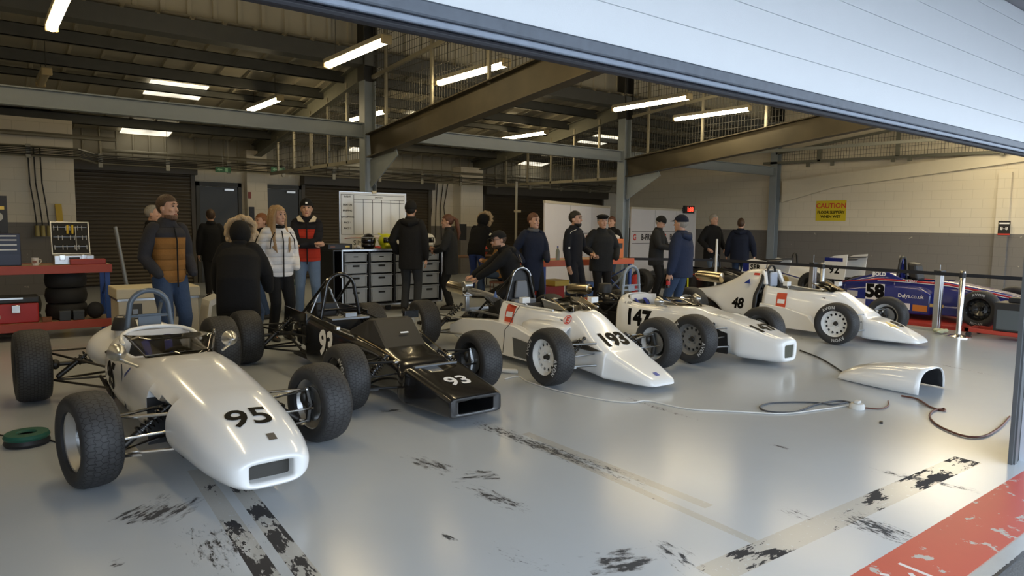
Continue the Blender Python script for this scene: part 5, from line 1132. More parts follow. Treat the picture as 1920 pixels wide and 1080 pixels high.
MB().bx(-.17, -.18, 0, .26, .2, .09).build('case_body', BLACKP, t, bevel=.01, smooth=False); MB().bx(.13, -.184, .03, .21, -.1805, .06).build('yellow_label', INKY, t, smooth=False)
MB().bx(-.13, -.184, .03, -.05, -.1805, .055).build('dull_label', mat('brown print', (.2, .08, .05), .5), t, smooth=False)
# whiteboard
wb = [onp(637, 360, 1, 11.42), onp(760, 366, 1, 11.42)]
x0, x1 = wb[0].x, wb[1].x; z1 = 2.035
t = thing('whiteboard', 'whiteboard timetable with ruled columns behind the helmets', 'whiteboard', ((x0+x1)/2, 11.42, 0))
ww = (x1-x0)/2
MB().bx(-ww, 0, .98, ww, .02, z1).build('board', mat('whiteboard face', (.70, .69, .64), .15), t, smooth=False)
MB().bx(-ww-.012, -.004, .98, -ww, .024, z1).bx(ww, -.004, .98, ww+.012, .024, z1).bx(-ww-.012, -.004, z1, ww+.012, .024, z1+.012).build('frame', ALU, t, smooth=False)
b = MB()
for x in (-ww+.02, -ww+.26, -ww+.44, -ww+.62, -ww+.80, -ww+.98, -ww+1.16): b.bx(x-.003, -.003, 1.30 if True else 0, x+.003, -.0005, z1-.04 if x < -ww+.3 else z1-.12)
for z in (z1-.04, z1-.12, z1-.17, 1.30): b.bx(-ww+.02 if z in (z1-.04, 1.30) else -ww+.26, -.003, z-.003, ww-.03, -.0005, z+.003)
b.build('ruled_lines', INK, t, smooth=False)
for tx, z in (('EVENT', z1-.08), ('SIGN ON', z1-.22), ('BRIEFING', z1-.32), ('QUALIFYING', z1-.43), ('RACE 1', z1-.53), ('RACE 2', z1-.63)): flat_text('row_heading', tx, INK, t, (-ww+.14, 0, z), UX, (0,0,1), .042, .001)
flat_text('column_heading', 'DRIVERS', INK, t, (.1, 0, z1-.08), UX, (0,0,1), .04)
flat_text('team_lettering', 'SIMON   W', INK, t, (-.10, 0, 1.15), UX, (0,0,1), .12)
b = MB(); b.tube([(-ww+.08, -.003, 1.225), (-ww+.2, -.003, 1.24), (-ww+.5, -.003, 1.245), (ww-.1, -.003, 1.235)], .012, 6, flat=[.2]*4); b.build('red_swoosh', RED, t)
MB().bx(-.03, -.02, z1-.01, .05, .03, z1+.04).build('board_clip', mat('cream clip', (.6, .55, .42), .5), t, smooth=False)
b = MB(); b.tube([(-ww+.1, .05, 0), (-ww+.1, .05, .98)], .014, 6); b.tube([(ww-.1, .05, 0), (ww-.1, .05, .98)], .014, 6); b.bx(-ww+.05, .02, .96, ww-.05, .06, .99); b.build('stand', ALU, t)
# pale cupboard gear beside the cabinet: folding chair
t = thing('folding_chair', 'green folding chair with steel legs at the black end of the cabinet', 'chair', (4.25, 11.75, 0))
MB().bx(-.2, -.02, .78, .2, .01, 1.0).build('backrest', mat('dark green canvas', (.015, .08, .07), .8), t, bevel=.01, smooth=False)
MB().bx(-.22, -.2, .44, .22, .2, .46).build('seat', mat('dark green canvas', (.015, .08, .07), .8), t, smooth=False)
for a, c in (((-.22, .2, 0), (-.22, -.02, 1.0)), ((.22, .2, 0), (.22, -.02, 1.0)), ((-.22, -.22, 0), (-.22, .16, .46)), ((.22, -.22, 0), (.22, .16, .46))): MB().tube([a, c], .011, 8).build('leg', STEEL, t)

# ================= hoardings, clock, signs
HOARD = mat('white display board', (.74, .71, .71), .4, var=.03)
def hoard(label, A, B, z1, name, items):
    A, B = Vector(A), Vector(B); d = (B-A); ln = d.length; a = math.atan2(d.y, d.x)
    t = thing('display_board', label, 'display board', (A.x, A.y, 0), a)
    MB().bx(0, 0, .03, ln, .03, z1).build('board', HOARD, t, smooth=False); MB().bx(-.01, -.012, z1-.02, ln+.01, .04, z1+.035).build('top_rail', CREAM, t, smooth=False)
    n = 3
    for k in range(1, n): MB().bx(ln*k/n-.004, -.003, .03, ln*k/n+.004, -.0005, z1-.02).build('joint', mat('grey joint', (.3, .3, .3), .5), t, smooth=False)
    for s in (.1, ln-.1): MB().bx(s-.02, 0, 0, s+.02, .3, .03).build('foot', STEEL, t, smooth=False)
    for tx, x, z, sz, m in items: flat_text('board_lettering', tx, m, t, (x, -.002, z), UX, (0,0,1), sz, .008, 1.05)
    for x, z, w, h, m in name: MB().bx(x-w/2, -.0035, z-h/2, x+w/2, -.0005, z+h/2).build('board_stripe', m, t, smooth=False)
DKP = mat('dark print', (.03, .028, .03), .5)
hoard('white display board with red and black lettering ahead of the second column', (9.22, 10.84), (13.2, 12.89), 1.97, [(2.9, 1.32, .9, .012, DKP), (2.9, 1.06, .9, .012, DKP)], [('G', 2.62, 1.19, .20, RED), ('B-', 2.85, 1.19, .20, DKP)])
hoard('white display board with framed lettering beside the block wall', (13.68, 12.58), (17.25, 13.25), 1.97, [(1.4, 1.36, 2.7, .014, DKP), (1.4, 1.04, 2.7, .014, DKP)], [('G', .18, 1.20, .22, RED), ('B-FRW', .85, 1.20, .22, DKP), ('G', 1.78, 1.20, .22, RED), ('B-FRW', 2.4, 1.20, .22, DKP)])
q = onp(1287, 393, 1, 13.12)
t = thing('digital_clock', 'black digital clock with red figures on the display board', 'clock', (q.x, 13.05, q.z))
MB().bx(-.22, -.05, -.11, .22, .02, .11).bx(-.27, -.03, -.05, -.22, .0, .05).build('case', BLACKP, t, smooth=False)
flat_text('clock_figures', '1:38', mat('lit red figures', (1.0, .04, .02), emit=4.0), t, (.02, -.05, .0), UX, (0,0,1), .17, .006, depth=.003)
def wall_sign(name, label, y, z, w, h, m): 
    t = thing(name, label, 'sign', (XR-.004, y, z)); MB().bx(-.006, -w/2, -h/2, .0, w/2, h/2).build('plate', m, t, smooth=False); return t
t = wall_sign('caution_sign', 'yellow caution sign on the cream block wall', 9.985, 1.995, .86, .56, mat('yellow sign', (.66, .52, .02), .5))
V = (0, -1, 0)
for tx, z, sz, m in (('CAUTION', .135, .19, RED), ('FLOOR SLIPPERY', -.045, .105, INK), ('WHEN WET', -.165, .105, INK)): flat_text('sign_lettering', tx, m, t, (-.006, 0, z), V, (0,0,1), sz, .004, depth=.002)
t = wall_sign('notice_sign', 'small black notice with white figures on the wall pilaster', 5.79, 1.565, .24, .33, mat('black notice', (.015, .015, .016), .5)); t.location.x = XR-.114
MB().bx(-.008, -.10, .09, -.0065, .10, .125).build('white_band', INKW, t, smooth=False); flat_text('notice_lettering', '8–8', INKW, t, (-.006, 0, -.01), V, (0,0,1), .10, .002, depth=.002)
MB().bx(-.008, -.12, -.16, -.0065, .12, -.125).build('red_band', RED, t, smooth=False)
for u, y, lb in ((412, YB-.075, 'green exit sign under the cable tray above the far shutter'), (514, YB-.075, 'green exit sign under the cable tray beside the second grey door')):
    q = onp(u, 313, 1, 17.2); t = thing('exit_sign', lb, 'sign', (q.x, 16.93, q.z-.08)); MB().bx(-.17, -.01, -.06, .17, .01, .06).build('plate', mat('green sign', (.01, .12, .03), .4), t, smooth=False); MB().poly([(-.13, -.012, 0), (-.08, -.012, .04), (-.08, -.012, .015), (-.02, -.012, .015), (-.02, -.012, -.015), (-.08, -.012, -.015), (-.08, -.012, -.04)], (0, .003, 0)).bx(.04, -.012, -.04, .10, -.009, .04).build('arrow_mark', mat('pale green print', (.3, .6, .35), .4), t, smooth=False); MB().tube([(0, 0, .06), (0, 0, .3)], .006, 5).build('hanger', STEEL, t)
# black and red notice plates on the pier between the doors
for u, v, w, h, m, lb in ((472, 405, .13, .45, mat('dark blue grey plate', (.02, .025, .035), .5), 'tall dark plate fixed on the pier between the grey doors'), (468, 366, .07, .16, mat('dull red plate', (.25, .05, .04), .5), 'small dull red plate on the pier above the tall dark plate'), (451, 369, .20, .12, BLACKP, 'small black box on the wall beside the first grey door')):
    q = onp(u, v, 1, 17.74); tag(MB().bx(-w/2, -.02, -h/2, w/2, 0, h/2).build('wall_plate', m, loc=(q.x, 17.748 if u > 455 else 17.99, q.z), smooth=False), lb, 'sign')
for u, v, lb in ((868, 435, 'black notice plate on the pale pier behind the woman with a ponytail'),):
    q = onp(u, v, 1, 17.54); tag(MB().bx(-.12, -.02, -.24, .12, 0, .24).build('wall_plate', BLACKP, loc=(q.x, 17.549, q.z), smooth=False), lb, 'sign')
# hanging cables with connectors over the bench, yellow level on the wall
for i, u in enumerate((53, 64, 76)):
    q = onp(u, 300, 1, 16.35); b = MB(); b.tube([(q.x, 16.44, 2.9), (q.x+.01, 16.43, 2.2), (q.x+.06, 16.42, 1.75), (q.x+.09, 16.42, 1.36)], .012, 6)
    t = thing('power_drop', '%s of the three black cable drops with yellow connectors over the red bench' % ('outermost', 'middle', 'innermost')[i], 'cable', (0, 0, 0), 0, 'cable drops on the block wall'); b.build('cable', RUBBER, t)
    b = MB(); b.tube([(q.x+.09, 16.41, 1.37), (q.x+.09, 16.40, 1.16)], [.035, .042], 10); b.build('connector', mat('dull yellow connector', (.35, .30, .12), .5), t)
q = onp(98, 382, 1, 16.4); q2 = onp(104, 430, 1, 16.4)
t = thing('spirit_level', 'yellow spirit level propped against the block wall', 'level', (q2.x, 16.40, 0)); b = MB(); b.bar((.16, -.05, .0), (q.x-q2.x+.10, .05, q.z), .11, .04, (0,1,0)); b.build('bar', mat('yellow level', (.60, .40, .02), .45), t); MB().bx(q.x-q2.x+.09, .02, 1.2, q.x-q2.x+.15, .0, 1.3).build('vial', BLACKP, t)
for i, x in enumerate((10.85, 11.05, 11.25, 11.42)):
    tag(MB().tube([(x, 17.96, 2.7), (x-.05*i, 17.95, 2.0), (x-.12+.03*i, 17.94, 1.0)], .014, 6).build('wall_cable', RUBBER), 'black cable hanging on the pale wall behind the tall man in black', 'cable', 'cables hanging by the second shutter')
t = thing('standing_pole', 'slim pale pole standing in front of the third shutter', 'pole', (10.60, 13.55, 0))
pz = onp(962, 340, 1, 13.55).z; MB().tube([(0, 0, .02), (0, 0, pz)], .03, 10).build('pole', mat('pale grey pole', (.42, .40, .33), .45), t); MB().lathe([(.001, 0), (.2, 0), (.2, .02), (.04, .03), (.001, .03)]).build('base', STEEL, t); MB().bx(-.04, -.04, pz-.75, .12, .04, pz-.69).build('clamp', CREAM, t, smooth=False)
# ================= stanchions and belt
def stanchion(label, x, y, h, r, m):
    t = thing('barrier_post', label, 'barrier post', (x, y, 0)); MB().lathe([(.001, 0), (.16, 0), (.16, .012), (.06, .03), (r, .04), (r, h), (r*.8, h+.01), (.001, h+.01)], n=24).build('post', m, t); MB().lathe([(r+.004, h-.09), (r+.004, h-.02), (r, h-.02), (r, h-.09)], n=20).build('belt_collar', BLACKP, t); return t
stanchion('chrome barrier post beside the blue racing car', 11.01, 3.84, .93, .036, CHROME)
stanchion('dull steel barrier post behind the cockpit of the white car 48', 11.22, 6.0, .93, .036, ALU)
t = thing('white_pole', 'slim white pole standing behind the white car 48', 'pole', (11.2, 8.1, 0)); MB().tube([(0, 0, .02), (0, 0, 1.28)], .022, 10).build('pole', mat('white pole', (.72, .72, .70), .4), t); MB().lathe([(.001, 0), (.14, 0), (.14, .015), (.03, .03)]).build('base', BLACKP, t)
belt = [((9.83, 9.3), (11.2, 8.1)), ((11.2, 8.1), (11.22, 6.0)), ((11.22, 6.0), (11.01, 3.84)), ((11.01, 3.84), (10.9, 1.9))]
for i, (a, c) in enumerate(belt):
    a, c = Vector(a), Vector(c); d = (c-a).normalized(); a = a+d*.045; c = c-d*(.045 if i < 3 else 0)
    tag(MB().bar((a.x, a.y, .88), (c.x, c.y, .88), .004, .05).build('barrier_belt', mat('black webbing', (.012, .013, .018), .8), smooth=False), ('black barrier belt stretching from the orange bench to the white pole', 'black barrier belt between the white pole and the dull steel post', 'black barrier belt between the dull steel post and the chrome post', 'black barrier belt running from the chrome post towards the door jamb')[i], 'belt')
t = thing('setup_stand', 'tall aluminium setup stand in front of the blue car', 'stand', (11.40, 4.28, 0))
for s in (-.035, .035): MB().bx(s-.028, -.04, .02, s+.028, .04, .86).build('aluminium_upright', ALU, t, bevel=.006, smooth=False)
MB().bx(-.08, -.02, 0, .08, .75, .03).build('base_rail', ALU, t, smooth=False); MB().bx(-.09, -.05, .86, .09, .05, .91).build('gauge_head', BLACKP, t, smooth=False); MB().tube([(0, 0, .91), (0, 0, .99)], .006, 6).build('pin', STEEL, t)
t = thing('setup_stand', 'second aluminium setup stand with black head near the number 92 wing', 'stand', (11.56, 6.35, 0))
for s in (-.035, .035): MB().bx(s-.028, -.04, .0, s+.028, .04, .88).build('aluminium_upright', ALU, t, bevel=.006, smooth=False)
MB().bx(-.07, -.04, .88, .07, .04, .92).build('gauge_head', BLACKP, t, smooth=False); MB().tube([(0, 0, .92), (0, 0, 1.05)], .006, 6).build('pin', STEEL, t)
tag(MB().bx(11.68, 2.95, 0, 13.5, 6.9, .052).build('floor_mat', mat('red mat', (.40, .03, .02), .6), smooth=False), 'red raised mat under the blue racing car', 'mat')
q = fl(1768, 624); crumple('work_glove', 'pale yellow work glove on the floor between the stand and the chrome post', 'glove', q.x-.12, q.y+.0, 0, (.17, .10, .07), mat('pale yellow cloth', (.55, .55, .36), .9), 9)
q = fl(1888, 632)
t = thing('tool_trolley', 'low red trolley in front of the blue car', 'trolley', (q.x-.20, q.y-.15, 0))
MB().bx(-.22, -.55, .07, -.17, .55, .12).bx(.17, -.55, .07, .22, .55, .12).bx(-.22, .5, .07, .22, .55, .12).bx(-.22, -.55, .07, .22, -.5, .12).build('frame', mat('red trolley paint', (.45, .05, .03), .4), t, smooth=False)
for x in (-.2, .2):
    for y in (-.5, .5): MB().lathe([(.001, -.02), (.035, -.02), (.035, .02), (.001, .02)], (x, y, .035), 0, 14).build('caster', BLACKP, t)
t = thing('tool_chest', 'black tool chest with grey front panel on the low red trolley', 'tool chest', (q.x-.20, q.y-.22, .121))
MB().bx(-.2, -.28, 0, .2, .28, .40).build('body', BLACKP, t, bevel=.012, smooth=False); MB().bx(-.204, -.2, .03, -.2005, .24, .30).build('front_panel', mat('grey panel', (.12, .14, .15), .4, metal=.4), t, smooth=False); MB().bx(-.1, -.15, .40, .12, .15, .47).build('lid_tray', BLACKP, t, bevel=.012, smooth=False)
tag(MB().bx(9.0, 7.6, 0, 10.0, 8.6, .012).build('floor_mat', mat('red mat', (.40, .03, .02), .6), smooth=False), 'small red floor mat in front of the orange bench', 'mat')
t = thing('yellow_stand', 'yellow inverted-U stand beside the black racing car', 'stand', (11.42, 9.0, 0)); MB().tube([(-.11, 0, .0), (-.09, 0, .8), (-.05, 0, 1.06), (0, 0, 1.1), (.05, 0, 1.06), (.09, 0, .8), (.11, 0, 0)], .016, 8).build('hoop', mat('fluorescent yellow', (.62, .66, .02), .3, coat=.4), t); MB().bx(-.16, -.12, 0, -.06, .12, .02).build('foot', BLACKP, t, smooth=False); MB().bx(.06, -.12, 0, .16, .12, .02).build('foot', BLACKP, t, smooth=False)
# ================= floor clutter
t = thing('engine_cover', 'loose white moulded engine cover lying on the open floor', 'body panel', (7.03, 2.64, 0))
rings = [[(hw*math.copysign(abs(math.cos(a))**.55, math.cos(a))*(1+.10*(1-math.sin(a))), y+.10*math.sin(a)*yy, .012+h*abs(math.sin(a))**.6) for a in [PI*k/20 for k in range(21)]] for y, hw, h, yy in ((0, .26, .21, .0), (.05, .265, .215, 0), (.28, .26, .21, 0), (.5, .24, .185, 0), (.68, .21, .13, 0), (.78, .18, .07, 0), (.80, .17, .03, 0))]
MB().loft(rings, False, False, closed=False).build('shell', WHITE, t, solid=.008, sharp=60)
MB().loft([[(x*.965, y+.012, max(.004, z*.955)) for x, y, z in r] for r in rings[:5]], False, False, closed=False).build('dark_lining', BLACKM, t, solid=.003)
def cable(name, label, pts, m, r=.006, z=None):
    P = [fl(*p, 0) for p in pts]; out = []
    for i in range(len(P)-1):
        p0, p1, p2, p3 = P[max(0, i-1)], P[i], P[i+1], P[min(len(P)-1, i+2)]
        for k in range(5):
            f = k/5; out.append(.5*((2*p1)+(p2-p0)*f+(2*p0-5*p1+4*p2-p3)*f*f+(3*p1-p0-3*p2+p3)*f**3))
    out.append(P[-1]); out = [Vector((p.x, p.y, r+.001)) for p in out]
    return tag(MB().tube(out, r, 8, round_=False).build(name, m), label, 'cable')
WC = mat('white flex', (.62, .61, .58), .5); BRN = mat('brown flex', (.13, .045, .03), .5); GRYC = mat('dark grey flex', (.05, .055, .065), .5)
cable('extension_lead', 'white extension lead snaking across the floor below the white wedge car', [(946, 712), (972, 707), (990, 717), (1050, 735), (1130, 751), (1185, 756), (1215, 753), (1290, 768), (1380, 773), (1470, 777), (1540, 769), (1590, 762)], WC)
cable('power_cable', 'dark grey cable looped on the floor by the white socket', [(1600, 757), (1570, 753), (1530, 760), (1490, 774), (1440, 773), (1425, 764), (1450, 757), (1520, 756), (1560, 760), (1590, 755)], GRYC, .007)
cable('power_cable', 'brown flex running from the loose cover to the door jamb', [(1690, 744), (1720, 750), (1745, 765), (1770, 772), (1768, 768), (1750, 772), (1743, 782), (1752, 795), (1775, 808), (1810, 820), (1845, 820), (1875, 803), (1893, 783)], BRN, .008)
cable('power_cable', 'black hose from the square-nosed white car to the loose engine cover', [(1500, 658), (1540, 674), (1580, 699), (1606, 714)], RUBBER, .008)
cable('power_cable', 'short brown flex curling beside the white socket', [(1622, 766), (1650, 768), (1665, 762), (1665, 753)], BRN, .006)
q = fl(1607, 766); t = thing('socket_block', 'round white socket block at the end of the white lead', 'socket', (q.x, q.y, 0)); MB().lathe([(.001, 0), (.06, 0), (.06, .03), (.05, .045), (.001, .046)], n=24).build('body', WC, t); MB().bx(-.03, -.02, .046, .03, .02, .07).build('plug', WC, t, bevel=.006)
q = fl(953, 700); t = thing('plug_connector', 'cream plug and connector lying beside the black car wheel', 'plug', (q.x, q.y, 0)); MB().tube([(-.05, .08, .025), (.05, -.06, .025)], [.022, .026], 10, round_=True).build('body', WC, t); MB().tube([(-.055, .09, .025), (-.11, .16, .025)], .024, 10, round_=True).build('socket', BLACKP, t)
q = fl(51, 832); t = thing('cable_reel', 'green round cable reel on the floor beside the white car 95', 'cable reel', (q.x, q.y, 0))
MB().lathe([(.001, 0), (.125, 0), (.135, .02), (.125, .045), (.06, .045), (.001, .045)], n=32).build('drum', BLACKP, t); MB().lathe([(.05, .046), (.13, .046), (.135, .06), (.125, .08), (.06, .082), (.05, .07)], n=32).build('green_cover', mat('green plastic', (.01, .10, .07), .45), t); MB().lathe([(.001, .046), (.05, .046), (.045, .06), (.001, .062)], n=20).build('socket_plate', BLACKP, t)
cable('reel_flex', 'thin black flex trailing from the green cable reel', [(0, 817), (15, 820), (22, 824)], RUBBER, .005); cable('reel_flex', 'short black flex running from the reel under the white car', [(88, 822), (100, 829), (125, 833), (160, 830)], RUBBER, .005)
for u, v, lb in ((1652, 793, 'scrap of black rubber on the open floor by the cable'), ):
    q = fl(u, v); tag(MB().bx(-.025, -.012, 0, .025, .012, .012).build('rubber_scrap', BLACKM, loc=(q.x, q.y, 0), rot=(0, 0, .4), bevel=.003), lb, 'scrap')
# ================= orange bench contents, extinguisher, loose tyre
OZ = .904
def bottle(label, x, y, z, r, h, m, cap): 
    t = thing('bottle', label, 'bottle', (x, y, z)); MB().lathe([(.001, 0), (r, 0), (r, h*.62), (r*.35, h*.85), (r*.35, h*.92), (.001, h*.93)], n=16).build('body', m, t); MB().lathe([(r*.42, h*.9), (r*.42, h), (.001, h)], n=12).build('cap', cap, t)
bottle('clear water bottle on the orange bench', 8.05, 9.1, OZ, .035, .24, mat('clear bottle', (.35, .42, .45), .1, trans=.5), mat('blue vinyl', (.02, .05, .28), .4)); bottle('pale green bottle on the orange bench', 7.85, 9.2, OZ, .04, .22, mat('pale green bottle', (.35, .42, .2), .3), INKW)
t = thing('parts_bin', 'orange plastic bin with white rag at the end of the orange bench', 'bin', (9.55, 9.2, OZ)); MB().bx(-.14, -.12, 0, .14, .12, .36).build('bin', mat('orange plastic', (.6, .16, .03), .5), t, bevel=.012, smooth=False); MB().bx(-.10, -.125, .18, .10, -.1205, .28).build('black_label', BLACKM, t, smooth=False); MB().ell((0, 0, .38), (.12, .10, .06), 12, 8).build('rag', mat('off white cloth', (.55, .52, .48), .9), t)
t = thing('red_cup', 'red mug on the orange bench between the two men', 'mug', (8.62, 9.15, OZ)); MB().lathe([(.001, 0), (.04, 0), (.042, .1), (.038, .1), (.036, .01), (.001, .01)]).build('cup', REDP, t); MB().tube([(.04, 0, .08), (.065, 0, .06), (.04, 0, .03)], .006, 6).build('handle', REDP, t)
for i, (x, z, w, h, c, lb) in enumerate(((7.95, .222, .5, .22, (.30, .02, .02), 'red crate on the lower shelf of the orange bench'), (8.15, .443, .34, .10, (.55, .40, .08), 'yellow box stacked on the red crate under the orange bench'), (8.8, .222, .45, .26, (.03, .10, .28), 'blue plastic crate on the lower shelf of the orange bench'))):
    tag(MB().bx(-w/2, -.2, 0, w/2, .2, h).build('parts_crate', mat('parts crate %d' % i, c, .5), loc=(x, 9.27, z), bevel=.01, smooth=False), lb, 'crate')
t = thing('fire_extinguisher', 'red fire extinguisher on the floor by the display board', 'fire extinguisher', (10.95, 9.9, 0)); MB().lathe([(.001, 0), (.085, 0), (.088, .02), (.088, .42), (.06, .48), (.03, .50), (.001, .5)], n=20).build('cylinder', REDP, t); MB().bx(-.05, -.02, .5, .06, .02, .56).build('valve', BLACKP, t, smooth=False); MB().tube([(.05, 0, .54), (.13, 0, .45), (.11, 0, .15)], .012, 8).build('hose', RUBBER, t)
tyre_obj('loose black tyre standing upright near the fire extinguisher', (10.75, 10.55, .281), (0, PI/2, .5))
t = thing('trestle_table', 'brown table behind the crouching mechanic', 'table', (9.3, 13.8, 0)); MB().bx(-.9, -.35, .72, .9, .35, .75).build('top', mat('brown table top', (.15, .07, .03), .5), t, smooth=False)
for x in (-.8, .8):
    for y in (-.28, .28): MB().tube([(x, y, 0), (x, y, .72)], .015, 8).build('leg', DARKST, t)
t = thing('racing_helmet', 'red and white racing helmet on the brown table', 'helmet', (9.65, 13.62, .751)); MB().ell((0, 0, .13), (.12, .15, .13), 18, 12).build('shell', mat('red white helmet', (.55, .07, .04), .3, var=.9, vscale=9), t); MB().bx(-.1, -.155, .09, .1, -.11, .16).build('visor', BLACKG, t, bevel=.02)
bottle('small clear bottle on the brown table', 9.4, 13.6, .751, .03, .2, mat('clear bottle', (.35, .42, .45), .1, trans=.5), INKW)
t = thing('box', 'pale cardboard box on the near end of the brown table', 'box', (8.6, 13.7, .751)); MB().bx(-.09, -.14, 0, .09, .14, .2).build('carton', CREAM, t, smooth=False); MB().bx(-.02, -.142, .0, .02, .142, .202).build('tape', mat('brown tape', (.4, .28, .15), .4), t, smooth=False)
# ================= people (local: facing -Y, metres for a 1.75 m person, scaled)
def ik(a, b, l1, l2, hint):
    a, b = Vector(a), Vector(b); d = b-a; L_ = min(d.length, (l1+l2)*.999); u = d.normalized()
    x = (l1*l1-l2*l2+L_*L_)/(2*L_); h = math.sqrt(max(0, l1*l1-x*x)); p = Vector(hint); p = p-u*p.dot(u); p.normalize()
    return a+u*x+p*h
JEANS = cloth('blue denim', (.035, .058, .11)); JEANSL = cloth('washed denim', (.11, .16, .25)); BLKC = cloth('black cloth', (.009, .009, .010)); NAVY = cloth('navy cloth', (.010, .014, .030)); NAVY2 = cloth('mid navy cloth', (.017, .025, .055))
DKGR = cloth('charcoal cloth', (.018, .019, .021)); GRYT = cloth('dark grey trousers', (.03, .032, .036)); SHOE = mat('dark shoe', (.012, .011, .010), .5); SHOEW = mat('pale trainer', (.35, .35, .35), .5)
FUR = mat('pale fur trim', (.45, .34, .22), .95, bump=1.0, bscale=70, var=.3, vscale=40)
SKIN2 = mat('warm skin', (.52, .30, .21), .5, var=.05); LIP = mat('lips', (.32, .12, .10), .5); EYEW = mat('eye', (.05, .04, .035), .2); HAIRS = {}
def hairm(n, c): return mat('hair '+n, c, .55, bump=.8, bscale=90, var=.3, vscale=50)
def hand(mb, w, d, n, side, curl=.5, k=1.0):
    """palm, four fingers and a thumb from wrist w along d; n is the palm normal (fingers curl towards it)"""
    d = Vector(d).normalized(); n = Vector(n); n = (n-d*n.dot(d)).normalized(); s = d.cross(n)*side; w = Vector(w)
    mb.tube([w-d*.02, w+d*.02, w+d*.055, w+d*.088], [.026, .034, .041, .038], 10, flat=[.7, .5, .42, .38], round_=True) if abs(d.z) < .8 else mb.ell(w+d*.05, (.041, .041, .05), 10, 8, Matrix((s, n*.45, d)).transposed())
    for i, (o, l, q) in enumerate(((.030, .070, .0092), (.010, .080, .0095), (-.010, .074, .0092), (-.029, .058, .0082))):
        p = w+d*.088+s*o; a = curl*(.8+.12*i); pts = [p-d*.02, p]
        for f, an in ((.45, a*.6), (.32, a*1.3), (.23, a*1.9)): p = p+(d*math.cos(an)+n*math.sin(an))*l*f; pts.append(p)
        mb.tube(pts, [q*1.05, q*1.1, q, q*.92, q*.8], 8, round_=True)
    t0 = w+d*.030+s*.034; mb.tube([t0-s*.014, t0, t0+d*.026+s*.020+n*.012, t0+d*.054+s*.026+n*.022], [.014, .014, .011, .009], 8, round_=True)
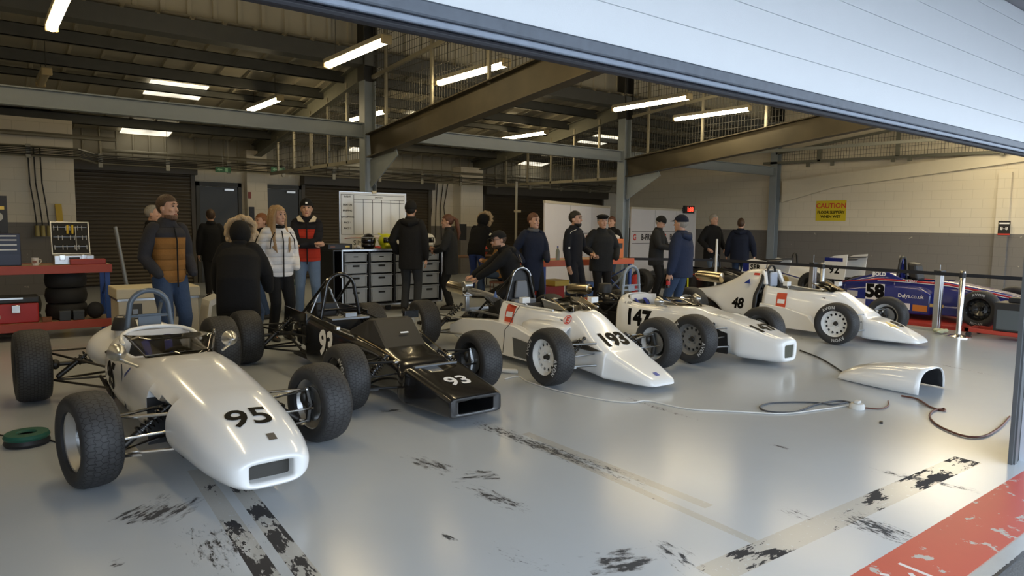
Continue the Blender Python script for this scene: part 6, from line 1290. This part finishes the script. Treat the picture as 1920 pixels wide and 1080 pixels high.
def person(label, pos, to, h=1.75, lean=0, pelvis=(0, .0, .93), feet=((-.10, .0), (.10, .0)), wr=None, el=None, hide=(0, 0), curl=(.5, .5), headyaw=0, nod=0,
           jacket=BLKC, hem=.80, girth=1.0, puff=0.0, trous=JEANS, shoe=SHOE, hair='short', hc=('dark brown', (.035, .018, .010)), hat=None, hatm=None, hood=None, beard=None, collar=True, extras=None, sleeve=None, skirt=.0, group=None, skinm=None):
    k = h/1.75; th = math.atan2(to[0]-pos[0], -(to[1]-pos[1]))
    t = thing('person', label, 'person', (pos[0], pos[1], 0), th, group); t.scale = (k, k, k)
    sk = skinm or SKIN2
    PV = Vector(pelvis); RL = Matrix.Rotation(math.radians(lean), 3, 'X')
    def up(p): p = Vector(p); return PV+RL @ (p-Vector((0, 0, .93)))   # upper body tips forward about the hips
    sh = [up((s*.176, .015, 1.41)) for s in (-1, 1)]
    neck, hc0 = up((0, .02, 1.47)), up((0, -.012, 1.625))
    if wr is POCK: el = el or ((-.45, 1, 0), (.45, 1, 0))
    wr = wr or ((-.235, -.03, .86), (.235, -.03, .86)); el = el or ((-.6, 1, 0), (.6, 1, 0))
    W = [Vector(wr[0]), Vector(wr[1])]
    for i in range(2):
        d = W[i]-sh[i]
        if d.length > .545: W[i] = sh[i]+d.normalized()*.545
    E_ = [ik(sh[i], W[i], .295, .255, el[i]) for i in range(2)]
    HP = [PV+Vector((s*.088, 0, -.02)) for s in (-1, 1)]
    AN = [Vector((feet[i][0], feet[i][1], .085 if len(feet[i]) < 3 else feet[i][2])) for i in range(2)]
    KN = [ik(HP[i], AN[i], .43, .425, (.25*(-1, 1)[i]*(1 if lean > 15 else 0), -1, .1)) for i in range(2)]
    # --- body: one continuous skin
    b = MB()
    b.loft([[up((rx*math.cos(2*PI*j/16), cy-ry*math.sin(2*PI*j/16), z)) for j in range(16)] for z, rx, ry, cy in ((.84, .10, .07, .0), (.93, .15, .10, 0), (1.08, .13, .09, 0), (1.25, .15, .105, 0), (1.37, .135, .085, .01), (1.43, .08, .06, .015), (1.50, .052, .055, .015))])
    b.tube([neck-Vector((0, 0, .04)), (neck+hc0)/2, hc0-Vector((0, -.005, .03))], [.056, .052, .055], 12)
    RH = RL @ Matrix.Rotation(math.radians(headyaw), 3, 'Z') @ Matrix.Rotation(math.radians(nod-lean*.55), 3, 'X')
    def hd(p): return hc0+RH @ Vector(p)
    prof = ((-.120, .020, .080, -.02), (-.108, .042, .092, .0), (-.085, .056, .095, .035), (-.05, .066, .093, .062), (-.01, .073, .092, .085), (.03, .077, .093, .098), (.07, .075, .090, .100), (.10, .060, .068, .080), (.122, .034, .035, .045), (.130, .008, .008, .01))
    b.loft([[hd((wx*math.cos(2*PI*j/20), (-yf if math.sin(2*PI*j/20) > 0 else -yb)*math.sin(2*PI*j/20), z)) for j in range(20)] for z, wx, yf, yb in prof])
    b.tube([hd((0, -.086, .028)), hd((0, -.102, -.004)), hd((0, -.110, -.022)), hd((0, -.090, -.032))], [.008, .011, .015, .010], 8, round_=True)
    for s in (-1, 1):
        b.ell(hd((s*.077, .012, -.004)), (.012, .022, .034), 10, 8, RH); b.ell(hd((s*.03, -.083, .046)), (.026, .016, .009), 8, 6, RH); b.ell(hd((s*.04, -.066, -.02)), (.022, .02, .02), 8, 6, RH)
    b.ell(hd((0, -.084, -.095)), (.022, .018, .018), 8, 6, RH)
    for i in range(2):
        b.tube([sh[i]-Vector(((-1, 1)[i]*.03, 0, .02)), E_[i], W[i]], [.038, .036, .028], 10, round_=True); b.tube([HP[i], KN[i], AN[i]], [.078, .055, .038], 10, round_=True)
        b.tube([AN[i]+Vector((0, .03, -.04)), AN[i]+Vector((0, -.13, -.05))], [.035, .03], 8, round_=True)
        if not hide[i]:
            s = (-1, 1)[i]; d = (W[i]-E_[i]).normalized(); n = Vector((-s, 0, 0))-d*d.dot(Vector((-s, 0, 0)))
            if n.length < .3: n = Vector((0, .4, -1))
            hand(b, W[i], d, n, s, curl[i])
    bo = b.build('body', sk, t, remesh=.0075, smit=2)
    e = MB()
    for s in (-1, 1): e.ell(hd((s*.031, -.0875, .022)), (.015, .009, .0075), 10, 6, RH)
    e.build('eye', EYEW, bo)
    e = MB(); e.ell(hd((0, -.092, -.062)), (.026, .010, .0085), 10, 6, RH); e.build('lips', LIP, bo)
    HM = hairm(*hc)
    e = MB()
    for s in (-1, 1): e.tube([hd((s*.014, -.096, .048)), hd((s*.032, -.096, .053)), hd((s*.05, -.084, .046))], [.004, .005, .003], 6)
    e.build('eyebrow', HM, bo)
    # --- hair and headgear
    def cap_mesh(r, c, cut, back=0.0, zlow=-.5, n=26, m=16):
        mb = MB(); rings = []
        for i in range(m+1):
            v = PI*i/m; ring = []
            for j in range(n):
                a = 2*PI*j/n; p = Vector((r[0]*math.sin(v)*math.cos(a), r[1]*math.sin(v)*math.sin(a), r[2]*math.cos(v)))
                q = p+Vector(c)
                lim = cut(q)
                if q.z < lim: q.z = lim; q.x *= .985; q.y *= .985
                ring.append(hd(q))
            rings.append(ring)
        return mb.loft(rings)
    if hair in ('short', 'long', 'pony', 'bald'):
        front = .078 if hair != 'bald' else .095
        fn = lambda q: front-.010*abs(q.x)/.07 if q.y < -.035 else (.02 if q.y < .012 else (-.055 if q.y < .05 else -.075))
        cap_mesh((.086, .112, .112 if hair != 'bald' else .103), (0, .012, .036), fn).build('hair', HM, t, sharp=70)
    if hair == 'long':
        m = MB()
        for s in (-1, 1):
            for q in range(3):
                m.tube([hd((s*(.055+.01*q), -.035+.035*q, .09)), hd((s*(.088+.004*q), -.03+.03*q, 0)), hd((s*(.092), -.02+.03*q, -.13)), up((s*(.10+.012*q), -.10+.035*q, 1.33)), up((s*(.085+.02*q), -.145+.02*q, 1.16+.03*q))], [.022, .026, .027, .026, .010], 8, flat=[.7]*5, round_=True)
        m.tube([hd((0, .09, .08)), hd((0, .115, -.05)), up((0, .14, 1.40))], [.07, .085, .06], 12, flat=[.45]*3, round_=True); m.build('long_hair', HM, t, remesh=.009, smit=2)
    if hair == 'pony':
        m = MB(); m.ell(hd((0, .11, .06)), (.04, .035, .04), 12, 8, RH); m.tube([hd((0, .12, .06)), hd((0, .17, .03)), hd((0, .18, -.06)), up((0, .19, 1.40)), up((0, .17, 1.28))], [.03, .04, .042, .036, .012], 10, round_=True); m.build('ponytail', HM, t)
    if hat == 'beanie':
        cap_mesh((.093, .120, .130), (0, .010, .034), lambda q: .045 if q.y < 0 else .01).build('beanie', hatm, t, sharp=70)
    if hat == 'cap':
        cap_mesh((.091, .117, .110), (0, .010, .040), lambda q: .058 if q.y < -.02 else .03).build('cap_crown', hatm, t, sharp=70)
        m = MB(); m.loft([[hd((.082*math.sin(a), -.085-(.085*math.cos(a))*f, .060-.018*f*math.cos(a)-.012*abs(math.sin(a)))) for a in [-1.45+2.9*q/14 for q in range(15)]] for f in (0, .5, 1.0)], False, False, closed=False); m.build('cap_brim', hatm, t, solid=.007)
    if hat == 'flat':
        m = MB(); m.ell(hd((0, -.005, .10)), (.105, .138, .042), 20, 10, RH); m.ell(hd((0, .01, .07)), (.092, .115, .04), 18, 8, RH); m.loft([[hd((.085*math.sin(a), -.09-(.06*math.cos(a))*f, .078-.012*f)) for a in [-1.4+2.8*q/12 for q in range(13)]] for f in (0, 1.0)], False, False, closed=False); m.build('flat_cap', hatm, t, sharp=60)
    if beard:
        m = MB(); m.loft([[hd((w*math.sin(a), .005-d*math.cos(a), z)) for a in [-1.45+2.9*q/14 for q in range(15)]] for z, w, d in ((-.118, .030, .088), (-.100, .055, .102), (-.075, .068, .104), (-.068, .071, .101) )], False, False, closed=False); m.build('beard', hairm(*beard), bo, solid=.012)
    # --- clothes
    j = MB(); g = girth; hz = hem; p_ = puff
    secs = [(hz, .175*g+p_+skirt, .130*g+p_+skirt), (min(hz+.07, .93), .178*g+p_+skirt*.7, .132*g+p_+skirt*.7), (1.0, .172*g+p_+skirt*.3, .125*g+p_), (1.15, .172*g+p_, .128*g+p_), (1.28, .178*g+p_, .130*g+p_), (1.37, .180+p_*.8, .116+p_*.7), (1.42, .155, .095), (1.455, .105, .078)]
    if hz > .95: secs = [(hz, .172*g+p_, .128*g+p_)]+secs[3:]
    if collar: secs += [(1.49, .083, .080), (1.53, .080, .078)]
    legs_down = lean > 12
    rings = []
    for z, rx, ry in secs:
        f = up if z >= .93 else (lambda q: PV+(RL @ Vector((q[0], q[1], 0)) if legs_down else Vector((q[0], q[1], 0)))+Vector((0, -math.sin(math.radians(lean))*(q[2]-.93)*-.35, (q[2]-.93))))
        rings.append([f((rx*math.copysign(abs(math.cos(a))**.85, math.cos(a)), -ry*math.copysign(abs(math.sin(a))**.85, math.sin(a))+.008, z)) for a in [2*PI*q/24 for q in range(24)]])
    j.loft(rings)
    aj = j if sleeve is None else MB()
    ra = [.070+p_*.6, .060+p_*.6, .046+p_*.4]
    ends = []
    for i in range(2):
        s = (-1, 1)[i]; e_ = W[i]-(W[i]-E_[i]).normalized()*.015
        m1 = sh[i]+(E_[i]-sh[i])*.5; m2 = E_[i]+(e_-E_[i])*.5
        aj.tube([sh[i]+Vector((-s*.03, 0, .005)), m1, E_[i], m2, e_], [ra[0], (ra[0]+ra[1])/2+.004, ra[1], (ra[1]+ra[2])/2+.003, ra[2]], 14, round_=True)
    if collar: j.tube([up((.075*math.cos(a), .015+.075*math.sin(a)*(-1), 1.475+.012*math.sin(a)*-1)) for a in [2*PI*q/18 for q in range(18)]], .022, 8, closed=True)
    j.build('jacket', jacket, t, remesh=.013, smit=4)
    if sleeve is not None: aj.build('sleeves', sleeve, t, remesh=.013, smit=4)
    q = MB()
    q.ell(PV+Vector((0, .005, -.01)), (.158, .118, .13), 18, 10)
    for i in range(2):
        m1 = HP[i]+(KN[i]-HP[i])*.45; m2 = KN[i]+(AN[i]-KN[i])*.5
        q.tube([HP[i]+Vector((0, 0, .02)), m1, KN[i], m2, AN[i]+Vector((0, .005, .0))], [.100, .088, .070, .064, .060], 14)
    q.build('trousers', trous, t, remesh=.013, smit=3)
    for i in range(2):
        a = AN[i]; s_ = MB(); s_.loft([[Vector((a.x+w*math.cos(v), a.y+y, max(.0 if a.z < .12 else a.z-.085, a.z-.085+hh*(.5+.5*math.sin(v))))) for v in [2*PI*r/14 for r in range(14)]] for y, w, hh in ((.085, .02, .05), (.07, .036, .085), (.0, .041, .105), (-.07, .045, .078), (-.14, .044, .058), (-.175, .030, .042), (-.188, .010, .025))]); s_.build('shoe', shoe, t)
    if hood == 'fur':
        m = MB(); m.loft([[up((.15*math.cos(a)*f, .055+.115*math.sin(a)*f, z)) for a in [2*PI*r/20 for r in range(20)]] for z, f in ((1.36, .85), (1.43, 1.05), (1.50, 1.0), (1.55, .8))]); m.build('hood', jacket, t, remesh=.013, smit=3)
        m = MB(); pts = [up((.165*math.sin(a), .06+.10*(1-math.cos(a)), 1.47+.085*(.5-.5*math.cos(a))+.03)) for a in [-2.7+5.4*r/26 for r in range(27)]]
        rnd.seed(3)
        for p in pts:
            for r in range(5): m.ell(p+Vector((rnd.uniform(-.02, .02), rnd.uniform(-.02, .02), rnd.uniform(-.02, .025))), (.026, .026, .026), 8, 6)
        m.build('fur_trim', FUR, t, remesh=.010, smit=1)
    if hood == 'furup':
        cap_mesh((.118, .142, .150), (0, .03, .01), lambda q: .06 if q.y < -.07 else -.16).build('hood', jacket, t, sharp=70)
        m = MB(); rnd.seed(3)
        for r in range(30):
            a = -2.5+5.0*r/29
            for _ in range(5): m.ell(hd((.155*math.sin(a)+rnd.uniform(-.02, .02), -.06+rnd.uniform(-.035, .035), .03+.165*math.cos(a)+rnd.uniform(-.02, .02))), (.03, .03, .03), 8, 6)
        m.build('fur_trim', FUR, t, remesh=.010, smit=1)
    if hood == 'down':
        m = MB(); m.tube([up((-.12, -.02, 1.46)), up((-.10, .09, 1.45)), up((0, .135, 1.42)), up((.10, .09, 1.45)), up((.12, -.02, 1.46))], [.035, .05, .06, .05, .035], 12, round_=True); m.build('hood', jacket, t)
    if hood == 'up':
        cap_mesh((.115, .135, .145), (0, .02, .02), lambda q: .085 if q.y < -.06 else -.12).build('hood', jacket, t, sharp=70)
    if extras: extras(t, up, hd, E_, W)
    return t
def zipper(m):
    def f(t, up, hd, E_, W):
        z = MB(); z.tube([up((0, -.150, .82)), up((0, -.152, 1.1)), up((0, -.155, 1.3)), up((0, -.11, 1.44))], .008, 6); z.build('zip', m, t)
    return f
S = lambda u, v, s: (lambda d: EYE+d*((FPX/s)/(-(RC.transposed() @ d).z)))(ray(u, v))
def P(u, v, s): q = S(u, v, s); return (q.x, q.y)
def toward(p, deg):      # world heading: 0 looks at the camera, positive turns to the right of the picture
    a = math.atan2(-p[1], -p[0])+math.radians(deg); return (p[0]+math.cos(a), p[1]+math.sin(a))
POCK = ((-.185, -.135, .95), (.185, -.135, .95))
GREYHAIR = ('grey', (.30, .28, .25)); BRN_ = ('brown', (.055, .028, .014)); BLOND = ('blonde', (.30, .19, .095)); AUB = ('auburn', (.085, .028, .012)); BLK = ('black', (.010, .009, .008))

p = P(285, 383, 128); person('older grey-haired man in dark coat half hidden behind the mustard jacket', p, toward(p, 75), 1.72, jacket=BLKC, trous=GRYT, hair='bald', hc=GREYHAIR, wr=POCK, hide=(1, 1))
MUST = cloth('mustard quilted jacket', (.24, .112, .03), quilt=.11, band=[(1.33, (.030, .030, .036))]); SLV = cloth('slate sleeves', (.030, .030, .036))
p = P(314, 412, 181)
def must_x(t, up, hd, E_, W): zipper(BLKC)(t, up, hd, E_, W)
person('bearded man in mustard and slate padded jacket and blue jeans, hands in pockets', p, toward(p, 32), 1.76, headyaw=22, jacket=MUST, hem=.86, puff=.008, girth=.93, trous=JEANS, hair='short', hc=BRN_, beard=('stubble', (.16, .085, .05)), wr=POCK, hide=(1, 1), sleeve=SLV, feet=((-.13, 0), (.13, .03)), extras=must_x)
p = P(395, 412, 95); person('man in black coat walking away towards the grey back door', p, toward(p, 190), 1.72, jacket=BLKC, hem=.72, trous=BLKC, hc=BRN_, feet=((-.09, -.14), (.1, .22)), puff=.01)
p = (2.40, 8.25); person('person in big black parka with pale fur hood bending over behind the black car wheel', p, toward(p, 172), 1.74, lean=24, pelvis=(0, .06, .74), feet=((-.16, .0), (.16, .05)), jacket=BLKC, hem=.60, puff=.045, girth=1.12, trous=JEANS, hood='furup', hair='none', hc=BRN_, wr=((-.30, -.30, .70), (.28, -.32, .68)), hide=(1, 1), nod=-6)
p = P(491, 412, 122); person('ginger-haired person mostly hidden behind the blonde woman', p, toward(p, -60), 1.62, jacket=BLKC, hc=('ginger', (.20, .075, .025)), wr=POCK, hide=(1, 1))
WJ = cloth('white padded jacket', (.66, .65, .66), quilt=.10)
def wj(t, up, hd, E_, W):
    zipper(BLKC)(t, up, hd, E_, W)
    for s in (-1, 1): m = MB(); m.tube([up((s*.10, -.125, 1.42)), up((s*.155, -.135, 1.33)), up((s*.17, -.125, 1.2))], .006, 6); m.build('black_piping', BLKC, t)
    m = MB(); m.tube([up((.06*math.cos(a), .005+.062*math.sin(a), 1.49)) for a in [2*PI*q/16 for q in range(16)]], .034, 8, closed=True); m.build('black_collar', BLKC, t)
p = P(521, 415, 148); person('woman with long blonde hair in white padded jacket and black trousers', p, toward(p, 25), 1.70, headyaw=15, jacket=WJ, hem=.84, puff=.012, trous=BLKC, hair='long', hc=BLOND, wr=POCK, hide=(1, 1), feet=((-.10, 0), (.12, .02)), extras=wj)
RJ = cloth('red and black jacket', (.42, .035, .018), quilt=.13, band=[(1.05, (.012, .012, .016)), (1.19, (.42, .035, .018)), (1.33, (.012, .012, .016))])
def rj(t, up, hd, E_, W):
    zipper(BLKC)(t, up, hd, E_, W)
    for s in (-1, 1): m = MB(); m.poly([up((s*.03, -.115, 1.43)), up((s*.12, -.10, 1.44)), up((s*.14, -.03, 1.50)), up((s*.10, -.02, 1.53))], (0, -.012, .004)); m.build('cream_lapel', mat('cream fleece', (.55, .48, .36), .9), t)
    b = MB(); b.bx(-.015, -.004, -.012, .015, .004, .012); o = b.build('beanie_badge', INKW, t, smooth=False, loc=hd((0, -.118, .085)))
p = P(575, 416, 122); person('young man in black beanie and red and black padded jacket with folded arms', p, toward(p, 0), 1.84, jacket=RJ, hem=.86, puff=.016, trous=JEANSL, hair='none', hat='beanie', hatm=BLKC, wr=((.09, -.21, 1.13), (-.09, -.225, 1.10)), el=((-1, -.2, -1), (1, -.2, -1)), hide=(0, 0), curl=(.7, .7), sleeve=cloth('black sleeves', (.012, .012, .016), quilt=.13), hc=BLK, extras=rj, feet=((-.12, 0), (.14, .02)))
p = (5.77, 10.22); person('tall man in long black coat and black beanie facing the crate cabinet', p, toward(p, 168), 1.86, jacket=BLKC, hem=.70, puff=.010, trous=GRYT, hair='short', hat='beanie', hatm=BLKC, hc=BLK, hood='down', wr=((-.24, -.02, .86), (.23, -.10, .95)), hide=(0, 1))
p = (6.62, 10.32); person('woman with auburn ponytail in long dark coat beside the cabinet', p, toward(p, -95), 1.66, lean=4, jacket=DKGR, hem=.66, puff=.015, trous=BLKC, hair='pony', hc=AUB, wr=((-.10, -.30, 1.14), (.06, -.28, 1.08)), el=((-1, .2, -1), (1, .2, -1)))
p = P(893, 418, 86); person('person in black jacket with tan fur hood bending over the brown table', p, toward(p, 150), 1.78, lean=26, jacket=BLKC, hem=.78, puff=.025, trous=cloth('bright blue trousers', (.025, .045, .16)), shoe=SHOEW, hood='furup', hair='none', hc=BRN_, nod=-4, wr=((-.2, -.52, .95), (.2, -.50, .95)), hide=(1, 1))
p = P(940, 419, 92); person('person in tan jacket seated at the brown table behind the mechanic', p, toward(p, -100), 1.7, lean=8, pelvis=(0, 0, .50), feet=((-.1, -.42), (.1, -.42)), jacket=cloth('tan jacket', (.20, .105, .035)), hem=.86, trous=JEANS, hc=BRN_, wr=((-.15, -.35, .78), (.15, -.35, .78)))
tag(MB().bx(-.2, -.2, .31, .2, .2, .35).bx(-.2, .22, .35, .2, .24, .72).tube([(-.18, -.18, 0), (-.18, -.18, .31)], .012, 6).tube([(.18, -.18, 0), (.18, -.18, .31)], .012, 6).tube([(-.18, .18, 0), (-.18, .18, .31)], .012, 6).tube([(.18, .18, 0), (.18, .18, .31)], .012, 6).build('chair', mat('brown chair', (.12, .05, .03), .5), loc=(p[0], p[1], 0), rot=(0, 0, math.atan2(toward(p, -100)[0]-p[0], -(toward(p, -100)[1]-p[1]))), smooth=False), 'brown chair under the seated person in the tan jacket', 'chair')
def hoodie_x(t, up, hd, E_, W):
    g = MB()
    for s in (-1, 1): g.tube([hd((s*.032+.024*math.cos(a), -.102, .018+.018*math.sin(a))) for a in [2*PI*q/14 for q in range(14)]], .0025, 5, closed=True); g.tube([hd((s*.056, -.10, .022)), hd((s*.079, .0, .02))], .0025, 5)
    g.build('glasses', BLACKM, t)
    o = flat_text('cap_lettering', 'TITAN', INKW, t, hd((0, -.108, .098)), Vector((1, 0, 0)), Vector((0, .5, .86)), .05, .002, depth=.012)
    flat_text('hoodie_lettering', 'B-1', INKW, t, up((.09, .165, 1.28)), Vector((-1, 0, 0)), up((0, 0, 2))-up((0, 0, 1)), .17, .006, depth=.01)
    m = MB(); m.bar(up((.0, .172, 1.16)), up((.19, .172, 1.16)), .006, .018); m.build('hoodie_print', INKW, t, smooth=False)
p = (6.22, 8.12); person('mechanic in black cap, glasses and black hooded top crouching at the wedge car engine', p, toward(p, -78), 1.76, lean=20, pelvis=(0, .10, .62), feet=((-.14, -.05), (.16, .0)), headyaw=12, jacket=BLKC, hem=.80, girth=1.08, puff=.015, trous=BLKC, hair='short', hc=BRN_, hat='cap', hatm=BLKC, beard=BRN_, hood='down', wr=((-.18, -.56, .70), (.05, -.48, .72)), el=((-1, .3, -.6), (1, .3, -.6)), extras=hoodie_x)
def coat_x(t, up, hd, E_, W):
    m = MB(); m.tube([up((.068*math.cos(a), .0+.066*math.sin(a), 1.485)) for a in [2*PI*q/16 for q in range(16)]], .034, 8, closed=True); m.build('grey_scarf', cloth('grey scarf', (.10, .10, .11)), t)
    c = MB(); w = W[1]; c.lathe([(.001, 0), (.033, 0), (.033, .13), (.001, .132)], w+Vector((-.02, -.09, -.03)), 2, 16); c.build('green_can', mat('green can', (.15, .5, .06), .3, metal=.3), t)
p = P(1000, 420, 120); person('woman with short red-brown hair in long navy coat', p, toward(p, 30), 1.68, headyaw=18, jacket=NAVY, hem=.50, puff=.012, skirt=.01, trous=BLKC, hair='short', hc=AUB, hood='down', wr=((-.25, -.12, .98), (.12, -.26, 1.0)), hide=(1, 1), extras=lambda t, up, hd, E_, W: (MB().tube([up((.068*math.cos(a), .0+.066*math.sin(a), 1.485)) for a in [2*PI*q/16 for q in range(16)]], .034, 8, closed=True).build('grey_scarf', cloth('grey scarf', (.10, .10, .11)), t)))
tag(MB().lathe([(.001, 0), (.033, 0), (.033, .14), (.028, .15), (.001, .151)], n=18).build('drink_can', mat('green can', (.15, .5, .06), .3, metal=.3), loc=(7.72, 9.06, OZ)), 'lime green can on the orange bench beside the navy coat', 'can')
def suit_x(t, up, hd, E_, W):
    for s in (-1, 1): m = MB(); m.tube([up((s*.08, -.085, 1.455)), up((s*.17, -.06, 1.43)), up((s*.205, -.02, 1.36))], .008, 6, flat=[.4]*3); m.build('white_piping', INKW, t)
    m = MB(); m.bx(-.02, -.004, -.014, .02, .004, .014); m.build('sleeve_patch', INKW, t, smooth=False, loc=E_[0]+Vector((-.02, -.075, .04)))
SUIT = cloth('dark race suit', (.010, .011, .016))
p = P(1078, 421, 114); person('dark-haired bearded man in dark race suit standing at the orange bench', p, toward(p, 55), 1.73, headyaw=12, jacket=SUIT, hem=.90, girth=.93, trous=SUIT, hair='short', hc=BLK, beard=BLK, wr=((-.23, -.06, .86), (.20, -.20, 1.06)), extras=suit_x)
def flatcap_x(t, up, hd, E_, W):
    m = MB(); m.ell(W[0]+Vector((-.02, -.06, .0)), (.05, .075, .045), 12, 8); m.tube([W[0]+Vector((-.04, -.10, 0)), W[0]+Vector((-.03, -.16, -.03))], [.016, .01], 8, round_=True); m.build('tan_glove', mat('tan leather', (.36, .21, .08), .7), t, remesh=.01, smit=1)
p = P(1129, 421, 107.5); person('older man in black flat cap and dark padded jacket holding tan gloves', p, toward(p, 18), 1.69, headyaw=10, jacket=DKGR, hem=.74, puff=.03, girth=1.05, trous=BLKC, hair='short', hc=GREYHAIR, hat='flat', hatm=BLKC, wr=((-.25, -.26, 1.06), (.24, -.12, .98)), hide=(0, 1), extras=flatcap_x)
p = P(1147, 421, 84); person('dark-haired person mostly hidden behind the second steel column', p, toward(p, -30), 1.70, jacket=BLKC, hc=AUB, wr=POCK, hide=(1, 1))
def phone_x(t, up, hd, E_, W):
    m = MB(); m.bx(-.036, -.07, -.006, .036, .07, .006); m.build('phone', BLACKP, t, loc=(W[0]+W[1])/2+Vector((0, -.11, .02)), rot=(-.5, 0, 0), smooth=False)
    m = MB(); m.lathe([(.001, 0), (.05, 0), (.05, .004), (.001, .004)], E_[1]+(up((.19, .015, 1.41))-E_[1])*.45+Vector((.082, 0, 0)), 0, 14); m.build('sleeve_badge', mat('orange badge', (.5, .12, .03), .5), t)
p = P(1232, 423, 91); person('man in black beanie and dark jacket looking down at his phone', p, toward(p, 72), 1.70, lean=5, nod=28, jacket=DKGR, hem=.72, puff=.02, trous=BLKC, hair='short', hc=GREYHAIR, hat='beanie', hatm=BLKC, wr=((-.05, -.30, 1.10), (.07, -.29, 1.10)), el=((-1, .2, -1), (1, .2, -1)), extras=phone_x)
def cap_x(t, up, hd, E_, W):
    m = MB(); m.lathe([(.001, 0), (.03, 0), (.031, .12), (.012, .16), (.012, .19), (.001, .19)], W[1]+Vector((0, -.02, -.23)), 2, 14); o = m.build('drink_bottle', mat('cola bottle', (.03, .01, .008), .15), t)
    m = MB(); m.lathe([(.0315, .04), (.0318, .11), (.031, .11), (.031, .04)], W[1]+Vector((0, -.02, -.23)), 2, 14); m.build('red_label', REDP, o)
p = (8.28, 6.62); person('man in navy cap, navy hooded jacket and jeans holding a bottle between the white cars', p, toward(p, -118), 1.67, jacket=NAVY2, hem=.80, puff=.03, girth=1.08, trous=JEANS, hair='short', hc=GREYHAIR, hat='cap', hatm=cloth('navy cap', (.010, .013, .028)), hood='down', wr=((-.30, -.06, .84), (.29, -.02, .86)), feet=((-.13, .05), (.13, -.10)), extras=cap_x)
p = (13.74, 10.06); person('grey-haired man in black coat by the wall, looking aside', p, toward(p, 42), 1.79, headyaw=15, jacket=BLKC, hem=.72, puff=.025, trous=JEANSL, hair='short', hc=GREYHAIR, hood='down', wr=((-.28, -.16, 1.0), (.27, -.10, .98)))
p = (13.84, 9.38); person('man in navy coat with his back turned beside the grey-haired man', p, toward(p, 175), 1.70, jacket=NAVY, hem=.72, puff=.03, girth=1.06, trous=JEANS, hair='short', hc=BRN_, hood='down', wr=((-.32, -.05, .90), (.30, -.06, .88)))
# ================= light
wd = bpy.data.worlds.new('overcast'); SC.world = wd; wd.use_nodes = True
N, L = wd.node_tree.nodes, wd.node_tree.links; bg = N['Background']
bg.inputs[0].default_value = (.74, .86, 1.0, 1); bg.inputs[1].default_value = 4.4
SC.view_settings.view_transform = 'Standard'; SC.view_settings.look = 'None'; SC.view_settings.gamma = 1.0; SC.view_settings.use_curve_mapping = False
SC.view_settings.exposure = 0.12
SC.cycles.caustics_reflective = False; SC.cycles.caustics_refractive = False; SC.cycles.sample_clamp_indirect = 4.0; SC.cycles.blur_glossy = 1.0
LAMP.cycles.emission_sampling = 'FRONT'; SKYL.cycles.emission_sampling = 'FRONT'; LAMPS.cycles.emission_sampling = 'FRONT'
SC.cycles.max_bounces = 7; SC.cycles.diffuse_bounces = 3; SC.cycles.glossy_bounces = 3; SC.cycles.adaptive_threshold = 0.02
